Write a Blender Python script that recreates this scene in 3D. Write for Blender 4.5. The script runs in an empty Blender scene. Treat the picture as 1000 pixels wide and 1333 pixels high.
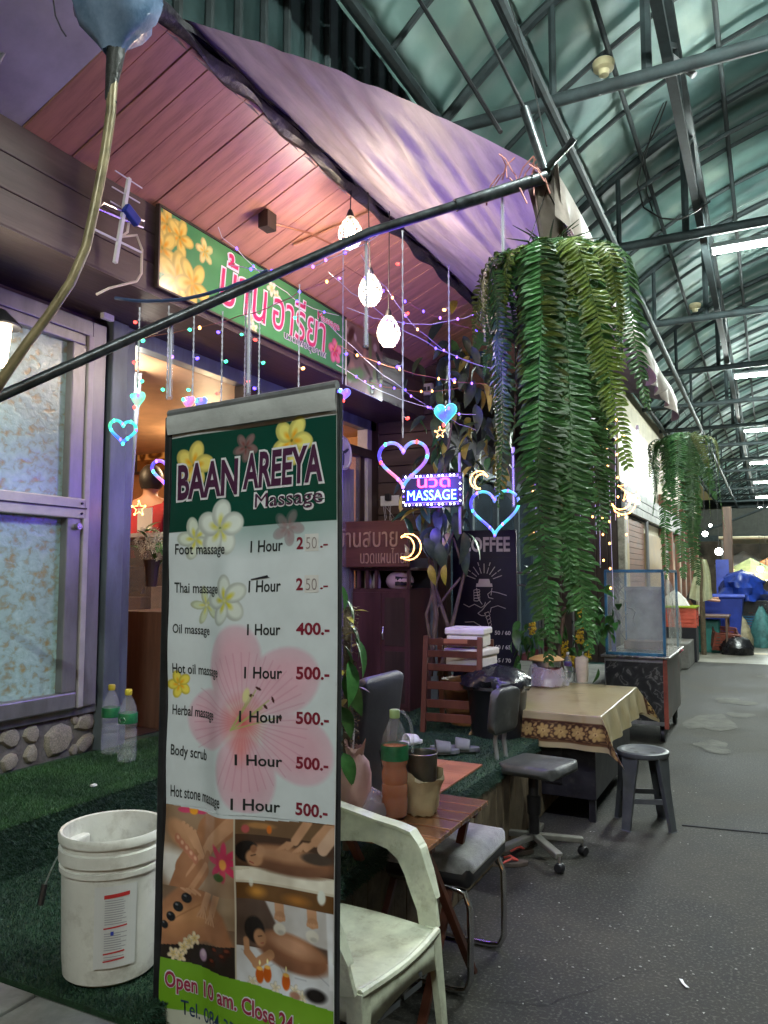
import bpy, bmesh, math, random
import numpy as np
from mathutils import Vector, Matrix

SC = bpy.context.scene
COL = SC.collection
rnd = random.Random(7)
PI = math.pi
R = math.radians

# ------------------------------------------------------------------ camera, world, exposure
CAM_H = 1.55
YAW, PITCH, FPX = R(26.6), math.atan(83.5 / 1000.0), 1000.0
cam_d = bpy.data.cameras.new('camera')
cam = bpy.data.objects.new('camera', cam_d)
COL.objects.link(cam)
cam.location = (0, 0, CAM_H)
cam.rotation_euler = (PI / 2 + PITCH, 0, YAW)
cam_d.sensor_width = 36
cam_d.lens = 36 * FPX / 1333.3
cam_d.clip_start = 0.05
cam_d.clip_end = 400
SC.camera = cam
world = bpy.data.worlds.new('World')
SC.world = world
world.use_nodes = True
wn = world.node_tree
sky = wn.nodes.new('ShaderNodeTexSky')
sky.sky_type = 'NISHITA'
sky.sun_disc = False
sky.sun_elevation = R(2)
sky.sun_rotation = R(150)
wn.links.new(sky.outputs[0], wn.nodes['Background'].inputs[0])
wn.nodes['Background'].inputs[1].default_value = 0.03
sun_d = bpy.data.lights.new('moonlight', 'SUN')
sun_d.energy = 0.02
sun_d.angle = R(0.5)
sun_d.color = (0.8, 0.88, 1)
sun = bpy.data.objects.new('moonlight', sun_d)
COL.objects.link(sun)
sun.rotation_euler = (R(50), 0, R(150))
SC.view_settings.view_transform = 'Standard'
SC.view_settings.look = 'None'
SC.view_settings.exposure = 0.75
SC.view_settings.gamma = 1
SC.view_settings.use_curve_mapping = False
SC.render.engine = 'CYCLES'
SC.cycles.use_denoising = True
SC.cycles.sample_clamp_indirect = 3.0
SC.cycles.sample_clamp_direct = 60.0
SC.cycles.max_bounces = 7
SC.cycles.transparent_max_bounces = 24
SC.cycles.caustics_reflective = False
SC.cycles.caustics_refractive = False

_cq = cam.rotation_euler.to_matrix()
def at(px, py, X=None, Y=None, Z=None, D=None):
    """Measured point of the place: where the sight line through a photo pixel meets a real plane."""
    d = _cq @ Vector((px - 500, -(py - 666.5), -FPX))
    if X is not None: k = X / d.x
    elif Y is not None: k = Y / d.y
    elif Z is not None: k = (Z - CAM_H) / d.z
    else:
        f = Vector((-math.sin(YAW), math.cos(YAW), 0))
        k = D / d.dot(f)
    return Vector((0, 0, CAM_H)) + d * k

# ------------------------------------------------------------------ object helpers
def _link(o, parent):
    COL.objects.link(o)
    if parent is not None: o.parent = parent
    return o
def thing(name, label, cat, loc=(0, 0, 0), rz=0.0, group=None):
    o = bpy.data.objects.new(name, None)
    o.empty_display_size = .1
    COL.objects.link(o)
    o.location = loc; o.rotation_euler = (0, 0, rz)
    o['label'] = label; o['category'] = cat
    if group: o['group'] = group
    return o
def tag(o, label=None, cat=None, group=None, kind=None):
    if label: o['label'] = label
    if cat: o['category'] = cat
    if group: o['group'] = group
    if kind: o['kind'] = kind
    return o
def inst(mesh, name, parent=None, loc=(0, 0, 0), rot=(0, 0, 0), sc=(1, 1, 1)):
    o = bpy.data.objects.new(name, mesh)
    _link(o, parent)
    o.location = loc; o.rotation_euler = rot; o.scale = sc
    return o
def copy_tree(o, parent=None):
    c = o.copy(); COL.objects.link(c); c.parent = parent
    for ch in list(o.children): copy_tree(ch, c)
    return c
def dup(o, loc, rz=None, label=None):
    c = copy_tree(o); c.location = loc
    if rz is not None: c.rotation_euler = (0, 0, rz)
    if label: c['label'] = label
    return c

class MB:
    def __init__(s): s.v = []; s.f = []; s.m = []; s.mi = 0
    def add(s, vs, fs):
        b = len(s.v); s.v += [tuple(p) for p in vs]
        for f in fs: s.f.append(tuple(b + i for i in f)); s.m.append(s.mi)
        return s
    def box(s, x0, x1, y0, y1, z0, z1, M=None):
        vs = [Vector(p) for p in ((x0,y0,z0),(x1,y0,z0),(x1,y1,z0),(x0,y1,z0),(x0,y0,z1),(x1,y0,z1),(x1,y1,z1),(x0,y1,z1))]
        if M is not None: vs = [M @ p for p in vs]
        return s.add(vs, [(0,3,2,1),(4,5,6,7),(0,1,5,4),(1,2,6,5),(2,3,7,6),(3,0,4,7)])
    def bar(s, a, b, w, h, up=(0, 0, 1)):
        a, b = Vector(a), Vector(b); d = b - a; L = d.length; d.normalize()
        u = Vector(up)
        if abs(d.dot(u)) > .98: u = Vector((0, 1, 0))
        r = d.cross(u).normalized(); u = r.cross(d).normalized()
        vs = [p + r * i * w / 2 + u * j * h / 2 for p in (a, b) for i, j in ((-1,-1),(1,-1),(1,1),(-1,1))]
        return s.add(vs, [(0,1,2,3),(7,6,5,4),(0,4,5,1),(1,5,6,2),(2,6,7,3),(3,7,4,0)])
    def tube(s, pts, r, n=8, cap=True, closed=False):
        pts = [Vector(p) for p in pts]; N = len(pts)
        rr = r if isinstance(r, (list, tuple)) else [r] * N
        ref = Vector((0, 0, 1)); prev = None; rings = []
        for i, p in enumerate(pts):
            if closed: d = pts[(i + 1) % N] - pts[i - 1]
            else: d = pts[min(i + 1, N - 1)] - pts[max(i - 1, 0)]
            if d.length < 1e-9: d = Vector((0, 0, 1))
            d.normalize()
            if prev is None:
                a = d.cross(ref if abs(d.z) < .95 else Vector((1, 0, 0))).normalized()
            else:
                a = prev - d * prev.dot(d)
                a = a.normalized() if a.length > 1e-6 else d.cross(Vector((1, .3, 0))).normalized()
            prev = a; b = d.cross(a)
            rings.append([p + (a * math.cos(2*PI*k/n) + b * math.sin(2*PI*k/n)) * rr[i] for k in range(n)])
        vs = [q for ring in rings for q in ring]; fs = []
        for i in range(N if closed else N - 1):
            j = (i + 1) % N
            for k in range(n):
                fs.append((i*n+k, i*n+(k+1) % n, j*n+(k+1) % n, j*n+k))
        if cap and not closed:
            fs.append(tuple(range(n - 1, -1, -1))); fs.append(tuple((N-1)*n + k for k in range(n)))
        return s.add(vs, fs)
    def lathe(s, prof, n=24, c=(0, 0, 0), cap=False, M=None, wob=0):
        vs = []; fs = []
        for (r, z) in prof:
            for k in range(n):
                a = 2*PI*k/n; q = r * (1 + (wob * math.sin(3*a + z*30) if wob else 0))
                p = Vector((q*math.cos(a), q*math.sin(a), z))
                if M is not None: p = M @ p
                vs.append(p + Vector(c))
        for i in range(len(prof) - 1):
            for k in range(n):
                fs.append((i*n+k, i*n+(k+1) % n, (i+1)*n+(k+1) % n, (i+1)*n+k))
        if cap:
            fs.append(tuple(range(n - 1, -1, -1))); fs.append(tuple((len(prof)-1)*n + k for k in range(n)))
        return s.add(vs, fs)
    def ball(s, c, r, n=10, m=7, sc=(1, 1, 1), jit=0):
        vs = []; fs = []
        for i in range(m + 1):
            t = PI * i / m
            for k in range(n):
                a = 2*PI*k/n; q = r * (1 + (rnd.uniform(-jit, jit) if jit and 0 < i < m else 0))
                vs.append((c[0] + q*sc[0]*math.sin(t)*math.cos(a), c[1] + q*sc[1]*math.sin(t)*math.sin(a), c[2] + q*sc[2]*math.cos(t)))
        for i in range(m):
            for k in range(n): fs.append((i*n+k, (i+1)*n+k, (i+1)*n+(k+1) % n, i*n+(k+1) % n))
        return s.add(vs, fs)
    def prism(s, pts2, h0, h1, M=None):
        """pts2 in local xy, extruded along local z."""
        n = len(pts2)
        vs = [Vector((x, y, h0)) for x, y in pts2] + [Vector((x, y, h1)) for x, y in pts2]
        if M is not None: vs = [M @ p for p in vs]
        return s.add(vs, [tuple(range(n - 1, -1, -1)), tuple(range(n, 2*n))] + [(i, (i+1) % n, n + (i+1) % n, n + i) for i in range(n)])
    def grid(s, nx, ny, fn, closed=False):
        vs = [fn(i / nx, j / ny) for j in range(ny + 1) for i in range(nx + 1)]
        fs = [(j*(nx+1)+i, j*(nx+1)+i+1, (j+1)*(nx+1)+i+1, (j+1)*(nx+1)+i) for j in range(ny) for i in range(nx)]
        return s.add(vs, fs)
    def mesh(s, name, mats, smooth=False, bevel=0, seg=2):
        me = bpy.data.meshes.new(name)
        me.from_pydata(s.v, [], s.f)
        if not isinstance(mats, (list, tuple)): mats = [mats]
        for m in mats: me.materials.append(m)
        if len(mats) > 1: me.polygons.foreach_set('material_index', s.m)
        if bevel or True:
            bm = bmesh.new(); bm.from_mesh(me)
            if bevel:
                bmesh.ops.remove_doubles(bm, verts=bm.verts, dist=1e-5)
                es = [e for e in bm.edges if len(e.link_faces) == 2 and e.calc_face_angle(0) > .5]
                try: bmesh.ops.bevel(bm, geom=es, offset=bevel, segments=seg, affect='EDGES', profile=.5, clamp_overlap=True)
                except Exception: pass
            if smooth: bmesh.ops.recalc_face_normals(bm, faces=bm.faces)
            bm.to_mesh(me); bm.free()
        if smooth:
            me.polygons.foreach_set('use_smooth', [True] * len(me.polygons))
            try: me.set_sharp_from_angle(angle=R(42))
            except Exception: pass
        me.update()
        return me
    def build(s, name, mats, parent=None, smooth=False, bevel=0, loc=(0, 0, 0), rot=(0, 0, 0), seg=2):
        return inst(s.mesh(name, mats, smooth, bevel, seg), name, parent, loc, rot)

def sub(o, lv=1):
    m = o.modifiers.new('sub', 'SUBSURF'); m.levels = lv; m.render_levels = lv
    return o
def solid(o, t, off=0):
    m = o.modifiers.new('solid', 'SOLIDIFY'); m.thickness = t; m.offset = off
    return o

# ------------------------------------------------------------------ materials
def lin(c):
    if isinstance(c, str):
        c = c.lstrip('#'); c = [int(c[i:i+2], 16) / 255 for i in (0, 2, 4)]
        return tuple(((x + .055) / 1.055) ** 2.4 if x > .04045 else x / 12.92 for x in c)
    return tuple(c)
def mat(name, col, rough=.6, metal=0, var=.25, scale=6, bump=0, bscale=40, col2=None, emit=None, estr=0, trans=0, alpha=1, ior=1.45, spec=.5, stretch=None, dirt=0, dirtcol=(.03, .025, .02), dscale=3, sheen=0, coat=0):
    m = bpy.data.materials.new(name); m.use_nodes = True
    nt = m.node_tree; N = nt.nodes; L = nt.links
    b = N['Principled BSDF']; c = lin(col)
    b.inputs['Roughness'].default_value = rough; b.inputs['Metallic'].default_value = metal
    b.inputs['IOR'].default_value = ior; b.inputs['Specular IOR Level'].default_value = spec
    b.inputs['Transmission Weight'].default_value = trans; b.inputs['Alpha'].default_value = alpha
    if sheen: b.inputs['Sheen Weight'].default_value = sheen
    if coat: b.inputs['Coat Weight'].default_value = coat; b.inputs['Coat Roughness'].default_value = .12
    b.inputs['Base Color'].default_value = (*c, 1)
    if var or bump or dirt:
        tc = N.new('ShaderNodeTexCoord'); mp = N.new('ShaderNodeMapping'); L.new(tc.outputs['Object'], mp.inputs[0])
        if stretch: mp.inputs['Scale'].default_value = stretch
    if var:
        nz = N.new('ShaderNodeTexNoise'); nz.inputs['Scale'].default_value = scale; nz.inputs['Detail'].default_value = 7; nz.inputs['Roughness'].default_value = .62
        L.new(mp.outputs[0], nz.inputs[0])
        rp = N.new('ShaderNodeValToRGB'); rp.color_ramp.elements[0].position = .33; rp.color_ramp.elements[1].position = .68
        lo = tuple(x * (1 - var) for x in c); hi = lin(col2) if col2 is not None else tuple(min(1, x * (1 + var)) for x in c)
        rp.color_ramp.elements[0].color = (*lo, 1); rp.color_ramp.elements[1].color = (*hi, 1)
        L.new(nz.outputs[0], rp.inputs[0]); out = rp.outputs[0]
        if dirt:
            n2 = N.new('ShaderNodeTexNoise'); n2.inputs['Scale'].default_value = dscale; n2.inputs['Detail'].default_value = 9; n2.inputs['Roughness'].default_value = .7
            L.new(mp.outputs[0], n2.inputs[0])
            r2 = N.new('ShaderNodeValToRGB'); r2.color_ramp.elements[0].position = .52; r2.color_ramp.elements[1].position = .72
            r2.color_ramp.elements[1].color = (dirt, dirt, dirt, 1)
            L.new(n2.outputs[0], r2.inputs[0])
            mx = N.new('ShaderNodeMix'); mx.data_type = 'RGBA'; L.new(r2.outputs[0], mx.inputs[0]); L.new(out, mx.inputs[6]); mx.inputs[7].default_value = (*dirtcol, 1)
            out = mx.outputs[2]
        L.new(out, b.inputs['Base Color'])
        mr = N.new('ShaderNodeMapRange'); mr.inputs[3].default_value = max(.02, rough - .12); mr.inputs[4].default_value = min(1, rough + .14)
        L.new(nz.outputs[0], mr.inputs[0]); L.new(mr.outputs[0], b.inputs['Roughness'])
    if bump:
        n3 = N.new('ShaderNodeTexNoise'); n3.inputs['Scale'].default_value = bscale; n3.inputs['Detail'].default_value = 5
        L.new(mp.outputs[0], n3.inputs[0]); bp = N.new('ShaderNodeBump'); bp.inputs['Strength'].default_value = bump; bp.inputs['Distance'].default_value = .01
        L.new(n3.outputs[0], bp.inputs['Height']); L.new(bp.outputs[0], b.inputs['Normal'])
    if emit is not None:
        b.inputs['Emission Color'].default_value = (*lin(emit), 1); b.inputs['Emission Strength'].default_value = estr
    return m
def printmat(name, rough=.35, bump=0):
    m = bpy.data.materials.new(name); m.use_nodes = True; N = m.node_tree.nodes; L = m.node_tree.links
    a = N.new('ShaderNodeAttribute'); a.attribute_name = 'ink'
    nz = N.new('ShaderNodeTexNoise'); nz.inputs['Scale'].default_value = 14; nz.inputs['Detail'].default_value = 8
    tc = N.new('ShaderNodeTexCoord'); L.new(tc.outputs['Object'], nz.inputs[0])
    mr = N.new('ShaderNodeMapRange'); mr.inputs[3].default_value = .84; mr.inputs[4].default_value = 1.06; L.new(nz.outputs[0], mr.inputs[0])
    mx = N.new('ShaderNodeMix'); mx.data_type = 'RGBA'; mx.blend_type = 'MULTIPLY'; mx.inputs[0].default_value = 1
    L.new(a.outputs['Color'], mx.inputs[6]); L.new(mr.outputs[0], mx.inputs[7])
    b = N['Principled BSDF']; L.new(mx.outputs[2], b.inputs['Base Color']); b.inputs['Roughness'].default_value = rough
    return m
def ramp_mat(name, stops, scale=3, rough=.5, emit=0, detail=4, stretch=None, dist=0, bump=0, spec=.5, metal=0, trans=0, coords='Object'):
    """Noise through a colour ramp."""
    m = bpy.data.materials.new(name); m.use_nodes = True; N = m.node_tree.nodes; L = m.node_tree.links; b = N['Principled BSDF']
    tc = N.new('ShaderNodeTexCoord'); mp = N.new('ShaderNodeMapping'); L.new(tc.outputs[coords], mp.inputs[0])
    if stretch: mp.inputs['Scale'].default_value = stretch
    nz = N.new('ShaderNodeTexNoise'); nz.inputs['Scale'].default_value = scale; nz.inputs['Detail'].default_value = detail; nz.inputs['Distortion'].default_value = dist
    L.new(mp.outputs[0], nz.inputs[0])
    rp = N.new('ShaderNodeValToRGB'); e = rp.color_ramp.elements
    while len(e) < len(stops): e.new(.5)
    for k, (p, c) in enumerate(stops): e[k].position = p; e[k].color = (*lin(c), 1)
    L.new(nz.outputs[0], rp.inputs[0]); L.new(rp.outputs[0], b.inputs['Base Color'])
    b.inputs['Roughness'].default_value = rough; b.inputs['Specular IOR Level'].default_value = spec; b.inputs['Metallic'].default_value = metal
    b.inputs['Transmission Weight'].default_value = trans
    if emit: L.new(rp.outputs[0], b.inputs['Emission Color']); b.inputs['Emission Strength'].default_value = emit
    if bump:
        bp = N.new('ShaderNodeBump'); bp.inputs['Strength'].default_value = bump; bp.inputs['Distance'].default_value = .01
        L.new(nz.outputs[0], bp.inputs['Height']); L.new(bp.outputs[0], b.inputs['Normal'])
    return m
def thin_clear(name, col=(1, 1, 1), amount=.25, rough=.08):
    """Thin clear plastic or glass sheet: mostly see-through with gloss."""
    m = bpy.data.materials.new(name); m.use_nodes = True; N = m.node_tree.nodes; L = m.node_tree.links
    b = N['Principled BSDF']; b.inputs['Base Color'].default_value = (*lin(col), 1); b.inputs['Roughness'].default_value = rough
    t = N.new('ShaderNodeBsdfTransparent'); mx = N.new('ShaderNodeMixShader')
    nz = N.new('ShaderNodeTexNoise'); nz.inputs['Scale'].default_value = 9; nz.inputs['Detail'].default_value = 5
    tc = N.new('ShaderNodeTexCoord'); L.new(tc.outputs['Object'], nz.inputs[0])
    mr = N.new('ShaderNodeMapRange'); mr.inputs[3].default_value = amount * .4; mr.inputs[4].default_value = min(1, amount * 1.6); L.new(nz.outputs[0], mr.inputs[0])
    bp = N.new('ShaderNodeBump'); bp.inputs['Strength'].default_value = .25; bp.inputs['Distance'].default_value = .01; L.new(nz.outputs[0], bp.inputs['Height']); L.new(bp.outputs[0], b.inputs['Normal'])
    L.new(mr.outputs[0], mx.inputs[0]); L.new(t.outputs[0], mx.inputs[1]); L.new(b.outputs[0], mx.inputs[2])
    L.new(mx.outputs[0], N['Material Output'].inputs[0])
    return m
def leafmat(name, c1, c2, rough=.42, scale=30):
    m = ramp_mat(name, [(.3, c1), (.7, c2)], scale=scale, rough=rough, detail=3)
    N = m.node_tree.nodes; L = m.node_tree.links; b = N['Principled BSDF']
    oi = N.new('ShaderNodeObjectInfo'); hs = N.new('ShaderNodeHueSaturation')
    src = b.inputs['Base Color'].links[0].from_socket
    a = N.new('ShaderNodeMapRange'); a.inputs[3].default_value = .65; a.inputs[4].default_value = 1.45; L.new(oi.outputs['Random'], a.inputs[0]); L.new(a.outputs[0], hs.inputs['Value'])
    h = N.new('ShaderNodeMapRange'); h.inputs[3].default_value = .485; h.inputs[4].default_value = .51; L.new(oi.outputs['Random'], h.inputs[0]); L.new(h.outputs[0], hs.inputs['Hue'])
    L.new(src, hs.inputs['Color']); L.new(hs.outputs[0], b.inputs['Base Color'])
    b.inputs['Subsurface Weight'].default_value = 0
    tr = N.new('ShaderNodeBsdfTranslucent'); L.new(hs.outputs[0], tr.inputs[0]); mx = N.new('ShaderNodeMixShader'); mx.inputs[0].default_value = .22
    L.new(b.outputs[0], mx.inputs[1]); L.new(tr.outputs[0], mx.inputs[2]); L.new(mx.outputs[0], N['Material Output'].inputs[0])
    return m

M = {}
M['asphalt'] = None
M['white_plastic'] = mat('white_plastic', (.60, .59, .54), .42, var=.12, scale=6, bump=.08, bscale=40, dirt=.55, dirtcol=(.22, .19, .14), dscale=11)
M['cream_plastic'] = mat('cream_plastic', (.46, .49, .37), .36, var=.22, scale=9, bump=.05, bscale=60, dirt=.75, dirtcol=(.20, .18, .12), dscale=14)
M['black_plastic'] = mat('black_plastic', (.012, .012, .014), .38, var=.3, scale=9)
M['grey_plastic'] = mat('grey_plastic', (.055, .06, .065), .4, var=.2, scale=9, dirt=.4, dirtcol=(.12, .12, .11), dscale=12)
M['black_metal'] = mat('black_metal', (.02, .02, .022), .42, .3, var=.4, scale=14)
M['steel'] = mat('steel', (.5, .5, .5), .28, 1, var=.15, scale=12)
M['chrome'] = mat('chrome', (.7, .7, .72), .14, 1, var=.1, scale=20)
M['pole_metal'] = mat('pole_metal', (.075, .085, .09), .34, .7, var=.5, scale=18, dirt=.4, dirtcol=(.1, .05, .03))
M['truss'] = mat('truss', (.022, .034, .036), .72, 0, var=.45, scale=7)
M['alu'] = mat('alu', (.26, .265, .27), .4, .55, var=.25, scale=6, stretch=(1, 1, .3), dirt=.55, dirtcol=(.1, .085, .07), dscale=5)
M['alu_blue'] = mat('alu_blue', (.15, .19, .21), .42, .4, var=.3, scale=6, stretch=(1, 1, .3), dirt=.5, dirtcol=(.06, .05, .04), dscale=5)
M['alu_light'] = mat('alu_light', (.42, .41, .40), .45, .2, var=.15, scale=8)
M['dark_wood'] = mat('dark_wood', (.042, .026, .02), .5, var=.45, scale=9, stretch=(1, 1, .12), bump=.15, bscale=60)
M['siding'] = mat('siding', (.075, .05, .042), .52, var=.4, scale=7, stretch=(1, .12, 1), bump=.3, bscale=50, dirt=.4, dirtcol=(.12, .09, .08), dscale=6)
M['siding_x'] = mat('siding_x', (.085, .055, .045), .55, var=.4, scale=7, stretch=(.12, 1, 1), bump=.3, bscale=50)
M['ceil_wood'] = mat('ceil_wood', (.47, .23, .155), .36, var=.3, scale=5, stretch=(.5, 4, .5), bump=.08, bscale=30, dirt=.3, dirtcol=(.08, .03, .03), dscale=5)
M['red_wood'] = mat('red_wood', (.10, .032, .018), .42, var=.4, scale=9, stretch=(1, 1, .15), bump=.12, bscale=50)
M['table_wood'] = mat('table_wood', (.20, .085, .035), .25, var=.4, scale=10, stretch=(.12, 1, 1), coat=.4)
M['mat_wood'] = mat('mat_wood', (.34, .14, .075), .4, var=.3, scale=7, stretch=(.3, 1, 1))
M['cab_wood'] = mat('cab_wood', (.12, .07, .048), .45, var=.55, scale=8, stretch=(1, 1, .1))
M['purple_wood'] = mat('purple_wood', (.07, .028, .03), .4, var=.4, scale=8, stretch=(1, 1, .15))
M['sign_wood'] = mat('sign_wood', (.13, .05, .04), .45, var=.35, scale=8, stretch=(.15, 1, 1), bump=.1)
M['concrete'] = mat('concrete', (.17, .165, .15), .75, var=.3, scale=4, bump=.4, bscale=60, dirt=.5)
M['tile'] = mat('tile', (.20, .20, .19), .5, var=.35, scale=8, bump=.2, bscale=50, dirt=.5)
M['stone'] = mat('stone', (.30, .27, .21), .55, var=.45, scale=11, bump=.5, bscale=35, dirt=.5, dirtcol=(.1, .09, .07))
M['mortar'] = mat('mortar', (.12, .11, .10), .85, var=.3, scale=20, bump=.5)
M['turf_base'] = mat('turf_base', (.012, .04, .015), .9, var=.5, scale=25, bump=.8, bscale=160)
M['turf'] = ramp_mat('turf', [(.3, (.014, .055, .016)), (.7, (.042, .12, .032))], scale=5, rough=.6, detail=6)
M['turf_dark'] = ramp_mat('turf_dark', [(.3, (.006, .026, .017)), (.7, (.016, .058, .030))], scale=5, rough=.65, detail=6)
M['tarp'] = mat('tarp', (.40, .355, .35), .5, var=.3, scale=3, bump=.3, bscale=9, stretch=(3, .6, 3), dirt=.5, dirtcol=(.16, .12, .14), dscale=4)
M['valance'] = mat('valance', (.27, .23, .20), .45, var=.35, scale=6, bump=.25, bscale=20)
M['fern'] = leafmat('fern_leaf', (.022, .078, .02), (.065, .165, .045))
M['fern_old'] = leafmat('fern_leaf_old', (.06, .10, .015), (.14, .19, .03))
M['fern_dead'] = leafmat('fern_leaf_dead', (.10, .06, .02), (.2, .13, .05), .7)
M['leaf'] = leafmat('broad_leaf', (.025, .09, .02), (.06, .17, .04), .35)
M['leaf_dark'] = leafmat('dark_leaf', (.03, .055, .03), (.07, .11, .05), .45)
M['leaf_yellow'] = leafmat('yellow_leaf', (.25, .22, .03), (.4, .36, .06), .45)
M['stem'] = mat('stem', (.10, .075, .045), .7, var=.4, scale=15, bump=.3)
M['moss'] = mat('dry_moss', (.16, .12, .07), .9, var=.6, scale=40, bump=.8, bscale=80)
M['paper'] = mat('paper', (.62, .55, .42), .7, var=.12, scale=12, bump=.2)
M['white'] = mat('white_paint', (.7, .7, .7), .5, var=.08)
M['foam'] = mat('foam', (.68, .66, .60), .6, var=.12, scale=6, bump=.2, bscale=90)
M['blue_plastic'] = mat('blue_plastic', (.02, .045, .30), .4, var=.25)
M['blue_paint'] = mat('blue_paint', (.03, .13, .24), .45, .2, var=.35, scale=12, dirt=.4)
M['red_plastic'] = mat('red_plastic', (.5, .07, .05), .4, var=.2)
M['pink_plastic'] = mat('pink_plastic', (.75, .16, .22), .4, var=.1)
M['lime_plastic'] = mat('lime_plastic', (.35, .5, .04), .4, var=.2)
M['teal_plastic'] = mat('teal_plastic', (.02, .16, .14), .4, var=.2)
M['leatherette'] = mat('leatherette', (.055, .06, .068), .42, var=.3, scale=16, bump=.15, bscale=200, dirt=.25, dirtcol=(.1, .1, .1), dscale=14)
M['fuzzy'] = mat('dusty_cushion', (.18, .18, .18), .8, var=.45, scale=22, bump=.4, bscale=240, sheen=.8)
M['skin'] = mat('skin', (.42, .22, .14), .5, var=.08)
M['hair'] = mat('hair', (.012, .01, .009), .5, var=.3, scale=60)
M['red_cloth'] = mat('red_cloth', (.33, .02, .03), .8, var=.2, bump=.2)
M['grey_cloth'] = mat('grey_cloth', (.12, .12, .13), .85, var=.2, bump=.2)
M['jeans'] = mat('jeans', (.04, .06, .12), .85, var=.2)
M['wire_white'] = mat('clear_wire', (.55, .55, .58), .4, var=0)
M['wire_black'] = mat('black_wire', (.012, .012, .012), .5, var=0)
M['wire_copper'] = mat('copper_wire', (.25, .10, .06), .4, .4, var=0)
M['clear'] = thin_clear('clear_plastic', (.85, .88, .9), .13)
M['clear_bag'] = thin_clear('plastic_bag', (.8, .78, .85), .30, .2)
M['glass'] = thin_clear('glass', (.6, .65, .68), .18, .04)
M['bluelight'] = mat('led_blue', (.1, .05, .9), .4, var=0, emit=(.09, .05, 1), estr=5)
M['violet'] = mat('led_violet', (.3, .1, .9), .4, var=0, emit=(.30, .10, 1), estr=4)
M['redlight'] = mat('led_red', (.9, .05, .03), .4, var=0, emit=(1, .05, .04), estr=4)
M['greenlight'] = mat('led_green', (.05, .8, .4), .4, var=0, emit=(.05, 1, .45), estr=3)
M['amberlight'] = mat('led_amber', (1, .5, .1), .4, var=0, emit=(1, .42, .10), estr=6)
M['whitelight'] = mat('led_white', (1, 1, 1), .4, var=0, emit=(.8, .85, 1), estr=10)
M['warmbulb'] = mat('warm_bulb', (1, .9, .7), .4, var=0, emit=(1, .80, .58), estr=55)
M['tube'] = mat('fluorescent_tube', (1, 1, 1), .4, var=0, emit=(.90, 1, .95), estr=620)
M['dark'] = mat('dark_void', (.012, .012, .016), .8, var=.3)
M['teal_paint'] = mat('teal_paint', (.05, .11, .10), .5, var=.3, scale=4, dirt=.3)
M['yellow_paint'] = mat('yellow_paint', (.45, .42, .08), .5, var=.2)
M['beige_wall'] = mat('beige_wall', (.40, .35, .24), .7, var=.2, scale=3, dirt=.3)
M['brick_board'] = mat('brick_board', (.17, .075, .045), .6, var=.3, scale=9, stretch=(1, .2, 1))

# ------------------------------------------------------------------ text and print
def text_mesh(body, bold=0.0, ext=0.0, name='lettering', res=3):
    cu = bpy.data.curves.new('t', 'FONT'); cu.body = body; cu.size = 1; cu.offset = bold; cu.extrude = ext; cu.resolution_u = res
    o = bpy.data.objects.new('t', cu); COL.objects.link(o)
    dg = bpy.context.evaluated_depsgraph_get()
    me = bpy.data.meshes.new_from_object(o.evaluated_get(dg))
    bpy.data.objects.remove(o); bpy.data.curves.remove(cu)
    me.name = name; me.materials.clear()
    return me
def fit_text(body, x0, x1, y0, y1, fn, m, parent, bold=0.0, ext=0.0, z=0.0, name='lettering', pad=0.0, depth=0.002, shear=0):
    """Text stretched into the rectangle x0..x1, y0..y1 then carried onto a surface by fn(x, y, z)."""
    me = text_mesh(body, bold, 1.0 if ext else 0, name)
    n = len(me.vertices); co = np.empty(n * 3); me.vertices.foreach_get('co', co); co = co.reshape(-1, 3)
    mn, mx = co.min(0), co.max(0)
    for k in range(n):
        a = (co[k, 0] - mn[0]) / (mx[0] - mn[0]); b = (co[k, 1] - mn[1]) / (mx[1] - mn[1])
        xx = x0 - pad + a * (x1 - x0 + 2*pad); yy = y0 - pad + b * (y1 - y0 + 2*pad)
        w = z + ((co[k, 2]) * ext if ext else 0)
        me.vertices[k].co = fn(xx + shear * b, yy, w)
    me.materials.append(m)
    return inst(me, name, parent)

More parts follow.
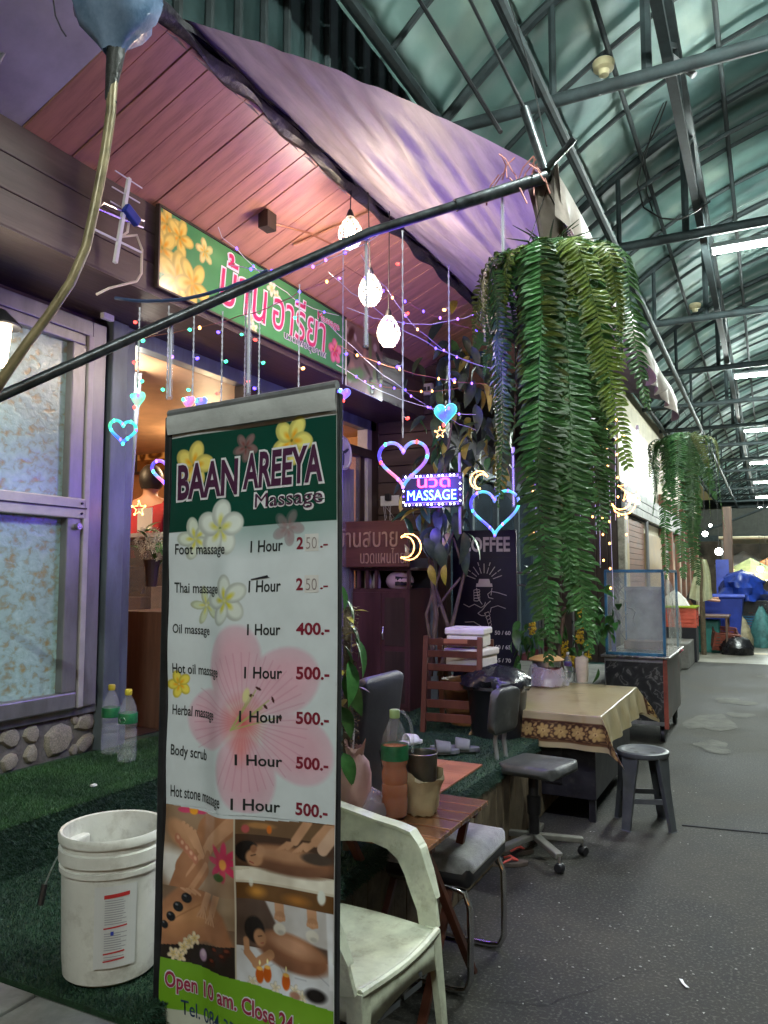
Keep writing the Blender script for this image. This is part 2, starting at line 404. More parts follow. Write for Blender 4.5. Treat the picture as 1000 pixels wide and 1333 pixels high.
class Canvas:
    def __init__(s, w, h, nx, ny, bg):
        s.w, s.h, s.nx, s.ny = w, h, nx, ny
        x = np.linspace(0, w, nx + 1); y = np.linspace(0, h, ny + 1)
        s.X, s.Y = np.meshgrid(x, y)
        s.a = np.ones((ny + 1, nx + 1, 3)) * np.array(bg)
    def blend(s, mask, col): 
        mask = np.clip(mask, 0, 1)[..., None]; s.a = s.a * (1 - mask) + np.array(col) / 1.0 * mask
    def ell(s, cx, cy, rx, ry, col, rot=0, soft=.15, alpha=1, clip=None, shade=None):
        dx, dy = s.X - cx, s.Y - cy; c, q = math.cos(rot), math.sin(rot)
        u = (dx * c + dy * q) / rx; v = (-dx * q + dy * c) / ry
        d = np.sqrt(u*u + v*v); m = np.clip((1 - d) / soft, 0, 1) * alpha
        if clip is not None: m = m * clip
        if shade is not None:
            t = np.clip(.5 + .5 * v, 0, 1)[..., None]; cc = np.array(col) * (1 - t) + np.array(shade) * t
            mk = np.clip(m, 0, 1)[..., None]; s.a = s.a * (1 - mk) + cc * mk
        else: s.blend(m, col)
    def poly(s, pts, col, soft=.003, alpha=1, clip=None):
        n = len(pts); ins = np.zeros(s.X.shape, bool); dist = np.full(s.X.shape, 1e9)
        for i in range(n):
            x1, y1 = pts[i]; x2, y2 = pts[(i + 1) % n]
            cond = ((y1 > s.Y) != (y2 > s.Y)) & (s.X < (x2 - x1) * (s.Y - y1) / ((y2 - y1) or 1e-9) + x1)
            ins ^= cond
            dx, dy = x2 - x1, y2 - y1; t = np.clip(((s.X - x1) * dx + (s.Y - y1) * dy) / (dx*dx + dy*dy + 1e-12), 0, 1)
            dist = np.minimum(dist, np.hypot(s.X - x1 - t*dx, s.Y - y1 - t*dy))
        m = np.clip(.5 + np.where(ins, dist, -dist) / soft, 0, 1) * alpha
        if clip is not None: m = m * clip
        s.blend(m, col)
    def line(s, pts, wd, col, alpha=1, clip=None, w2=None):
        dist = np.full(s.X.shape, 1e9); n = len(pts)
        for i in range(n - 1):
            x1, y1 = pts[i]; x2, y2 = pts[i + 1]
            a = wd if w2 is None else wd + (w2 - wd) * i / max(1, n - 2)
            dx, dy = x2 - x1, y2 - y1; t = np.clip(((s.X - x1) * dx + (s.Y - y1) * dy) / (dx*dx + dy*dy + 1e-12), 0, 1)
            dist = np.minimum(dist, np.hypot(s.X - x1 - t*dx, s.Y - y1 - t*dy) - a / 2)
        m = np.clip(.5 - dist / (s.w / s.nx * 1.2), 0, 1) * alpha
        if clip is not None: m = m * clip
        s.blend(m, col)
    def rect(s, x0, x1, y0, y1): return ((s.X >= x0) & (s.X <= x1) & (s.Y >= y0) & (s.Y <= y1)).astype(float)
    def flower(s, cx, cy, r, c_in, c_out, n=5, rot=0, alpha=1, wid=.42):
        for k in range(n):
            a = rot + 2*PI*k/n; px, py = cx + math.cos(a)*r*.55, cy + math.sin(a)*r*.55
            s.ell(px, py, r*.52, r*wid*.8, [c*.82 for c in c_out], a + .15, .1, alpha)
            s.ell(px + .05*r, py, r*.46, r*wid*.66, c_out, a + .1, .35, alpha)
            s.ell(cx + math.cos(a)*r*.28, cy + math.sin(a)*r*.28, r*.32, r*wid*.32, c_in, a, .9, alpha * .9)
    def mesh(s, name, fn, m):
        vs = [fn(float(s.X[j, i]), float(s.Y[j, i]), 0) for j in range(s.ny + 1) for i in range(s.nx + 1)]
        n1 = s.nx + 1
        ii, jj = np.meshgrid(np.arange(s.nx), np.arange(s.ny)); b = (jj * n1 + ii).ravel()
        fs = np.stack([b, b + n1, b + n1 + 1, b + 1], 1)
        me = bpy.data.meshes.new(name); me.from_pydata(vs, [], fs.tolist())
        at_ = me.color_attributes.new('ink', 'FLOAT_COLOR', 'POINT')
        c = np.clip(s.a, 0, 1); c = np.where(c > .04045, ((c + .055) / 1.055) ** 2.4, c / 12.92)
        full = np.concatenate([c.reshape(-1, 3), np.ones((n1 * (s.ny + 1), 1))], 1).astype('f')
        at_.data.foreach_set('color', full.ravel()); me.materials.append(m)
        me.polygons.foreach_set('use_smooth', [True] * len(me.polygons)); me.update()
        return me
# ================================================================== SETTING: ground, road, steps
def road_mat():
    m = bpy.data.materials.new('asphalt'); m.use_nodes = True; N = m.node_tree.nodes; L = m.node_tree.links; b = N['Principled BSDF']
    tc = N.new('ShaderNodeTexCoord')
    n1 = N.new('ShaderNodeTexNoise'); n1.inputs['Scale'].default_value = .8; n1.inputs['Detail'].default_value = 9; n1.inputs['Roughness'].default_value = .65; L.new(tc.outputs['Object'], n1.inputs[0])
    r1 = N.new('ShaderNodeValToRGB'); e = r1.color_ramp.elements; e[0].position = .40; e[0].color = (.005, .005, .0045, 1); e[1].position = .60; e[1].color = (.036, .033, .025, 1)
    b.inputs['Specular IOR Level'].default_value = .35; L.new(n1.outputs[0], r1.inputs[0])
    n2 = N.new('ShaderNodeTexNoise'); n2.inputs['Scale'].default_value = 75; n2.inputs['Detail'].default_value = 5; L.new(tc.outputs['Object'], n2.inputs[0])
    r2 = N.new('ShaderNodeValToRGB'); e = r2.color_ramp.elements; e[0].position = .53; e[0].color = (0, 0, 0, 1); e[1].position = .70; e[1].color = (.55, .55, .55, 1); L.new(n2.outputs[0], r2.inputs[0])
    mx = N.new('ShaderNodeMix'); mx.data_type = 'RGBA'; L.new(r2.outputs[0], mx.inputs[0]); L.new(r1.outputs[0], mx.inputs[6]); mx.inputs[7].default_value = (.13, .125, .105, 1)
    n3 = N.new('ShaderNodeTexNoise'); n3.inputs['Scale'].default_value = 5; n3.inputs['Detail'].default_value = 8; L.new(tc.outputs['Object'], n3.inputs[0])
    r3 = N.new('ShaderNodeValToRGB'); e = r3.color_ramp.elements; e[0].position = .58; e[0].color = (0, 0, 0, 1); e[1].position = .75; e[1].color = (.6, .6, .6, 1); L.new(n3.outputs[0], r3.inputs[0])
    m2 = N.new('ShaderNodeMix'); m2.data_type = 'RGBA'; L.new(r3.outputs[0], m2.inputs[0]); L.new(mx.outputs[2], m2.inputs[6]); m2.inputs[7].default_value = (.013, .012, .012, 1)
    L.new(m2.outputs[2], b.inputs['Base Color'])
    mr = N.new('ShaderNodeMapRange'); mr.inputs[3].default_value = .5; mr.inputs[4].default_value = .95; L.new(n1.outputs[0], mr.inputs[0]); L.new(mr.outputs[0], b.inputs['Roughness'])
    bp = N.new('ShaderNodeBump'); bp.inputs['Strength'].default_value = .45; bp.inputs['Distance'].default_value = .008
    nf = N.new('ShaderNodeTexNoise'); nf.inputs['Scale'].default_value = 210; nf.inputs['Detail'].default_value = 8; nf.inputs['Roughness'].default_value = .8; L.new(tc.outputs['Object'], nf.inputs[0]); L.new(nf.outputs[0], bp.inputs['Height']); L.new(bp.outputs[0], b.inputs['Normal'])
    return m
M['asphalt'] = road_mat()
M['far_concrete'] = mat('far_concrete', (.20, .19, .155), .45, var=.4, scale=1.2, bump=.3, bscale=70, dirt=.5)
M['wet'] = mat('wet_patch', (.075, .073, .06), .7, var=.6, scale=6, bump=.8, bscale=40, spec=.25)

mb = MB(); mb.grid(30, 60, lambda u, v: (-60 + u*120, -40 + v*200, -.02)); tag(mb.build('ground', M['concrete']), kind='structure')
mb = MB(); mb.box(-1.9, 4.9, -6, 15.2, -.015, 0); tag(mb.build('road', M['asphalt']), kind='structure')
mb = MB(); mb.box(-1.9, 4.9, 15.2, 60, -.015, .004); tag(mb.build('market_floor', M['far_concrete']), kind='structure')
# cracks wandering over the asphalt
cr_ = random.Random(77); ck_ = MB()
for (x, y, a, n) in ((.1, 3.0, 1.2, 34), (-.5, 4.4, .3, 26), (.5, 6.6, 2.0, 40), (-.2, 8.0, -.6, 24), (.9, 4.4, 1.9, 30), (-.9, 1.9, .8, 22)):
    for k in range(n):
        a += cr_.gauss(0, .35); x2, y2 = x + .06*math.cos(a), y + .06*math.sin(a); w_ = cr_.uniform(.0005, .0017); nx_, ny_ = -math.sin(a)*w_, math.cos(a)*w_
        ck_.add([(x - nx_, y - ny_, .0035), (x2 - nx_, y2 - ny_, .0035), (x2 + nx_, y2 + ny_, .0035), (x + nx_, y + ny_, .0035)], [(0, 1, 2, 3)]); x, y = x2, y2
tag(ck_.build('road_crack', M['dark']), kind='structure')
# expansion joint across the road, a thin recessed tar line
mb = MB(); mb.bar((-.55, 5.25, .003), (4.6, 5.95, .003), .022, .004); tag(mb.build('road_joint', M['dark']), kind='structure')
def blob(cx, cy, rx, ry, n=26, z=.004, seed=1, skew=0):
    r_ = random.Random(seed); ph = [r_.uniform(0, 6.28) for _ in range(4)]
    pts = []
    for k in range(n):
        a = 2*PI*k/n; q = 1 + .22*math.sin(2*a+ph[0]) + .15*math.sin(3*a+ph[1]) + .09*math.sin(5*a+ph[2]) + .05*math.sin(9*a+ph[3])
        pts.append((cx + rx*q*math.cos(a) + skew*math.sin(a), cy + ry*q*math.sin(a), z))
    m_ = MB(); m_.add(pts, [tuple(range(n))]); return m_
for cx, cy, rx, ry, sd in ((-.62, 9.0, .20, .6, 3), (-.45, 10.6, .22, .25, 9), (-.52, 7.75, .16, .25, 5), (-.35, 9.6, .12, .2, 8), (.1, 13.4, .3, .3, 12)):
    tag(blob(cx, cy, rx, ry, seed=sd).build('puddle', M['wet']), kind='structure')
# litter
r_ = random.Random(4); mb = MB()
for _ in range(120):
    x, y = r_.uniform(-1.3, 1.2), r_.uniform(2.2, 6.5); s_ = r_.uniform(.002, .006); a = r_.uniform(0, 6)
    mb.add([(x + s_*math.cos(a), y + s_*math.sin(a), .004), (x - s_*math.sin(a), y + s_*math.cos(a)*.6, .006), (x - s_*math.cos(a), y - s_*math.sin(a), .003), (x + s_*math.sin(a), y - s_*.5*math.cos(a), .007)], [(0, 1, 2, 3)])
for _ in range(110):
    x, y = -.55 + r_.gauss(0, .35), 3.3 + r_.gauss(0, .4); s_ = r_.uniform(.0015, .0045)
    mb.ball((x, y, .003), s_, 5, 3, (1.5, 1, .5))
tag(mb.build('litter', mat('litter_chips', (.32, .32, .29), .7, var=.5, scale=8)), kind='stuff')
for x, y, a in ((-.42, 2.83, .3), (-.35, 3.25, 2.1), (-.05, 2.9, 1.2), (-.62, 2.35, 2.6)):
    mb = MB(); mb.prism([(-.03, -.006), (0, -.002), (.03, -.008), (.034, .004), (0, .008), (-.028, .006)], 0, .002)
    tag(mb.build('paper_scrap', M['white'], loc=(x, y, .004), rot=(.1, 0, a)), 'scrap of white paper on the asphalt, ' + {-.42: 'right of the chrome chair legs', -.35: 'further up the lane from the chrome chair legs', -.05: 'farthest right in the open lane', -.62: 'nearest the front leg of the cream armchair'}[x], 'litter', 'paper scraps on the asphalt')

# raised step along the shop: lower level z .5, upper ledge z .68
PX = -1.40
step = tag(MB().box(-6.2, PX, 1.44, 9.6, -.01, .485).build('raised_step', M['concrete']), kind='structure')
wb = MB()
y = 1.46; k = 0; plank = MB().box(0, .018, 0, .112, .01, .455).mesh('plank', M['stem'], bevel=.003)
while y < 6.9:
    inst(plank, 'plank', step, (PX + rnd.uniform(0, .004), y, rnd.uniform(-.01, .004))); y += .116
tag(MB().box(-6.2, PX + .02, 1.44, 7.3, .485, .5).build('turf_base', M['turf_base']), kind='structure')
tag(MB().box(-6.2, -2.40, -2.0, 4.2, -.005, .68).build('upper_step', M['turf_base']), kind='structure')
tag(MB().box(-2.40, PX + .02, -3, 1.44, -.005, .47).build('lower_landing', M['concrete']), kind='structure')
tl = bpy.data.objects['lower_landing']
tile = MB().box(0, .292, 0, .292, 0, .02).mesh('tile', M['tile'], bevel=.004)
for i in range(3):
    for j in range(5): inst(tile, 'tile', tl, (-2.30 + i*.3, 1.14 - j*.3, .472 + rnd.uniform(-.001, .002)), (rnd.uniform(-.004, .004), rnd.uniform(-.004, .004), 0))
tag(MB().box(-6.2, -2.0, 7.3, 11.6, .0, .30).build('teal_step', M['teal_paint']), kind='structure')
tag(MB().box(-2.03, -1.99, 7.3, 11.6, .29, .315).build('step_edge', M['yellow_paint']), kind='structure')

def blades(n, x0, x1, y0, y1, z, h, m, name, seed, side=None):
    r = np.random.default_rng(seed)
    x = r.uniform(x0, x1, n); yy = r.uniform(y0, y1, n); zz = np.full(n, z if side is None else 0.)
    hh = h * r.uniform(.5, 1.2, n); a = r.uniform(0, 2*np.pi, n); w = .0016 * r.uniform(.7, 1.4, n)
    lx, ly = r.normal(0, .45, n) * hh, r.normal(0, .45, n) * hh
    ux, uz = np.zeros(n), np.ones(n)
    if side == 'x':   # growing out of a vertical face
        zz = r.uniform(z[0], z[1], n); x = np.full(n, x0)
        tip = np.stack([x + hh, yy + ly, zz + lx - .3*hh], 1)
    else: tip = np.stack([x + lx, yy + ly, zz + hh], 1)
    dx, dy = np.cos(a) * w, np.sin(a) * w
    p0 = np.stack([x - (dx if side is None else 0), yy - dy, zz - (0 if side is None else dx)], 1); p1 = np.stack([x + (dx if side is None else 0), yy + dy, zz + (0 if side is None else dx)], 1)
    v = np.stack([p0, p1, tip], 1).reshape(-1, 3)
    me = bpy.data.meshes.new(name); me.vertices.add(3*n); me.vertices.foreach_set('co', v.ravel().astype('f'))
    me.loops.add(3*n); me.loops.foreach_set('vertex_index', np.arange(3*n, dtype='i'))
    me.polygons.add(n); me.polygons.foreach_set('loop_start', np.arange(0, 3*n, 3, dtype='i'))
    me.update(calc_edges=True); me.materials.append(m)
    o = inst(me, name); tag(o, kind='stuff'); return o
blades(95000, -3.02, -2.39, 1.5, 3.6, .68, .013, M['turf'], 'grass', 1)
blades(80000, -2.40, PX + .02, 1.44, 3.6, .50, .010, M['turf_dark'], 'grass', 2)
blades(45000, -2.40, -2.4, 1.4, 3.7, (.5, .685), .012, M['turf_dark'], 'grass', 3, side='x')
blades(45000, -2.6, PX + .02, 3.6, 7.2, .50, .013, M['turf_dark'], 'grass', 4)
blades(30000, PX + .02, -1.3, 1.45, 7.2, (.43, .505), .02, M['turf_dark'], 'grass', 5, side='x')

# ================================================================== MASSAGE SHOP FRONT
WX, FX = -3.05, -2.58
shop = thing('massage_shop', 'brown timber massage shop front with marbled glass window and open doorway left of the street', 'shop', (WX, 3, .5))
so = Vector((WX, 3, .5))
def sp(mb, name, m, **k):
    """shop part, given in world coordinates"""
    return mb.build(name, m, shop, loc=-so, **k)
# plinth of stones under the window
pl = sp(MB().box(WX - .1, WX - .02, .4, 2.88, .5, .875), 'plinth', M['mortar'])
def stone_mesh(seed):
    r = random.Random(seed); n = 9; pts = []
    for k in range(n):
        a = 2*PI*k/n; q = r.uniform(.8, 1.08); pts.append((math.cos(a)*q, math.sin(a)*q))
    m_ = MB(); vs = []; rings = ((1, 0), (.97, .45), (.75, .85), (.3, 1))
    for s_, h in rings: vs += [(h, x*s_, y*s_) for x, y in pts]
    fs = [(i*n+k, i*n+(k+1) % n, (i+1)*n+(k+1) % n, (i+1)*n+k) for i in range(3) for k in range(n)] + [tuple(3*n + k for k in range(n))]
    return m_.add(vs, fs).mesh('stone', M['stone'], smooth=True)
sm = [stone_mesh(s_) for s_ in range(7)]
yy = .5; row = 0; r_ = random.Random(11)
while yy < 2.84:
    big = r_.random() < .45
    if big:
        h = r_.uniform(.075, .088); w_ = r_.uniform(.085, .11)
        inst(r_.choice(sm), 'stone', pl, (WX - .03, yy + w_, .78 + r_.uniform(-.01, .012)), (r_.uniform(-.4, .4), 0, 0), (.035, w_, h)); yy += 2*w_ + .006
        inst(r_.choice(sm), 'stone', pl, (WX - .03, yy + .0, .705), (r_.uniform(0, 6), 0, 0), (.025, .03, .028)); inst(r_.choice(sm), 'stone', pl, (WX - .03, yy, .85), (r_.uniform(0, 6), 0, 0), (.025, .028, .024))
    else:
        w_ = r_.uniform(.045, .065)
        for zz, h in ((.728, .045), (.822, .048)):
            inst(r_.choice(sm), 'stone', pl, (WX - .03, yy + w_, zz + r_.uniform(-.008, .008)), (r_.uniform(-.5, .5), 0, 0), (.03, w_*r_.uniform(.85, 1.05), h)); 
        yy += 2*w_ + .008
# window: outer frame, two sashes, marbled panes
M['marbled'] = ramp_mat('marbled_glass', [(.30, (.30, .25, .12)), (.42, (.27, .35, .27)), (.50, (.29, .43, .39)), (.75, (.38, .53, .50))], scale=24, rough=.22, detail=15, dist=.35, bump=.35, stretch=(1, 1, 1.3))
win = sp(MB().box(WX - .06, WX + .0, .3, 2.86, .875, .915), 'window', M['alu'])
W = lambda m_, n, t, **k: m_.build(n, t, win, **k)
W(MB().box(WX - .05, WX + .02, 2.75, 2.84, .915, 2.84), 'outer_frame', M['alu'], bevel=.004)
W(MB().box(WX - .05, WX + .02, .3, 2.75, 2.76, 2.84), 'outer_frame', M['alu'], bevel=.004)
W(MB().box(WX - .04, WX + .035, 2.615, 2.70, .995, 2.70), 'stile', M['alu'], bevel=.006)
W(MB().box(WX - .03, WX + .045, 2.705, 2.74, .916, 2.755), 'stile', M['alu_light'], bevel=.005)
W(MB().box(WX - .035, WX + .03, .3, 2.70, 2.70, 2.755), 'top_rail', M['alu'], bevel=.006)
W(MB().box(WX - .035, WX + .04, .3, 2.70, .916, .995), 'bottom_rail', M['alu'], bevel=.008)
W(MB().box(WX - .035, WX + .045, .3, 2.72, 1.83, 1.93), 'middle_rail', M['alu_light'], bevel=.006)
W(MB().box(WX - .036, WX + .05, .3, 2.72, 1.878, 1.884), 'groove', M['black_metal'])
for zz in (1.855, 1.905): W(MB().tube([(WX + .044, 2.69, zz), (WX + .052, 2.69, zz)], .006, 8), 'screw', M['black_metal'])
W(MB().tube([(WX + .03, 2.67, 1.79), (WX + .06, 2.67, 1.79)], .016, 12), 'knob', M['steel'])
W(MB().box(WX - .02, WX - .008, .3, 2.615, .995, 1.83), 'pane', M['marbled'])
W(MB().box(WX - .02, WX - .008, .3, 2.615, 1.93, 2.70), 'pane', M['marbled'])
sp(MB().box(WX - .08, WX - .055, .0, 2.86, .875, 2.9), 'wall', M['siding'])
# posts either side of the doorway
sp(MB().box(WX - .08, WX + .04, 2.865, 2.975, .68, 2.885), 'post', M['alu_blue'], bevel=.006)
sp(MB().box(WX - .08, WX + .02, 2.98, 3.045, .68, 2.885), 'post', M['alu_blue'], bevel=.005)
for y0, y1, m_ in ((4.02, 4.13, 'dark_wood'), (4.18, 4.25, 'alu_blue'), (4.95, 5.02, 'dark_wood'), (5.72, 5.80, 'alu_light')):
    sp(MB().box(WX - .07, WX + .03, y0, y1, .5, 2.80), 'post', M[m_], bevel=.005)
sp(MB().box(WX - .07, WX + .02, 3.05, 5.9, 2.80, 2.885), 'door_head', M['alu_blue'], bevel=.004)
sp(MB().box(WX - .05, WX + .05, 4.13, 5.8, 2.55, 2.62), 'transom', M['dark_wood'], bevel=.004)
sp(MB().box(WX - .07, WX + .02, 5.80, 5.94, .5, 2.885), 'wall', M['dark_wood'])
dr = sp(MB().box(WX - .03, WX + .0, 4.25, 4.95, .55, 2.55), 'door', M['glass'])
for y0, y1 in ((4.26, 4.32), (4.88, 4.94)): MB().box(WX - .035, WX + .012, y0, y1, .52, 2.55).build('stile', M['alu_blue'], dr)
dr2 = sp(MB().box(WX - .03, WX + .0, 5.03, 5.70, .55, 2.55), 'door', M['glass'])
for y0, y1 in ((5.03, 5.09), (5.63, 5.70)): MB().box(WX - .035, WX + .012, y0, y1, .52, 2.55).build('stile', M['dark_wood'], dr2)
# lace curtain behind the far door
cu = MB(); cu.grid(60, 14, lambda u, v: (WX - .08 + .018*math.sin(u*60 + v), 5.04 + u*.64, .7 + v*1.75))
sp(cu, 'curtain', mat('lace_curtain', (.16, .14, .17), .8, var=.4, scale=30, stretch=(1, 1, .1)), smooth=True)
# fascia boards and soffit
fb = MB().box(0, .03, -3.0, 0, 0, .142)
for k in range(3):
    z0 = 2.893 + k*.1475
    sp(MB().box(FX - .025 - .004*k, FX - .004*k, -.6, 5.92, z0, z0 + .143), 'fascia_board', M['siding'], bevel=.005)
sp(MB().box(FX - .05, FX - .028, -.6, 5.92, 2.895, 3.33), 'fascia_backing', M['dark'])
sp(MB().box(WX - .1, FX + .0, -.6, 5.92, 2.886, 2.892), 'soffit', M['siding'])
# sloping timber ceiling out to the edge beam
XA, ZA, XB, ZB = -2.60, 3.33, -1.94, 3.62
ca = math.atan2(ZB - ZA, XB - XA); cl = math.hypot(XB - XA, ZB - ZA)
pm = [MB().box(0, cl, .0018, .1182 - .0, 0, .012).mesh('ceiling_plank', M['ceil_wood'], bevel=.002) for _ in range(1)][0]
ceil = sp(MB().add([(XA, 1.96, ZA + .022), (XB, 1.96, ZB + .022), (XB, 7.1, ZB + .022), (XA, 7.1, ZA + .022)], [(0, 1, 2, 3)]), 'ceiling', M['dark'])
y = 1.97
while y < 7.05:
    inst(pm, 'ceiling_plank', ceil, (XA, y, ZA + rnd.uniform(-.003, .003)), (rnd.uniform(-.006, .006), -ca, rnd.uniform(-.003, .003)), (1 + rnd.uniform(-.012, .012), 1, 1)); y += .12
# joint strip part way along (a board joint that catches the light)
MB().bar((XA + .25, 3.55, ZA + .09), (XB, 3.72, ZB - .012), .03, .008).build('batten', M['ceil_wood'], ceil)
MB().box(-2.33, -2.27, 3.18, 3.26, 3.37, 3.46).build('vent', M['dark_wood'], ceil)
MB().tube([(-2.3, 3.26, 3.42), (-2.22, 3.5, 3.45), (-2.15, 3.75, 3.44)], .006, 6).build('conduit', M['wire_copper'], ceil)
bm_ = MB(); 
def rag(u, v): return (XB + .03 + .03*math.cos(v*2*PI) + .01*math.sin(u*90 + v*9), 1.7 + u*5.5, ZB - .015 + .035*math.sin(v*2*PI) + .012*math.sin(u*70 + 4*v))
bm_.grid(150, 8, rag); sp(bm_, 'edge_beam', mat('tarred_beam', (.018, .017, .02), .5, var=.5, scale=12, bump=.6, bscale=30), smooth=True)
# dirty canvas rim where ceiling ends (ragged pale strip)
sp(MB().grid(60, 2, lambda u, v: (XB - .015 + .02*v, 1.95 + u*1.5 + .01*v, ZB - .03 - .02*v*abs(math.sin(u*30)))), 'torn_edging', M['valance'])
# plain grey plaster ceiling continuing this side of the planks, with its curved pipe
gr = MB(); gr.grid(8, 8, lambda u, v: (XA + u*(XB - XA + .03), -.6 + v*2.565, ZA + .005 + u*(ZB - ZA))); sp(gr, 'plaster_ceiling', mat('grey_plaster', (.42, .42, .44), .7, var=.25, scale=3))
sp(MB().tube([at(-20, 110, D=2.6), at(10, 60, D=2.62), at(40, 20, D=2.66), at(75, -25, D=2.7)], .008, 8), 'pipe', M['alu'])
# end wall, siding boards
ew = sp(MB().box(WX, -2.45, 5.99, 6.03, .5, 3.55), 'end_wall', M['dark'])
z = .52
while z < 3.4:
    MB().box(WX, -2.45, 5.962, 5.985, z, z + .135).build('siding_board', M['siding_x'], ew, bevel=.004); z += .142
MB().box(-2.47, -2.40, 5.94, 6.05, .5, 3.6).build('corner_post', M['dark_wood'], ew)
# interior room
rm = mat('room_wood', (.42, .20, .09), .6, var=.25, scale=4)
it = MB(); it.box(-6.2, -6.15, 2.2, 6.0, .5, 2.95); it.box(-6.2, WX - .09, 6.0, 6.04, .5, 2.95); it.box(-6.2, WX - .09, 2.16, 2.2, .5, 2.95); sp(it, 'room_wall', rm)
sp(MB().box(-6.2, WX - .06, 2.2, 6.0, 2.80, 2.84), 'room_ceiling', mat('room_ceiling', (.50, .30, .17), .5, var=.15))
sp(MB().box(-6.2, WX - .06, 3.0, 6.0, .56, .685), 'room_floor', M['dark_wood'])
# upper storey wall above the awning
uw = sp(MB().box(-2.16, -2.12, -.6, 11.5, 3.70, 5.3), 'upper_wall', mat('green_tin', (.035, .07, .07), .5, .3, var=.4, scale=4))
y = -.5
while y < 11.4:
    MB().tube([(-2.11, y, 3.7), (-2.11, y, 5.3)], .022, 6).build('rib', M['truss'], uw); y += .2

# ================================================================== SECOND SHOP further down the street
s2 = thing('neighbour_shop', 'far shop with beige lintel, red brick-board door panel and tan door beyond the cart', 'shop', (-1.9, 12, 0))
o2 = Vector((-1.9, 12, 0)); q2 = lambda mb, n, m, **k: mb.build(n, m, s2, loc=-o2, **k)
q2(MB().box(-3.2, -1.95, 11.55, 11.62, 0, 4.2), 'side_wall', M['dark_wood'])
for k in range(6): q2(MB().box(-2.95 + k*.17, -2.80 + k*.17, 11.53, 11.55, .3, 2.5), 'panel_board', M['dark_wood'], bevel=.004)
q2(MB().box(-2.1, -1.98, 11.62, 26, 0, 5), 'wall', M['beige_wall'])
q2(MB().box(-1.96, -1.86, 11.5, 11.72, 0, 2.5), 'column', M['stone'], bevel=.01)
q2(MB().box(-1.97, -1.90, 11.78, 12.15, .2, 2.48), 'door', mat('tan_door', (.33, .24, .10), .5, var=.2), bevel=.006)
bp_ = q2(MB().box(-1.975, -1.955, 12.2, 13.9, .2, 2.48), 'brick_panel', M['dark'])
z = .2
while z < 2.42: MB().box(-1.955, -1.925, 12.2, 13.9, z, z + .085).build('board', M['brick_board'], bp_, bevel=.004); z += .09
q2(MB().tube([(-1.88, 13.95, 0), (-1.88, 13.95, 2.5)], .03, 8), 'pipe', M['alu'])
q2(MB().box(-1.97, -1.90, 14.1, 16.1, .2, 2.3), 'door', mat('tan_door_far', (.30, .21, .11), .5, var=.2), bevel=.006)
lt = q2(MB().box(-1.97, -1.9, 11.5, 19.5, 2.5, 2.92), 'lintel', M['dark'])
bk = MB().box(0, .05, 0, .56, 0, .125).mesh('block', mat('pale_block', (.30, .30, .28), .6, var=.2, scale=5), bevel=.006)
for j in range(3):
    for i in range(14): inst(bk, 'block', lt, (-1.9 + rnd.uniform(0, .006), 11.5 + i*.57 + (j % 2)*.2, 2.51 + j*.135))
q2(MB().box(-1.98, -1.93, 11.6, 15.5, 2.95, 4.0), 'signboard', mat('cream_board', (.36, .32, .20), .5, var=.15))
for k in range(7): q2(MB().box(-1.96, -1.86, 16.3 + k*1.3, 16.5 + k*1.3, 0, 3.2), 'pilaster', M['brick_board'], bevel=.01)
for k in range(6): q2(MB().box(-1.975, -1.93, 16.56 + k*1.3, 17.5 + k*1.3, .2, 2.3), 'shutter', M['alu'], bevel=.004)
# recessed frontage between the two shops
s3 = thing('recessed_shopfront', 'dark recessed shop front with glass doors behind the fern and coffee board', 'shop', (WX, 8, 0))
o3 = Vector((WX, 8, 0)); q3 = lambda mb, n, m, **k: mb.build(n, m, s3, loc=-o3, **k)
q3(MB().box(WX - .12, WX - .05, 6.04, 11.6, .0, 4.2), 'wall', mat('plum_wall', (.035, .025, .04), .6, var=.4, scale=2))
for k, y in enumerate((6.6, 7.45, 8.3, 9.2, 10.1, 11.0)):
    q3(MB().box(WX - .05, WX + .03, y, y + .07, .3, 2.75), 'mullion', M['alu_blue'], bevel=.004)
    if k < 5: q3(MB().box(WX - .03, WX - .015, y + .07, y + .84, .5, 2.7), 'pane', mat('dark_pane', (.03, .05, .07), .08, var=.5, scale=2))
q3(MB().box(WX - .05, WX + .03, 6.1, 11.5, .3, .5), 'kick_panel', mat('maroon_kick', (.10, .02, .03), .5))
q3(MB().box(WX - .05, WX + .04, 6.1, 11.5, 2.7, 2.8), 'head_rail', M['alu_blue'])
q3(MB().box(WX - .1, -1.95, 7.1, 11.6, 3.55, 3.6), 'canopy', M['dark_wood'])

# ================================================================== OPPOSITE SIDE (right of the frame)
s4 = thing('opposite_shops', 'closed shops with grey roller shutters along the right side of the arcade', 'shop', (5, 8, 0))
for k in range(11):
    y0 = -6 + k*5.0
    f = MB().box(.0, .3, y0 - 8 + 0, y0 - 8 + .5, 0, 4.6).build('pier', M['beige_wall'], s4)
    sh = MB()
    for j in range(24): sh.tube([(.2, y0 - 7.5, .1 + j*.12), (.2, y0 - 3.1, .1 + j*.12)], .055, 6)
    sh.build('shutter', M['alu'], s4)
    MB().box(.1, .3, y0 - 7.5, y0 - 3, 3.0, 4.6).build('header', M['truss'], s4)

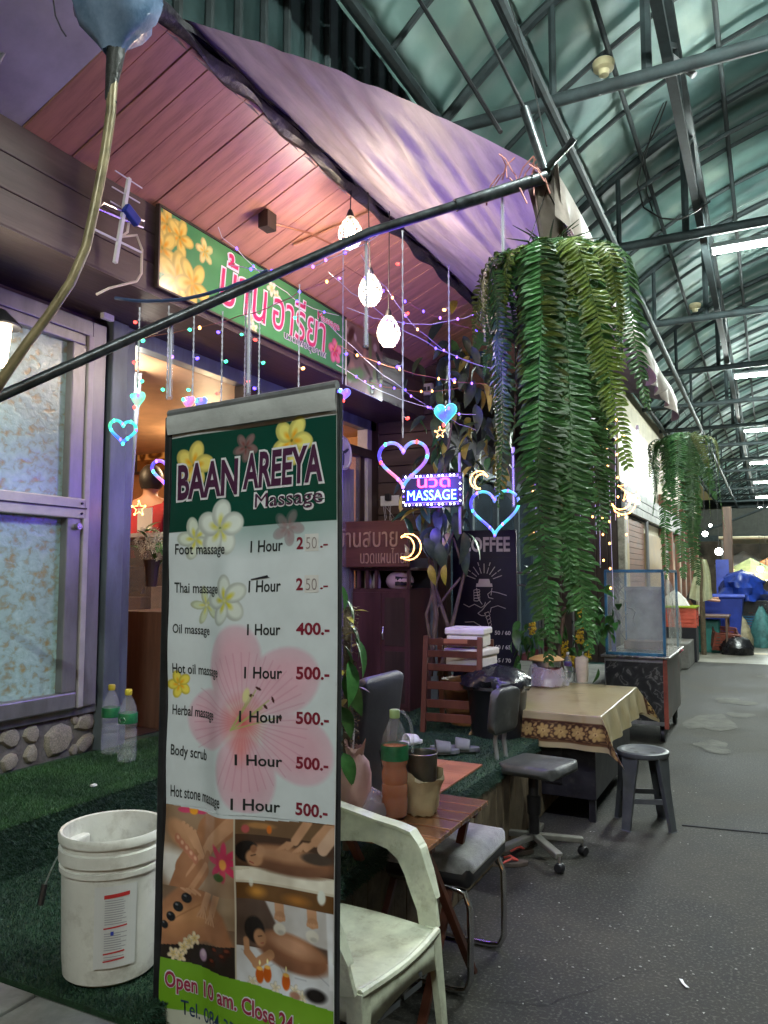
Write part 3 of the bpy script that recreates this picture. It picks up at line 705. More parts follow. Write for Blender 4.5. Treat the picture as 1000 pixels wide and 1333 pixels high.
# ================================================================== ARCADE ROOF
TY0, TS, TZ = 4.64, 2.42, 4.55
roof = thing('arcade_roof', 'arched sheet metal roof on black steel trusses over the market street', 'roof', (1.5, 0, 4.5))
AC, AR = (1.5, 1.17), 4.83
a0 = math.acos((-1.9 - 1.5) / AR); a1 = math.acos((4.9 - 1.5) / AR)
NS = 9
M['sheet'] = ramp_mat('roof_sheet', [(.30, (.025, .07, .07)), (.46, (.09, .175, .165)), (.60, (.15, .245, .22)), (.75, (.34, .41, .33))], scale=1.1, rough=.6, detail=14, dist=.3, bump=.1, stretch=(1, .6, 1))
def arcp(t, rr=AR): a = a0 + (a1 - a0)*t; return AC[0] - 1.5 + rr*math.cos(a), AC[1] - 4.5 + rr*math.sin(a)
sheets = []
for s_ in range(NS):
    mb = MB(); t0, t1 = s_/NS - .004, (s_ + 1)/NS + .004
    def g(u, v, t0=t0, t1=t1):
        x, z = arcp(t0 + (t1 - t0)*v, AR + .05 + .03*v + .010*math.cos(u*2*PI*8)); return (x, u*TS, z)
    mb.grid(64, 5, g); sheets.append(mb.mesh('roof_sheet', M['sheet'], smooth=True))
NB = 23
for k in range(-5, NB):
    for s_ in range(NS): inst(sheets[s_], 'roof_sheet', roof, (rnd.uniform(-.01, .01), TY0 + k*TS, rnd.uniform(-.006, .006)))
# arches, ties, verticals shared between bays
ar = MB(); ar.tube([(arcp(i/26)[0], 0, arcp(i/26)[1]) for i in range(27)], .036, 8); arch = ar.mesh('arch', M['truss'], smooth=True)
ar = MB(); ar.tube([(arcp(i/26)[0], 0, arcp(i/26, AR - .32)[1]) for i in range(1, 26)], .022, 6); arch2 = ar.mesh('inner_arch', M['truss'], smooth=True)
ar = MB(); ar.tube([(arcp(i/26)[0], 0, arcp(i/26)[1]) for i in range(27)], .02, 6); arch3 = ar.mesh('batten', M['truss'], smooth=True)
tie = MB().tube([(-3.45, 0, TZ - 4.5), (-1.5, 0, TZ - 4.5), (3.45, 0, TZ - 4.5)], .042, 10).mesh('tie_beam', M['truss'], smooth=True)
vm = MB()
for x, w_ in ((-2.62, .024), (-2.05, .034), (-1.0, .03), (.4, .03), (1.9, .034)):
    top = AC[1] - 4.5 + math.sqrt(AR**2 - x*x)
    vm.tube([(x, 0, .05), (x, 0, top)], w_, 6)
web = MB()
for xa, xb in ((-3.35, -2.62), (-2.62, -2.05), (-2.05, -1.0), (-1.0, .4), (1.9, .4), (3.3, 1.9)):
    web.tube([(xa, 0, .05), (xb, 0, AC[1] - 4.5 + math.sqrt(AR**2 - xb*xb) - .05)], .018, 6)
verts = vm.mesh('king_post', M['truss'], smooth=True); webm = web.mesh('web_brace', M['truss'], smooth=True)
for k in range(-5, NB):
    y = TY0 + k*TS
    inst(arch, 'arch', roof, (0, y, 0)); inst(tie, 'tie_beam', roof, (0, y, 0), (0, rnd.uniform(-.004, .004), 0)); inst(verts, 'king_post', roof, (0, y, 0)); inst(arch3, 'batten', roof, (0, y + TS/3, 0)); inst(arch3, 'batten', roof, (0, y + 2*TS/3, 0))
    if k % 2: inst(arch2, 'inner_arch', roof, (0, y, 0))
YA, YB = TY0 - 5*TS, TY0 + NB*TS
for x, z, rr in ((-1.12, 4.48, .03), (-1.20, 4.62, .022), (-1.86, 4.56, .04), (-2.4 + 1.5, 5.33, .02), (-.2, 5.62, .02)):
    MB().tube([(x - 1.5, YA, z - 4.5), (x - 1.5, YB, z - 4.5)], rr, 8).build('purlin', M['truss'], roof, smooth=True)
# deep lattice girder beneath the middle
gd = MB().box(-.46 - 1.5, -.40 - 1.5, YA, YB, 4.60 - 4.5, 4.66 - 4.5).build('girder', M['truss'], roof)
MB().box(-.46 - 1.5, -.40 - 1.5, YA, YB, 5.02 - 4.5, 5.08 - 4.5).build('chord', M['truss'], gd)
gz = MB(); y = YA
while y < YB: gz.bar((-1.93, y, .15), (-1.93, y + .6, .53), .03, .03); gz.bar((-1.93, y + .6, .53), (-1.93, y + 1.2, .15), .03, .03); y += 1.2
gz.build('lattice', M['truss'], gd)
# columns on the right carrying the roof
for k in range(-2, 10): MB().box(3.3, 3.46, TY0 + k*2*TS - .08, TY0 + k*2*TS + .08, -4.5, .1).build('column', M['truss'], roof)
# gable at far end
ge = thing('end_gable', 'dark steel gable with diagonal braces closing the far end of the arcade', 'gable', (1.5, 36, 3))
go = Vector((1.5, 36, 3)); g_ = lambda mb, n, m, **k: mb.build(n, m, ge, loc=-go, **k)
g_(MB().box(-4, 7, 36, 36.1, 4.45, 4.85), 'beam', M['truss'])
g_(MB().box(-4, 7, 36, 36.1, 3.05, 3.3), 'beam', M['truss'])
g_(MB().box(-4, 7, 36.15, 36.2, 3.3, 4.45), 'panel', mat('gable_board', (.05, .055, .045), .7, var=.3))
for x in (-3, .2, 3.4): g_(MB().bar((x, 35.98, 3.3), (x + 3.0, 35.98, 4.45), .2, .08), 'brace', M['truss'])
g_(MB().box(-12, 14, 48, 48.1, 0, 5), 'back_wall', mat('market_back', (.10, .08, .06), .8, var=.6, scale=1.5))

# fluorescent lights under every second tie
def tube_light(lbl):
    t = thing('fluorescent_light', lbl, 'light', (0, 0, 0), 0, 'fluorescent tubes under the arcade roof')
    MB().box(-.62, .62, -.035, .035, .03, .075).build('batten', M['white'], t, bevel=.004)
    MB().tube([(-.6, 0, 0), (.6, 0, 0)], .019, 12).build('tube', M['tube'], t, smooth=True)
    for s_ in (-1, 1): MB().box(s_*.6 - .015*(s_ < 0), s_*.6 + .015*(s_ > 0), -.018, .018, -.02, .035).build('end_cap', M['white'], t)
    return t
names = ['largest lit fluorescent tube at the upper right under the arcade roof', 'second lit fluorescent tube from the camera under the arcade roof', 'third lit fluorescent tube from the camera along the arcade', 'fourth lit fluorescent tube from the camera along the arcade']
t0 = tube_light(names[0]); t0.location = (.25, 7.36, 4.47)
for k in (-2, -1, 1, 2, 3, 4, 5, 6, 7):
    c = dup(t0, (.25, 7.36 + k*2*TS, 4.47 + rnd.uniform(-.02, .02)), rnd.uniform(-.02, .02))
    c['label'] = names[k] if 0 < k < 4 else {-2: 'fluorescent tube behind the viewer, second back', -1: 'fluorescent tube overhead just above the viewer', 4: 'fifth lit fluorescent tube from the camera along the arcade', 5: 'sixth lit fluorescent tube from the camera along the arcade', 6: 'seventh lit fluorescent tube, very small, far down the arcade', 7: 'farthest lit fluorescent tube, a tiny dash near the end gable'}[k]

# ================================================================== AWNING
aw = thing('awning', 'wrinkled mauve tarpaulin awning stretched from the timber ceiling out over the street', 'awning', (-1.3, 3, 3.3))
ao = Vector((-1.3, 3, 3.3)); A_ = lambda mb, n, m, **k: mb.build(n, m, aw, loc=-ao, **k)
CX, CY, CZ = -.70, 2.76, 3.07
def tarp(u, v):      # u from shop to street, v along the street
    yn = 2.10 + u*.66 ; x = XB + .01 + (CX - XB)*u
    zn = ZB + .04 + (CZ - ZB - .04)*u + .05*math.sin(PI*u)*(1 - v)**3 - .06*math.sin(PI*u)*min(1, v*4)
    y = yn*(1 - v) + 7.1*v
    ph = 26*u + 5*math.sin(3*v + 2*u); wr = .013*math.sin(ph)*(.4 + .6*math.sin(4*v + u*3)**2) + .009*math.sin(61*u - 7*v + 2*math.sin(9*v)) + .004*math.sin(130*u + 12*math.sin(5*v + 6*u)) + .008*math.sin(16*v + 4*u)
    return (x, y, zn + wr*min(1, .3 + v*6)*math.sin(PI*min(1, u*1.1 + .02)) + .018*math.sin(5*v*PI)*u)
A_(MB().grid(70, 260, tarp), 'tarpaulin', M['tarp'], smooth=True)
def val(u, v):
    h = .19 + .05*math.sin(u*23) + .03*math.sin(u*57)
    return (CX + .02 + (.035*math.sin(u*80) + .02*math.sin(u*37))*v + .012, CY + u*4.35, CZ + .012 - v*h + .018*math.sin(5*u*PI))
A_(MB().grid(260, 6, val), 'valance', M['valance'], smooth=True)
A_(MB().grid(12, 16, lambda u, v: (CX - .09 + .13*u + .05*v + .02*math.sin(u*9 + 3*v), CY + .02 + .10*v + .03*math.sin(u*12), CZ + .02 - v*.50*(1 - .35*u))), 'corner_flap', M['valance'], smooth=True)
pb = at(-60, 541, D=2.45)
pe = pb + (pb - at(250, 405, D=2.58))*((-2.99 - pb.x)/(pb.x - at(250, 405, D=2.58).x))
A_(MB().box(pe.x - .06, pe.x + .01, pe.y - .05, pe.y + .05, pe.z - .07, pe.z + .07), 'wall_bracket', M['pole_metal'])
A_(MB().tube([pe, at(-60, 541, D=2.45), at(0, 516, D=2.48), at(250, 405, D=2.58), at(480, 303, D=2.68), (CX, CY, CZ - .02)], .0180, 12), 'strut', M['pole_metal'], smooth=True)
A_(MB().tube([at(480, 303, D=2.68).lerp(Vector((CX, CY, CZ - .02)), k) for k in (.48, .7, 1.0)], .0235, 12), 'sleeve', M['pole_metal'], smooth=True)
A_(MB().tube([(CX, CY, CZ), at(683, 142, D=2.9)], .019, 10), 'socket', M['pole_metal'], smooth=True)
A_(MB().tube([(CX, CY, CZ + .01), at(740, 190, D=2.72), at(748, 180, D=2.7)], .012, 8), 'hook', M['pole_metal'])
A_(MB().tube([(CX, CY + .02, CZ), (CX, 7.1, CZ - .04)], .014, 8), 'edge_pipe', M['truss'], smooth=True)
A_(MB().tube([at(683, 142, D=2.9), at(612, 0, D=3.4), at(580, -60, D=3.6)], .008, 6), 'stay', M['black_metal'])
A_(MB().tube([at(652, 172, D=3.1), at(546, 0, D=3.5), at(510, -60, D=3.7)], .010, 6), 'stay', M['black_metal'])
A_(MB().tube([at(712, 190, D=2.8), at(690, 90, D=3.2), at(663, 0, D=3.6)], .003, 5), 'guy_wire', M['wire_black'])
rb = MB()
for k in range(14):
    a = rnd.uniform(0, 6.28); L_ = rnd.uniform(.05, .12); p = at(rnd.uniform(640, 700), rnd.uniform(200, 235), D=2.76)
    rb.tube([p, p + Vector((math.cos(a)*.04, math.sin(a)*.02, -L_*.4)), p + Vector((math.cos(a)*.07, 0, -L_))], .0028, 4)
A_(rb, 'tie_string', mat('pink_string', (.5, .22, .18), .6))
# ================================================================== GREEN SHOP SIGN
M['ink'] = printmat('printed_vinyl', .22)
SL, SH = 1.80, .395
sx, sy0, sz0 = FX + .022, 2.70, 2.925
def smap(x, y, z): return (z + .002, x, y)
sg = thing('shop_sign', 'long green shop sign with pink Thai lettering and yellow frangipani below the timber ceiling', 'sign', (sx, sy0, sz0))
cv = Canvas(SL, SH, 300, 70, (.29, .55, .34))
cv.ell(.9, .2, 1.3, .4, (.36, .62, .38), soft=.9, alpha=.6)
YI, YO, WO = (.93, .62, .12), (.96, .86, .42), (.92, .93, .80)
for (x, y, r, rt) in ((.05, .33, .10, .3), (.14, .30, .10, 1.2), (.02, .20, .12, .8), (.12, .08, .15, .1), (.24, .10, .13, .9)): cv.flower(x, y, r, YI, YO, rot=rt)
cv.flower(.33, .30, .07, YI, (.95, .88, .55), rot=.5)
for (x, y, r) in ((.93, .31, .05), (.98, .28, .04), (.73, .07, .05), (.76, .02, .04)): cv.flower(x, y, r, (.9, .8, .3), WO, rot=x*9)
cv.flower(1.67, .13, .085, (.8, .15, .25), (.92, .5, .58), rot=.4, wid=.55)
cv.line([(1.66, .13), (1.70, .20)], .006, (.9, .8, .3))
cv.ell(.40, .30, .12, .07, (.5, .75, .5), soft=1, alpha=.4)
def smap_y(x, y, z): return smap(x, y, z)
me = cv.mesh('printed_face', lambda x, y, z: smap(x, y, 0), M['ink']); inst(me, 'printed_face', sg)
MB().box(-.016, .0, -.004, SL + .004, -.006, SH + .006).build('panel', M['white'], sg)
for a in ((-.008, SH), (-.008, -.008)): MB().box(-.012, .012, -.008, SL + .008, a[1], a[1] + .01).build('frame_edge', M['dark_wood'], sg)
MB().box(-.012, .012, -.014, -.004, -.008, SH + .01).build('frame_edge', M['dark_wood'], sg)
pinkm = mat('sign_pink', (.55, .03, .13), .4, var=.05); whm = mat('sign_white', (.75, .72, .74), .4, var=.05); blk = mat('ink_black', (.02, .02, .03), .5, var=.05)
for txt, x0, x1, y0, y1, m_, b in (('บ้าน', .45, .86, .07, .37, 1, .022), ('อารียา', .93, 1.52, .08, .345, 1, .022)):
    fit_text(txt, x0, x1, y0, y1, smap, whm, sg, bold=b*1.6, z=.0035, pad=.009, shear=.03)
    fit_text(txt, x0, x1, y0, y1, smap, pinkm, sg, bold=0, z=.0055, shear=.03)
fit_text('นวดเพื่อสุขภาพ', 1.06, 1.55, .035, .10, smap, whm, sg, bold=.05, z=.0035, pad=.004)
fit_text('นวดเพื่อสุขภาพ', 1.06, 1.55, .035, .10, smap, mat('sign_navy', (.03, .04, .12), .4, var=0), sg, bold=.005, z=.0055)
fit_text('Massage', 1.44, 1.72, .27, .335, smap, whm, sg, bold=.05, z=.0035, pad=.004)
fit_text('Massage', 1.44, 1.72, .27, .335, smap, pinkm, sg, bold=.0, z=.0055)
# second small vinyl, just beyond it
sg2 = thing('photo_sign', 'small faded photo panel of bamboo and leaves just right of the green sign', 'sign', (sx, 4.53, 2.86))
cv = Canvas(.55, .46, 90, 70, (.52, .42, .36))
r_ = random.Random(3)
for _ in range(26): cv.ell(r_.uniform(0, .55), r_.uniform(0, .46), r_.uniform(.02, .09), r_.uniform(.015, .06), r_.choice([(.65, .5, .4), (.3, .2, .16), (.45, .5, .3), (.75, .68, .6), (.12, .1, .1)]), r_.uniform(0, 3), .5)
cv.ell(.12, .10, .2, .06, (.4, .55, .3), .3, .5)
inst(cv.mesh('printed_face', lambda x, y, z: (.002, x, y), M['ink']), 'printed_face', sg2)
MB().box(-.01, .0, 0, .55, 0, .46).build('panel', M['white'], sg2)

# ================================================================== PRICE BANNER
BW, BH, BT = .50, 1.82, 1.995
bx = -1.146
bn = thing('price_banner', 'tall free-standing Baan Areeya massage price banner with photos at its foot', 'banner', (bx, 1.545, 0))
def bwave(x, v):
    u = x / BW
    w = .016*math.exp(-((u - .40)/.10)**2) * min(1, max(0, (v - .25)/.2)) * (1 if v < 1.1 else max(.2, 1 - (v - 1.1)/.5))
    w -= .012*math.exp(-((u - .22)/.12)**2) * min(1, max(0, v - .2)*2)
    w += .010*math.sin(u*PI)*math.sin(v*2.1) + .004*math.sin(u*8 + v*5) + .0022*math.sin(v*23 + u*4)*(1 - u)
    return w
def bslope(x): return -.018*(1 - x/BW)**1.2
def bmap(x, v, off=0):
    if v > 1.038: v = 1.024 + (v - 1.038)*.965
    elif v > 1.016: v = 1.016 + (v - 1.016)*.4545
    if v > .35: v = .35 + (v - .35)*.968
    return (x - BW/2, -bwave(x, v) - off - .002, BT - v + bslope(x)*(1 if v < .3 else 1))
def btxt(x, y, z): return bmap(x, -y, z)
cv = Canvas(BW, BH, 250, 910, (.82, .845, .86))
GD = (.045, .24, .20)
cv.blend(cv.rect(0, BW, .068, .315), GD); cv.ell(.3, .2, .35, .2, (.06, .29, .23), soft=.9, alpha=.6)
cv.blend(cv.rect(0, BW, 0, .066), (.70, .71, .71))
cv.flower(.075, .145, .062, YI, (.93, .85, .45), rot=1.2, wid=.5); cv.flower(.375, .115, .060, YI, (.93, .88, .48), rot=1.4, wid=.5)
cv.flower(.235, .115, .038, (.45, .2, .2), (.55, .42, .42), rot=.3, alpha=.75)
cv.flower(.085, .335, .055, (.85, .8, .25), (.85, .88, .82), rot=1.9, wid=.45); cv.flower(.165, .315, .072, (.85, .82, .35), (.88, .90, .87), rot=1.0, wid=.55)
cv.flower(.37, .325, .045, (.55, .35, .35), (.62, .52, .54), rot=.1, alpha=.45)
cv.flower(.12, .51, .05, (.85, .8, .35), (.80, .83, .70), rot=1.9, wid=.3, alpha=.9); cv.flower(.195, .50, .065, (.80, .75, .15), (.84, .86, .83), rot=.7, wid=.5)
cv.flower(.035, .715, .036, YI, (.93, .85, .35), rot=.6, wid=.5)
# hibiscus
PK = (.86, .66, .72)
for (ax, ay, rx, ry, ro) in ((.22, .66, .085, .105, .3), (.36, .70, .105, .085, -.4), (.40, .86, .105, .085, .5), (.26, .93, .085, .10, -.3), (.145, .80, .085, .08, .2)):
    cv.ell(ax, ay, rx, ry, (.84, .68, .74), ro, .12, .75); cv.ell(ax, ay, rx*.9, ry*.9, PK, ro, .5, .7)
    for k in range(8):
        a = math.atan2(ay - .80, ax - .255) + (k - 3.5)*.13; cv.line([(.255, .80), (.255 + math.cos(a)*.17, .80 + math.sin(a)*.17)], .0016, (.72, .40, .50), .4)
cv.ell(.255, .80, .07, .08, (.85, .38, .36), 0, .95, .8); cv.ell(.25, .87, .03, .05, (.87, .45, .42), 0, .9, .5)
for k in range(5): cv.line([(.225, .82), (.27 + k*.018, .74 + k*.012 - (k % 2)*.03)], .0028, (.66, .70, .42)); cv.ell(.275 + k*.02, .735 + k*.013 - (k % 2)*.03, .009, .0035, (.30, .16, .16), .4*k)
cv.ell(.262, .735, .011, .022, (.85, .82, .6), .2, .4)
# ---- four massage photos, each clipped to its rectangle
def top(x): return 1.035 + .018*math.sin((x/BW - .2)*PI*.9)
yt = cv.rect(0, BW, 1.0, 1.5)*(cv.Y > 1.038 + .012*np.sin((cv.X/BW)*PI*1.1)).astype(float)
XS = .235
cA = yt*(cv.X < XS)*(cv.Y < 1.25); cB = yt*(cv.X >= XS)*(cv.Y < 1.245); cC = yt*(cv.X < XS)*(cv.Y >= 1.25); cD = yt*(cv.X >= XS)*(cv.Y >= 1.245)
SK1, SK2, SK3, SKD = (.80, .60, .46), (.66, .45, .32), (.74, .54, .40), (.42, .27, .19)
cv.blend(cA, (.62, .50, .40)); E_ = cv.ell; Pg = cv.poly; Ln = cv.line
E_(.04, 1.20, .10, .06, (.90, .88, .86), .3, .5, 1, cA)
Ln([(.24, 1.03), (.15, 1.10), (.08, 1.20), (.05, 1.27)], .09, SK2, 1, cA, .07); Ln([(.24, 1.05), (.16, 1.12), (.09, 1.22)], .035, SK1, .8, cA)
E_(.055, 1.115, .065, .035, SK3, .6, .3, 1, cA); E_(.055, 1.10, .05, .02, SK1, .5, .6, .8, cA)
for k in range(5): E_(.045 + k*.014, 1.125 + k*.012, .0105, .015, (.72, .46, .36), -.5, .2, 1, cA); E_(.045 + k*.014, 1.122 + k*.012, .006, .008, (.86, .66, .54), -.5, .6, 1, cA)
for k in range(4): Ln([(.06 + k*.012, 1.085 + k*.006), (.10 + k*.013, 1.14 + k*.01)], .012, SK1, 1, cA); Ln([(.066 + k*.012, 1.085 + k*.006), (.106 + k*.013, 1.14 + k*.01)], .0015, SKD, .7, cA)
Ln([(.07, 1.26), (.13, 1.19), (.15, 1.15)], .045, SK2, 1, cA, .02); Ln([(.08, 1.26), (.14, 1.18)], .015, SK1, .7, cA)
for k in range(7): E_(.09 + .028*math.cos(PI + k*.5), 1.05 + .014*math.sin(PI + k*.5), .026, .009, (.80, .28, .42), k*.5, .3, 1, cA)
E_(.09, 1.05, .016, .012, (.92, .62, .2), 0, .3, 1, cA)
for k in range(8): E_(.205 + .024*math.cos(k*.8), 1.16 + .026*math.sin(k*.8), .030, .010, (.82, .20 + .03*(k % 3), .38), k*.8, .3, 1, cA); 
E_(.205, 1.165, .012, .016, (.95, .65, .3), 0, .3, 1, cA); E_(.19, 1.20, .02, .012, (.25, .35, .15), 0, .3, 1, cA)
# B
cv.blend(cB, (.30, .20, .14)); cv.blend(cB*(cv.Y < 1.085), (.46, .34, .23)); E_(.30, 1.062, .05, .01, (.70, .5, .3), 0, .5, 1, cB); E_(.325, 1.07, .008, .012, (.85, .45, .15), 0, .3, 1, cB); E_(.262, 1.072, .012, .012, (.75, .35, .35), 0, .3, 1, cB)
cv.blend(cB*(cv.Y > 1.165), (.86, .82, .74)); cv.blend(cB*(cv.Y > 1.172 + .004*np.sin(cv.X*60))*(cv.Y < 1.20), (.93, .90, .84)); cv.blend(cB*(cv.Y > 1.205), (.42, .28, .14))
E_(.37, 1.14, .15, .040, SK2, .05, .25, 1, cB, SKD); E_(.36, 1.128, .12, .024, SK1, .04, .6, .9, cB)
E_(.455, 1.125, .05, .016, (.30, .24, .20), 0, .3, 1, cB)
E_(.268, 1.128, .036, .030, (.10, .07, .06), .2, .2, 1, cB); E_(.285, 1.142, .026, .024, SK3, .3, .25, 1, cB); E_(.30, 1.125, .018, .018, SK1, .3, .4, 1, cB); E_(.283, 1.120, .010, .012, (.62, .42, .3), .2, .3, 1, cB)
Ln([(.276, 1.138), (.288, 1.134)], .0022, (.15, .08, .06), 1, cB); Ln([(.272, 1.152), (.282, 1.156)], .0022, (.55, .2, .2), 1, cB); Ln([(.262, 1.130), (.268, 1.118)], .002, (.15, .08, .06), 1, cB)
Ln([(.43, 1.04), (.395, 1.09), (.375, 1.108)], .022, SK1, 1, cB, .012); Ln([(.49, 1.04), (.45, 1.085), (.425, 1.105)], .024, SK1, 1, cB, .014); Ln([(.50, 1.06), (.47, 1.10)], .03, (.85, .70, .6), 1, cB)
for k in range(4): Ln([(.385 - k*.004, 1.095), (.362 - k*.006, 1.112 + k*.002)], .0045, SK1, 1, cB); Ln([(.43 - k*.004, 1.092), (.41 - k*.007, 1.112 + k*.002)], .0045, SK1, 1, cB)
E_(.29, 1.225, .035, .02, (.85, .58, .22), 0, .8, .8, cB); E_(.40, 1.23, .05, .018, (.75, .48, .18), 0, .8, .8, cB); E_(.468, 1.212, .013, .020, (.92, .93, .90), 0, .3, 1, cB); E_(.275, 1.203, .007, .014, (.92, .92, .88), 0, .4, .8, cB)
# C
cv.blend(cC, (.50, .40, .32)); cv.blend(cC*(cv.X > .15)*(cv.Y < 1.33), (.62, .52, .42))
Pg([(-.01, 1.30), (.06, 1.24), (.14, 1.25), (.20, 1.30), (.235, 1.38), (.14, 1.375), (.05, 1.40), (-.01, 1.43)], SK2, .01, 1, cC); E_(.09, 1.315, .11, .04, (.80, .58, .40), -.25, .7, .9, cC); E_(.05, 1.36, .07, .03, (.72, .50, .34), -.3, .6, .7, cC)
Ln([(.0, 1.36), (.05, 1.325), (.12, 1.285)], .003, (.55, .36, .24), .6, cC)
for (x, y, r) in ((.075, 1.275, .0165), (.05, 1.300, .0165), (.028, 1.328, .0155), (.008, 1.352, .013)): E_(x, y, r, r*.85, (.10, .10, .11), .2, .15, 1, cC); E_(x - .004, y - .005, r*.4, r*.25, (.45, .45, .47), .2, .6, .9, cC)
for (x0, y0) in ((.125, 1.26), (.155, 1.27)):
    Ln([(x0 + .03, 1.235), (x0 + .005, y0 + .03)], .022, SK1, 1, cC)
    for k in range(4): Ln([(x0 + .004, y0 + .025), (x0 - .018 + k*.010, y0 + .058)], .006, SK1, 1, cC); Ln([(x0 + .008, y0 + .03), (x0 - .014 + k*.010, y0 + .056)], .001, SKD, .6, cC)
for k in range(3): Ln([(.06 + k*.016, 1.25), (.085 + k*.016, 1.262)], .007, SK1, 1, cC)
cv.blend(cC*(cv.Y > 1.385 + .15*(.12 - cv.X)), (.17, .13, .11)); E_(.13, 1.41, .014, .018, (.72, .60, .72), 0, .25, 1, cC); E_(.13, 1.406, .009, .011, (.85, .76, .84), 0, .5, 1, cC)
for (x, y) in ((.085, 1.385), (.10, 1.375), (.07, 1.40), (.06, 1.425), (.04, 1.42)): cv.flower(x, y, .018, (.85, .7, .3), (.92, .84, .70), rot=x*70)
for (x, y) in ((.17, 1.39), (.195, 1.40), (.16, 1.42), (.21, 1.385)): E_(x, y, .016, .014, (.22, .10, .07), 0, .3, 1, cC); E_(x, y - .004, .009, .005, (.45, .22, .15), 0, .4, 1, cC)
# D
cv.blend(cD, (.36, .28, .24)); Pg([(.31, 1.24), (.50, 1.24), (.50, 1.33), (.36, 1.32)], (.80, .78, .78), .006, 1, cD); cv.blend(cD*(cv.Y > 1.36), (.84, .84, .86))
for k in range(9): Ln([(.25 + k*.03, 1.37 + (k % 3)*.02), (.28 + k*.03, 1.39 + (k % 2)*.02)], .003, (.66, .66, .70), .7, cD)
E_(.39, 1.355, .115, .048, SK2, .15, .2, 1, cD, (.50, .33, .25)); E_(.39, 1.338, .095, .028, (.80, .60, .48), .15, .6, .9, cD)
Ln([(.33, 1.37), (.29, 1.40), (.265, 1.375), (.262, 1.345)], .024, SK3, 1, cD, .015)
E_(.285, 1.318, .030, .036, (.11, .07, .06), -.3, .2, 1, cD); E_(.300, 1.335, .020, .024, SK3, -.3, .25, 1, cD); Ln([(.295, 1.333), (.305, 1.330)], .002, (.15, .08, .06), 1, cD); Ln([(.303, 1.348), (.310, 1.346)], .002, (.6, .25, .25), 1, cD)
for x in (.355, .445):
    Ln([(x - .004, 1.235), (x, 1.275)], .026, SK1, 1, cD); E_(x, 1.275, .017, .014, SK3, 0, .25, 1, cD)
    for k in range(4): E_(x - .012 + k*.008, 1.280, .0045, .006, SK1, 0, .3, 1, cD)
    E_(x, 1.305, .020, .016, (.90, .88, .84), 0, .25, 1, cD); E_(x + .004, 1.312, .012, .007, (.70, .68, .66), 0, .5, .7, cD)
Pg([(.48, 1.24), (.50, 1.24), (.50, 1.42), (.49, 1.42)], (.9, .9, .92), .004, 1, cD)
for (x, y) in ((.300, 1.425), (.322, 1.418), (.375, 1.425)): E_(x, y, .013, .022, (.78, .36, .10), 0, .2, 1, cD); E_(x, y - .016, .011, .006, (.95, .72, .35), 0, .4, 1, cD); E_(x, y - .03, .003, .008, (1, .95, .7), 0, .4, 1, cD)
for (x, y) in ((.345, 1.445), (.40, 1.44), (.28, 1.445), (.42, 1.45)): cv.flower(x, y, .016, (.85, .75, .5), (.90, .86, .80), rot=x*50)
E_(.455, 1.44, .035, .02, (.13, .11, .11), 0, .4, 1, cD); E_(.40, 1.452, .018, .012, (.66, .48, .40), 0, .4, 1, cD)
rs = np.random.default_rng(5)
nzz = np.zeros(cv.X.shape)
for gx, am in ((5, .06), (12, .05), (30, .018)):
    gy = int(gx*3.6); G = rs.normal(0, 1, (gy + 2, gx + 2)); fx = cv.X/BW*gx; fy = cv.Y/BH*gy; ix, iy = fx.astype(int), fy.astype(int); tx, ty = fx - ix, fy - iy
    tx = tx*tx*(3 - 2*tx); ty = ty*ty*(3 - 2*ty)
    nzz += am*(G[iy, ix]*(1-tx)*(1-ty) + G[iy, ix+1]*tx*(1-ty) + G[iy+1, ix]*(1-tx)*ty + G[iy+1, ix+1]*tx*ty)
pm2 = np.clip(cA + cB + cC + cD, 0, 1)[..., None]
cv.a = np.clip(cv.a*(1 + nzz[..., None]*pm2*np.array([1.0, 1.15, 1.3])), 0, 1)
cv.blend(((cv.X > XS - .0012) & (cv.X < XS + .0012)).astype(float)*yt, (.75, .7, .62))
# green foot band with its wavy edge
edge = 1.435 + .030*np.clip((cv.X - .05)/.45, 0, 1); cv.blend((cv.Y > edge).astype(float), (.46, .66, .16)); cv.blend((cv.Y > edge + .125).astype(float), (.78, .79, .72))
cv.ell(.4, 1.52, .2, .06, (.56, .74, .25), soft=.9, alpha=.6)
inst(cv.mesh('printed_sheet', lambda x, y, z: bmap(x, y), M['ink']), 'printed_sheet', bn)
bk_ = MB(); bk_.grid(20, 40, lambda u, v: tuple(np.add(bmap(u*BW, v*BH), (0, .003, 0)))); bk_.build('sheet_back', M['white'], bn)
# raised hem at the top, stand poles
MB().grid(20, 3, lambda u, v: (u*BW - BW/2 - .006 + .012*u, -.016 - .006*math.sin(v*PI), BT + .004 + bslope(u*BW) - .062*v - .0)).build('hem', mat('hem_cloth', (.40, .41, .40), .6, var=.2, bump=.3), bn, smooth=True)
MB().tube([(-BW/2 - .005, -.01, BT - .02), (BW/2 + .005, -.01, BT + .002)], .012, 8).build('top_bar', M['alu'], bn)
MB().bar((-BW/2 - .014, .012, 0.0), (-BW/2 - .012, .004, BT - .025), .022, .026).build('pole', M['black_metal'], bn, bevel=.004)
MB().bar((BW/2 - .02, .03, 0.0), (BW/2 - .012, .02, BT - .01), .022, .022).build('pole', M['black_metal'], bn, bevel=.004)
MB().bar((-BW/2, .02, .08), (BW/2, .02, .08), .02, .02).build('foot_rail', M['black_metal'], bn)
purp = mat('banner_purple', (.06, .012, .045), .4, var=.05); bwh = mat('banner_white', (.68, .67, .70), .4, var=.05); dk = mat('banner_charcoal', (.018, .022, .022), .4, var=.05); rd = mat('banner_red', (.20, .012, .03), .4, var=.05); nv = mat('banner_navy', (.02, .04, .10), .4, var=.05); mr_ = mat('banner_maroon', (.30, .02, .06), .4, var=.05)
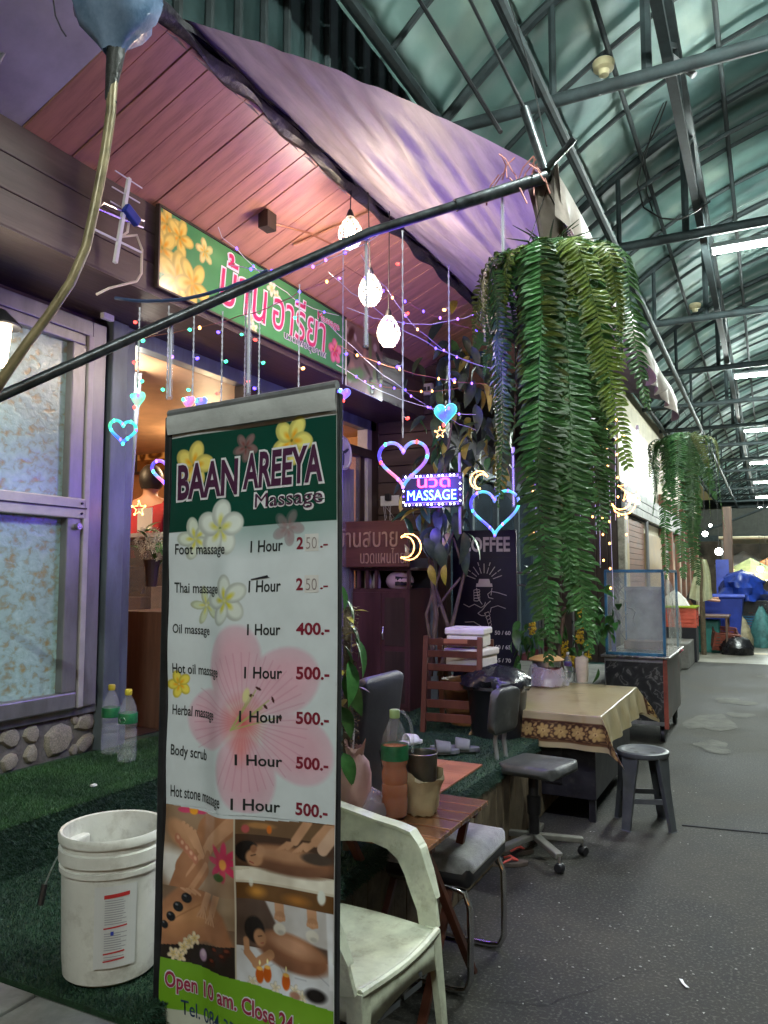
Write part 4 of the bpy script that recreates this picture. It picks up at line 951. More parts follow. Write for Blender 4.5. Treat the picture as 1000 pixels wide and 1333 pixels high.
def T(s_, x0, x1, v0, v1, m_, b=.02, halo=None, z=.0012, pad=0, dv=0):
    f = (lambda x, y, zz: btxt(x, y - dv*(x - x0)/(x1 - x0), zz)) if dv else btxt
    if halo: fit_text(s_, x0, x1, -v1, -v0, f, halo, bn, bold=b + (.022 if s_ == 'Massage' else .04), z=z, pad=pad)
    fit_text(s_, x0, x1, -v1, -v0, f, m_, bn, bold=b, z=z + (.0012 if halo else 0))
T('BAAN', .025, .215, .140, .232, purp, .03, bwh, pad=.0055)
T('AREEYA', .232, .465, .132, .222, purp, .03, bwh, pad=.0055)
T('Massage', .272, .465, .237, .282, purp, .0, bwh, pad=.0055)
rows = [('Foot massage', .022, .185, .345, .382), ('Thai massage', .018, .165, .447, .483), ('Oil massage', .016, .135, .556, .588), ('Hot oil massage', .016, .175, .660, .694), ('Herbal massage', .016, .162, .768, .802), ('Body scrub', .016, .135, .870, .906), ('Hot stone massage', .016, .195, .975, 1.014)]
hr = [(.262, .358, .352, .382), (.262, .355, .452, .482), (.262, .355, .560, .588), (.256, .360, .665, .694), (.246, .360, .772, .800), (.236, .360, .878, .905), (.226, .355, .985, 1.013)]
pr = ['2', '2', '400.-', '500.-', '500.-', '500.-', '500.-']
for (s_, x0, x1, v0, v1), (a, b_, c_, d_), p_ in zip(rows, hr, pr):
    T(s_, x0, x1, v0, v1, dk, .013, dv=.008); T('1 Hour', a, b_, c_, d_, dk, .018)
    if p_ == '2':
        T('2', .396, .414, c_ - .002, d_ - .002, rd, .03); T('.-', .458, .478, d_ - .012, d_ - .003, rd, .03)
        pm_ = MB(); pm_.grid(3, 2, lambda u, v: bmap(.418 + u*.036, c_ - .008 + v*.042, .001)); pm_.build('price_sticker', mat('sticker', (.6, .58, .56), .5, var=.08), bn)
        T('50', .422, .450, c_, d_ - .002, mat('pen', (.25, .2, .2), .5, var=0), -.012, z=.0022)
    else: T(p_, .396, .482, c_ - .002, d_, rd, .03)
T('Open 10 am. Close 24 pm.', .020, .470, 1.462, 1.515, mr_, .02, bwh, pad=.003, dv=.045)
T('Tel. 084-335-2042', .065, .330, 1.532, 1.570, nv, .005, dv=.038)
MB().add([bmap(.268, .448, .002), bmap(.318, .444, .002), bmap(.318, .440, .004), bmap(.324, .446, .002), bmap(.268, .4505, .002)], [(0, 4, 3, 1, 2)]).build('tape', blk, bn)

# ================================================================== CARVED WOODEN SIGN
ws = thing('carved_sign', 'carved reddish wooden Thai sign with gold rimmed letters standing on the cupboard', 'sign', (-2.80, 5.44, 1.62), 0.05)
MB().box(-.40, .29, -.02, .02, 0, .37).build('board', M['sign_wood'], ws, bevel=.012)
gold = mat('carved_gold', (.42, .27, .18), .4, var=.2)
wmap = lambda x, y, z: (x, -.022 - z, y)
fit_text('บ้านสบาย', -.33, .20, .16, .34, wmap, gold, ws, bold=.0, ext=.004, z=.004); fit_text('นวดแผนไทย', -.12, .26, .03, .15, wmap, gold, ws, bold=-.005, ext=.004, z=.004)

# ================================================================== LED MASSAGE SIGN
lp = at(562, 638, D=5.2)
ls = thing('led_sign', 'black LED massage sign glowing blue and red with a ring of white dots', 'sign', lp, .12)
MB().box(-.215, .215, 0, .04, -.115, .115).build('case', M['black_plastic'], ls, bevel=.005)
lm = lambda x, y, z: (x, -.002 - z, y)
fit_text('MASSAGE', -.172, .172, -.068, .0, lm, mat('led_cyan', (.2, .8, 1), .4, var=0, emit=(.12, .55, 1), estr=7), ls, bold=.0, z=.002)
fit_text('นวด', -.10, .13, .018, .080, lm, mat('led_text_red', (1, .05, .1), .4, var=0, emit=(1, .03, .12), estr=7), ls, bold=.01, z=.002)
dot = MB().ball((0, 0, 0), .0062, 8, 6).mesh('led_dot', M['whitelight'], smooth=True); bd = MB().ball((0, 0, 0), .006, 8, 6).mesh('led_dot', M['bluelight'], smooth=True)
k = 0
for i in range(15):
    for s_ in (-1, 1):
        inst(bd if i % 3 == 2 else dot, 'led_dot', ls, (-.185 + i*.0264, -.004, s_*.098)); k += 1
for j in range(5):
    for s_ in (-1, 1): inst(bd if j % 3 == 1 else dot, 'led_dot', ls, (s_*.2, -.004, -.078 + j*.039))
# thin lit frame line and backing panel
for z_ in (-.085, .088): MB().box(-.19, .19, -.004, 0, z_ - .0015, z_ + .0015).build('frame_line', mat('led_line', (.2, .15, 1), .4, var=0, emit=(.15, .12, 1), estr=4), ls)
MB().box(-.18, .18, -.0015, -.0005, -.076, .006).build('backing', mat('led_back', (.0, .0, .02), .3, var=0, emit=(.03, .02, .6), estr=.9), ls)
MB().tube([(.19, .03, .25), (.19, .03, -.3)], .01, 8).build('post', M['alu'], ls)
# the sign's diodes light the plants round it
def pt(name, loc, col, e, r=.03, parent=None):
    d = bpy.data.lights.new(name, 'POINT'); d.energy = e; d.color = col; d.shadow_soft_size = r
    o = bpy.data.objects.new(name, d); COL.objects.link(o); o.location = loc
    if parent is not None: o.parent = parent
    return o
pt('led_glow', (0, -.22, .05), (.16, .09, 1), 14, .12, ls)
pt('led_glow', (0, .10, -.15), (.16, .09, 1), 3, .05, ls)

# ================================================================== COFFEE BOARD
cp = at(634, 893, Z=.5); cp = Vector((-2.28, 6.55, .5))
cf = thing('coffee_board', 'tall black coffee menu board with a line drawing of hands holding a cup', 'sign', cp, .12)
MB().box(-.29, .29, 0, .03, 0.0, 1.46).build('board', mat('board_black', (.008, .008, .022), .35, var=.2), cf, bevel=.004)
MB().bar((-.25, .05, 0), (-.2, .02, 1.3), .03, .03).build('strut', M['dark_wood'], cf)
MB().bar((.25, .05, 0), (.2, .02, 1.3), .03, .03).build('strut', M['dark_wood'], cf)
cw = mat('chalk_white', (.60, .57, .54), .5, var=.1); cm = lambda x, y, z: (x, -.001 - z, y)
fit_text('COFFEE', -.205, .235, 1.265, 1.40, cm, cw, cf, bold=.03, z=.002)
MB().box(-.28, .28, -.002, 0, 1.215, 1.22).build('line', M['black_plastic'], cf)
for s_, y_ in (('ESPRESSO', .545), ('AMERICANO', .42), ('LATTE', .20)):
    fit_text(s_, -.26 + (.12 if s_ == 'LATTE' else .04 if s_ == 'ESPRESSO' else 0), -.06, y_, y_ + .038, cm, cw, cf, bold=.02, z=.002)
for s_, y_ in (('50 / 60', .535), ('60 / 65', .41), ('65 / 70', .295), ('75 / 80', .19), ('70 / 75', .085)): fit_text(s_, .09, .23, y_, y_ + .036, cm, cw, cf, bold=.02, z=.002)
dw = MB()
def ink(pts, w_=.0035): dw.tube([(x, -.003, z_) for x, z_ in pts], w_, 5)
for k in range(9):
    a = R(20 + k*17.5); r0 = .085; r1 = .17 + .02*(k % 2)
    if k % 2: ink([(.0 + math.cos(a)*r0, 1.0 + math.sin(a)*r0*.9), (math.cos(a)*(r1 - .05), 1.0 + math.sin(a)*(r1 - .05)*.95)]); ink([(math.cos(a)*(r1 - .035), 1 + math.sin(a)*(r1 - .035)*.95), (math.cos(a)*r1, 1 + math.sin(a)*r1*.95)])
    else: ink([(.0 + math.cos(a)*r0, 1.0 + math.sin(a)*r0*.9), (math.cos(a)*r1, 1.0 + math.sin(a)*r1*.95)])
dw.build('sun_rays', cw, cf)
dw = MB(); dw.prism([(-.075, 0), (.075, 0), (.07, .03), (-.07, .03)], .001, .004, Matrix.Translation((-.0, -.0, .955)) @ Matrix.Rotation(PI/2, 4, 'X')); dw.prism([(-.055, 0), (.055, 0), (.045, .04), (-.045, .04)], .001, .004, Matrix.Translation((-.0, 0, .985)) @ Matrix.Rotation(PI/2, 4, 'X'))
dw.build('cup_lid', cw, cf)
dw = MB()
ink([(-.07, .945), (-.055, .85), (-.02, .80)]); ink([(.07, .945), (.06, .88)])
for k in range(4): ink([(-.075, .93 - k*.025), (-.095, .925 - k*.025), (-.095, .905 - k*.025), (-.065, .903 - k*.025), (-.04, .915 - k*.025), (-.045, .93 - k*.025), (-.075, .93 - k*.025)])
ink([(-.19, .80), (-.14, .775), (-.09, .80), (-.03, .77), (.0, .79), (.01, .82)]); ink([(-.18, .64), (-.10, .645), (-.02, .60), (.02, .585), (.05, .60)])
ink([(.20, .88), (.12, .905), (.06, .915), (.03, .89), (.04, .86), (.08, .85)]); ink([(.19, .765), (.12, .79), (.06, .77), (.05, .73)])
for k in range(4): ink([(.0 + k*.012, .72 - k*.03), (.035 + k*.006, .735 - k*.03), (.05 + k*.004, .71 - k*.03), (.02 + k*.006, .69 - k*.03), (.0 + k*.012, .72 - k*.03)])
ink([(-.06, .72), (-.02, .75), (.02, .80), (.055, .83)]); ink([(-.06, .72), (-.03, .70), (.0, .70)])
dw.build('hands_drawing', cw, cf)

# ================================================================== PENDANT LAMPS
def pendant(px, py, cordpx, D, lbl, first=None):
    p = at(px, py, D=D); c = at(cordpx[0], cordpx[1], D=D)
    t = thing('pendant_lamp', lbl, 'lamp', p, 0, 'beaded pendant lamps under the timber ceiling')
    body = MB(); prof = [(.012, .085), (.03, .07), (.052, .03), (.062, -.01), (.058, -.045), (.038, -.075)]
    # woven openwork shade: rings and crossing strands
    sh = MB()
    for r, z in [(.02, .08), (.042, .052), (.055, .025), (.062, 0), (.063, -.022), (.057, -.046), (.045, -.066), (.034, -.078)]:
        sh.tube([(r*math.cos(a*PI/9), r*math.sin(a*PI/9), z) for a in range(18)], .0022, 4, closed=True)
    def rad(z): 
        zs = [-.078, -.066, -.046, -.022, 0, .025, .052, .08]; rs = [.034, .045, .057, .063, .062, .055, .042, .02]
        return float(np.interp(z, zs, rs))
    for k in range(12):
        for s_ in (-1, 1):
            sh.tube([(rad(z)*math.cos(k*PI/6 + s_*(z + .08)*9), rad(z)*math.sin(k*PI/6 + s_*(z + .08)*9), z) for z in np.linspace(-.078, .08, 9)], .0024, 4)
    sh.build('woven_shade', mat('white_beads', (.75, .72, .66), .35, var=0), t)
    MB().lathe([(.0, -.034), (.022, -.028), (.030, -.006), (.026, .02), (.012, .045), (.0, .046)], 14).build('bulb', M['warmbulb'], t, smooth=True)
    MB().lathe([(0.0, .12), (.010, .12), (.018, .10), (.022, .078), (.0, .078)], 12).build('cap', M['black_plastic'], t, smooth=True)
    MB().tube([(0, 0, .12), (c.x - p.x, c.y - p.y, max(.2, c.z - p.z))], .003, 5).build('cord', M['wire_black'], t)
    pt('bulb_light', (0, 0, -.10), (1, .80, .62), 7.5, .05, t)
    return t
pendant(456, 302, (458, 232), 3.9, 'highest beaded pendant lamp lit beside the diagonal pole under the timber ceiling')
pendant(482, 377, (479, 247), 4.0, 'middle of three lit beaded pendant lamps under the timber ceiling')
pendant(506, 431, (507, 275), 4.1, 'lowest of three lit beaded pendant lamps under the timber ceiling')
# globe lamp inside the doorway, warm room lights
gl = thing('globe_lamp', 'small white crystal globe lamp hanging just inside the doorway', 'lamp', at(164, 484, X=-3.35))
MB().ball((0, 0, 0), .042, 12, 9).build('globe', mat('globe', (1, 1, 1), .2, var=0, emit=(1, .93, .85), estr=3.0), gl)
MB().tube([(0, 0, .04), (0, 0, .42)], .003, 5).build('cord', M['wire_black'], gl)
pt('bulb_light', (0, .0, -.10), (1, .88, .72), 7, .05, gl)
for loc in ((-4.6, 3.9, 2.6), (-4.3, 5.2, 2.6)):
    cl_ = thing('ceiling_lamp', 'round lit ceiling lamp inside the massage shop above the %s' % ('counter' if loc[1] < 4.5 else 'back of the room'), 'lamp', (loc[0], loc[1], 2.76))
    MB().lathe([(0, -.05), (.1, -.045), (.14, -.01), (.14, .03)], 20).build('diffuser', mat('diffuser', (1, .9, .75), .4, var=0, emit=(1, .78, .5), estr=3), cl_, smooth=True)
    pt('bulb_light', (0, 0, -.12), (1, .72, .42), 26, .1, cl_)
# wall lantern at left edge
la = thing('wall_lantern', 'small lit wall lantern with dark hat at the left edge before the marbled window', 'lamp', at(0, 440, X=-2.86))
MB().lathe([(.0, .13), (.02, .12), (.085, .055), (.082, .048), (.0, .06)], 16).build('cap', M['black_metal'], la, smooth=True)
MB().lathe([(.03, -.12), (.045, .05)], 12).build('shade', mat('lantern_shade', (.9, .8, .65), .4, var=0, emit=(1, .75, .5), estr=5), la, smooth=True)
MB().box(-.19, -.02, -.01, .01, -.13, -.115).build('bracket', M['black_metal'], la)
pt('bulb_light', (.07, 0, -.02), (1, .85, .7), 3.5, .04, la)

# ================================================================== STRING LIGHTS, HEARTS, TUBES
def fine_wire(p, q, sag=.03, n=10, wig=.004, seed=0):
    r = random.Random(seed); p, q = Vector(p), Vector(q)
    return [p.lerp(q, i/n) + Vector((r.uniform(-wig, wig), r.uniform(-wig, wig), -sag*4*(i/n)*(1 - i/n))) for i in range(n + 1)]
bulbm = {k: MB().ball((0, 0, 0), .0062, 8, 6, (1, 1, 1.3)).mesh('bulb', M[k], smooth=True) for k in ('bluelight', 'redlight', 'greenlight', 'violet', 'amberlight')}
strings = [ # px, ytop, ybottom, D, colours
 (182, 400, 505, 2.75, 'rgrg'), (220, 398, 520, 2.8, 'gvg'), (253, 402, 520, 2.85, 'gbg'), (290, 405, 525, 2.9, 'bgr'), (338, 420, 515, 2.95, 'rgb'),
 (390, 370, 505, 3.0, 'ga'), (524, 300, 570, 2.85, 'rrbr'), (584, 345, 530, 3.0, 'ab'), (447, 300, 500, 3.6, 'vb'), (320, 395, 520, 3.3, 'gr')]
ck = {'r': 'redlight', 'g': 'greenlight', 'b': 'bluelight', 'v': 'violet', 'a': 'amberlight'}
lab = ['leftmost', 'second', 'third', 'fourth', 'fifth', 'sixth']
for i, (px, y0, y1, D, cs) in enumerate(strings):
    a, b = at(px, y0, D=D), at(px - 1, y1, D=D)
    t = thing('light_string', ['leftmost clear light string hanging in the doorway', 'second light string from the left hanging over the doorway', 'light string hanging above the twin small hearts', 'light string with blue, green and red bulbs left of the banner middle', 'light string falling behind the middle of the banner top', 'light string falling near the right side of the banner top', 'long light string carrying the big outline heart', 'light string carrying the green mesh heart', 'light string falling from the highest pendant lamp', 'light string hanging over the green sign'][i], 'light string', a, 0, 'hanging light strings')
    w = MB(); ln = (b - a).length; n = 26
    w.tube([(.0022*math.cos(k*1.9), .0022*math.sin(k*1.9), -ln*k/n) for k in range(n + 1)], .0019, 4)
    w.tube([(-.0022*math.cos(k*1.9), -.0022*math.sin(k*1.9), -ln*k/n) for k in range(n + 1)], .0019, 4)
    w.build('wire', M['wire_white'], t)
    for k, c in enumerate(cs):
        zz = -ln*(k + .6)/len(cs); dx = (.02 if k % 2 else -.02)
        inst(bulbm[ck[c]], 'bulb', t, (dx, 0, zz - .008), (0, 1.2*(1 if dx > 0 else -1), 0))
        MB().tube([(0, 0, zz), (dx, 0, zz - .008)], .002, 4).build('socket', M['wire_white'], t)
# loose copper and blue-bulb fairy wires strung across under the ceiling
fw = [((185, 440, 2.9), (450, 350, 3.4)), ((200, 365, 3.6), (420, 395, 4.9)), ((280, 295, 3.62), (440, 410, 4.9)), ((450, 345, 3.6), (640, 435, 4.0)), ((430, 355, 3.6), (640, 480, 4.2)), ((450, 400, 3.7), (640, 400, 4.1)),
      ((440, 450, 4.0), (640, 500, 4.4)), ((440, 475, 4.4), (620, 540, 4.8)), ((470, 330, 3.5), (610, 470, 4.3)), ((460, 490, 4.6), (600, 505, 4.6)), ((430, 425, 3.9), (620, 560, 5.0)), ((300, 345, 3.3), (500, 300, 3.5)), ((150, 388, 2.9), (350, 352, 2.7))]
fl = ['fairy light wire crossing the doorway head', 'fairy light wire drooping over the green sign', 'fairy light wire along the top edge of the green sign', 'fairy light wire from the top pendant to the fern', 'fairy light wire passing the middle pendant', 'fairy light wire level with the middle pendant', 'fairy light wire below the lowest pendant', 'fairy light wire above the electrical box', 'fairy light wire crossing behind the lowest pendant', 'fairy light wire over the blue pipe', 'fairy light wire sloping down to the mesh heart', 'thin fairy light wire beside the diagonal pole', 'blue cable sagging from the window post to the pole']
for i, (a, b) in enumerate(fw):
    p, q = at(a[0], a[1], D=a[2]), at(b[0], b[1], D=b[2])
    t = thing('fairy_lights' if i < 12 else 'cable', fl[i], 'fairy lights' if i < 12 else 'cable', p, 0, 'fairy wires under the ceiling' if i < 12 else None)
    pts = [v - p for v in fine_wire(p, q, .05 + .02*(i % 3), 16, .012 if i < 12 else .004, i)]
    MB().tube(pts, .0021 if i < 12 else .0065, 4 if i < 12 else 6).build('wire', M['wire_white' if i % 3 else 'wire_copper'] if i < 12 else mat('blue_cable', (.04, .07, .16), .5), t)
    if i < 12:
        for k in range(2, 16, 2):
            if rnd.random() < .62: inst(bulbm[rnd.choice(['bluelight', 'bluelight', 'violet', 'bluelight', 'amberlight'])], 'bulb', t, pts[k])
# the many blue diodes together tint ceiling, tarpaulin and fern
for nm, p_, e_ in (('a', at(330, 330, D=3.3), .6), ('b', at(560, 430, D=3.6), 2.2), ('c', at(600, 350, D=3.0), .8), ('e', at(598, 470, D=2.85), 3)):
    pt('led_glow', p_ - Vector(bpy.data.objects['fairy_lights'].location), (.34, .12, 1) if nm != 'e' else (.15, .12, 1), e_, .15, bpy.data.objects['fairy_lights'])
for i, (px, py) in enumerate(((238, 277), (280, 296), (295, 308), (325, 315), (335, 327), (380, 340), (400, 352))): pass

def heart2(t, s=1.0):
    x = 16*math.sin(t)**3; y = 13*math.cos(t) - 5*math.cos(2*t) - 2*math.cos(3*t) - math.cos(4*t)
    return x/17*s, (y + 2.5)/17*s
def rope_mat(name, stops):
    return ramp_mat(name, stops, scale=7, rough=.3, emit=.9, detail=1)
RM = rope_mat('heart_rope', [(.38, (.08, .06, .8)), (.46, (.35, .12, .75)), (.54, (.10, .35, .7)), (.62, (.75, .18, .35))])
RM2 = rope_mat('heart_rope_cool', [(.38, (.06, .05, .9)), (.48, (.15, .2, .9)), (.56, (.05, .6, .5)), (.64, (.10, .10, .9))])
def outline_heart(px, py, w, D, lbl, rz, m, cols):
    p = at(px, py, D=D); s = w*D/1003/2
    t = thing('heart_light', lbl, 'heart light', p, rz, 'glowing hearts on strings')
    MB().tube([(heart2(2*PI*k/48, s)[0], 0, heart2(2*PI*k/48, s)[1]) for k in range(48)], .0068, 10, closed=True).build('rope_light', m, t, smooth=True)
    for k in range(9):
        x, z = heart2(2*PI*(k + .4)/9, s); inst(bulbm[cols[k % len(cols)]], 'bulb', t, (x, -.004, z))
    return t
outline_heart(525, 605, 70, 2.95, 'largest outline heart glowing purple and pink left of the LED sign', .2, RM, ['violet', 'redlight', 'greenlight', 'bluelight', 'violet'])
outline_heart(644, 668, 68, 3.6, 'blue outline heart glowing above the coffee board', .1, RM2, ['bluelight', 'bluelight', 'greenlight', 'violet'])
outline_heart(217, 617, 40, 3.1, 'outline heart glowing red and blue at the left edge of the banner', .9, RM, ['redlight', 'bluelight', 'greenlight', 'violet'])
outline_heart(160, 563, 36, 3.15, 'green and blue outline heart seen edge-on by the door post', 1.05, rope_mat('heart_rope_green', [(.4, (.05, .6, .3)), (.6, (.05, .15, .8))]), ['greenlight', 'greenlight', 'bluelight'])
pt('heart_glow', (-.08, .35, .30), (.17, .09, 1), 18, .15, bpy.data.objects['heart_light.001'])
def mesh_heart(px, py, w, D, lbl, c1, c2, rz=0, flat=1):
    p = at(px, py, D=D); s = w*D/1003/2
    t = thing('mesh_heart', lbl, 'heart light', p, rz, 'clear beaded hearts on strings')
    body = MB(); nr = 9
    vs = []; fs = []; N = 36
    for side in (-1, 1):
        for j in range(nr):
            q = math.sin(PI/2*(1 - j/(nr - 1))) if j else 1; d = math.sin(PI/2*j/(nr - 1))*.42*s
            for k in range(N):
                x, z = heart2(2*PI*k/N, s*max(.02, q)); bump = .02*s*((k + j) % 2); vs.append((x, side*(d + bump), z + s*.0))
    for side in (0, 1):
        for j in range(nr - 1):
            for k in range(N): b0 = side*nr*N; fs.append((b0 + j*N + k, b0 + j*N + (k+1) % N, b0 + (j+1)*N + (k+1) % N, b0 + (j+1)*N + k))
    body.add(vs, fs)
    m = ramp_mat('heart_beads', [(.35, c1), (.65, c2)], scale=14, rough=.15, emit=.9, detail=2, bump=.4)
    body.build('beaded_shell', m, t)
    MB().tube([(heart2(2*PI*k/36, s*1.02)[0], 0, heart2(2*PI*k/36, s*1.02)[1]) for k in range(36)], .0022, 6, closed=True).build('rim', mat('heart_rim', (.3, .8, .7), .3, var=0, emit=c1, estr=1.2), t)
    for x, z, c in ((-s*.45, s*.42, 'greenlight'), (s*.45, s*.42, 'bluelight'), (0, -s*.9, 'redlight')): inst(bulbm[c], 'bulb', t, (x, -.01 - s*.2, z))
mesh_heart(580, 540, 33, 3.0, 'green and blue beaded heart hanging above the LED sign', (.04, .55, .45), (.10, .12, .8))
mesh_heart(447, 514, 20, 3.6, 'narrow blue beaded heart hanging right of the banner top', (.10, .10, .9), (.35, .15, .8), .6)
mesh_heart(180, 521, 24, 2.75, 'green beaded heart hanging in the doorway', (.10, .6, .35), (.35, .45, .40))
mesh_heart(246, 525, 21, 2.85, 'red beaded heart peeking over the banner top', (.75, .15, .2), (.4, .2, .5))
mesh_heart(262, 526, 20, 2.9, 'small blue beaded heart beside the red one over the banner top', (.08, .10, .9), (.2, .2, .7))
# clear meteor tubes hanging from the pole
for i, (px, y0, y1, D) in enumerate(((223, 422, 520, 2.58), (325, 380, 515, 2.62), (477, 312, 452, 2.7), (654, 255, 350, 2.78), (668, 590, 660, 4.5), (830, 560, 606, 5.5))):
    p = at(px, y0, D=D); q = at(px, y1, D=D)
    t = thing('meteor_tube', ['clear light tube hanging from the pole above the doorway', 'clear light tube hanging from the pole in front of the green sign', 'clear light tube hanging from the pole beside the pendant lamps', 'clear light tube hanging behind the top of the large fern', 'clear light tube hanging right of the LED sign', 'clear light tube with lit white dots between the two ferns'][i], 'light tube', p, 0, 'clear meteor light tubes')
    L_ = p.z - q.z
    MB().tube([(0, 0, 0), (0, 0, -L_)], .0095, 10).build('tube', M['clear'], t, smooth=True)
    MB().box(-.004, .004, -.001, .001, -L_ + .01, -.005).build('led_strip', mat('led_strip', (.6, .62, .68), .3, var=0), t)
    MB().tube([(0, 0, 0), (0, 0, .035)], .011, 8).build('cap', M['white'], t)
    if i == 5:
        for k in range(12): inst(dot, 'led_dot', t, (0, -.004, -L_*(k + .5)/12))
# moons and stars in warm light
def star_pts(r, rr=.45, n=5): return [(r*(1 if k % 2 == 0 else rr)*math.sin(PI*k/n), r*(1 if k % 2 == 0 else rr)*math.cos(PI*k/n)) for k in range(2*n)]
AM = mat('amber_rope', (1, .6, .2), .3, var=0, emit=(1, .46, .14), estr=2.6)
def shape_light(px, py, w, D, kind, lbl, rz=0, tilt=0):
    p = at(px, py, D=D); s = w*D/1003/2
    t = thing(kind + '_light', lbl, kind + ' light', p, rz, 'warm moon and star lights')
    if kind == 'star': pts = star_pts(s)
    else:
        a = [(s*math.cos(x), s*math.sin(x)) for x in np.linspace(R(-125), R(125), 14)]; b = [(s*.35*0 - s*.28 + s*.82*math.cos(x)*.9, s*.82*math.sin(x)) for x in np.linspace(R(112), R(-112), 12)]; pts = a + b
        pts = [(x*math.cos(tilt) - y*math.sin(tilt), x*math.sin(tilt) + y*math.cos(tilt)) for x, y in pts]
    MB().tube([(x, 0, z) for x, z in pts], .0045 if w > 20 else .003, 6, closed=True).build('rope_light', AM, t)
    for k in range(0, len(pts), 2): inst(bulbm['amberlight'], 'bulb', t, (pts[k][0], -.004, pts[k][1]), (0, 0, 0), (.8, .8, .8))
    return t
shape_light(532, 712, 34, 5.0, 'moon', 'warm crescent light over the right end of the carved wooden sign', .1)
shape_light(624, 625, 24, 4.8, 'moon', 'warm crescent light among leaves above the blue outline heart', .1, 2.6)
shape_light(822, 637, 34, 5.2, 'star', 'warm star light hanging between the two ferns')
shape_light(812, 655, 30, 5.2, 'moon', 'warm crescent light below the star between the ferns', 0, -.9)
shape_light(181, 662, 19, 3.9, 'star', 'small warm star light in the doorway before the red shirt', .3)
shape_light(573, 563, 14, 5.0, 'star', 'tiny warm flower-like star just under the green beaded heart')
pt('warm_glow', at(815, 645, D=5.1), (1, .5, .18), 3.0, .05)
ft = thing('short_tube_lamp', 'short lit white tube lamp under the pale lintel between the ferns', 'lamp', (-1.82, 11.72, 2.72))
MB().tube([(0, 0, 0), (.08, .35, -.06)], .03, 10).build('tube', mat('short_tube', (1, 1, 1), .4, var=0, emit=(1, .93, .75), estr=5), ft)
MB().box(-.03, .1, .0, .36, .03, .05).build('batten', M['white'], ft)
# curtain of warm bulbs behind the big fern
t = thing('icicle_lights', 'curtain of warm fairy bulbs glinting behind and through the large fern', 'fairy lights', at(760, 560, D=4.2), 0)
tp = Vector(t.location); w = MB(); r_ = random.Random(5)
for k in range(13):
    px = 690 + k*10 + r_.uniform(-4, 4); a = at(px, 430 + r_.uniform(-30, 40) + (px - 690)*.6, D=4.3) - tp; ln = r_.uniform(.5, 1.3)
    w.tube([a, a + Vector((r_.uniform(-.02, .02), 0, -ln))], .0015, 4)
    for j in range(int(ln/.11)): inst(bulbm['amberlight'], 'bulb', t, (a.x, a.y, a.z - .05 - j*.11 - r_.uniform(0, .05)), (0, 0, 0), (.9, .9, .9))
w.build('wire', M['wire_white'], t)
# ================================================================== OBJECTS
# ---- white paint bucket
bk_ = thing('paint_bucket', 'large white plastic paint bucket without lid standing on the green turf step', 'bucket', (-1.625, 1.60, .502), R(12)); bk_.scale = (.93, .93, .96)
MB().lathe([(0, .004), (.118, .004), (.128, .012), (.1325, .06), (.139, .27), (.1395, .285), (.146, .287), (.146, .300), (.1405, .302), (.141, .312), (.149, .314), (.149, .345), (.142, .348), (.1425, .362), (.150, .364), (.1515, .380), (.1465, .388), (.139, .386), (.1365, .36), (.127, .04), (.12, .016), (0, .014)], 48).build('tub', M['white_plastic'], bk_, smooth=True)
MB().lathe([(0, .05), (.1275, .05)], 32).build('residue', mat('bucket_residue', (.42, .38, .30), .8, var=.3), bk_)
def on_cyl(a0_, z0_): return lambda x, y, z: ((.1385 + z + y*.02) * math.sin(a0_ + x/.138), -(.1385 + z + y*.02) * math.cos(a0_ + x/.138), z0_ + y)
lc = on_cyl(R(38), .06)
MB().grid(14, 8, lambda u, v: lc(-.055 + u*.11, v*.21, .0012)).build('label', mat('bucket_label', (.55, .55, .54), .4, var=.05), bk_)
rdm = mat('label_red', (.45, .03, .03), .4, var=0); gym = mat('label_grey', (.25, .25, .27), .5, var=0)
for y0, h, x0, x1 in ((.178, .010, -.03, .035), (.10, .004, -.03, .03), (.035, .004, -.03, .025), (.016, .004, -.03, .025)):
    MB().grid(8, 1, lambda u, v: lc(x0 + u*(x1 - x0), y0 + v*h + u*.004, .0022)).build('label_stripe', rdm, bk_)
gl_ = MB()
for k in range(26):
    yy = .022 + k*.006 
    if abs(yy - .10) < .008 or abs(yy - .035) < .006: continue
    gl_.grid(5, 1, lambda u, v: lc(-.028 + u*(.05 + .008*math.sin(k*3)), yy + v*.0018, .0022))
tag(gl_.build('fine_print', gym, bk_), kind='stuff')
MB().grid(3, 2, lambda u, v: lc(-.012 + u*.008, .084 + v*.01, .003)).build('label_mark', mat('label_blue', (.03, .05, .35), .4, var=0), bk_)
for s_ in (-1,): MB().box(.13*s_ - .022, .13*s_ + .022, -.045, .045, .285, .345).build('ear', M['white_plastic'], bk_, bevel=.006)
ha = []
for k in range(15):
    a = PI*k/14; ha.append((-.158*math.cos(a)*1.0, -.02 - .145*math.sin(a) - .0, .318 - .118*math.sin(a)))
MB().tube([(-.150, -.012, .318), (-.158, -.045, .295), (-.162, -.07, .26), (-.163, -.085, .235)], .0025, 6).build('handle', M['steel'], bk_)
MB().tube([(-.163, -.085, .24), (-.164, -.10, .19)], .009, 8).build('grip', M['black_plastic'], bk_)
t = MB().prism([(-.03, -.008), (.0, -.004), (.03, -.01), (.034, .004), (-.0, .01), (-.028, .008)], 0, .003).build('leaf_scrap', M['white'], loc=(-1.79, 1.70, .508), rot=(.1, 0, .3)); tag(t, 'white paper scrap on the turf left of the bucket', 'litter')
t = MB().prism([(-.012, -.008), (.006, -.012), (.014, .004), (-.004, .012)], 0, .006).build('pebble', M['white'], loc=tuple(at(122, 1023, Z=.692)), rot=(.1, 0, .3)); tag(t, 'small white chip lying on the upper turf ledge', 'litter')

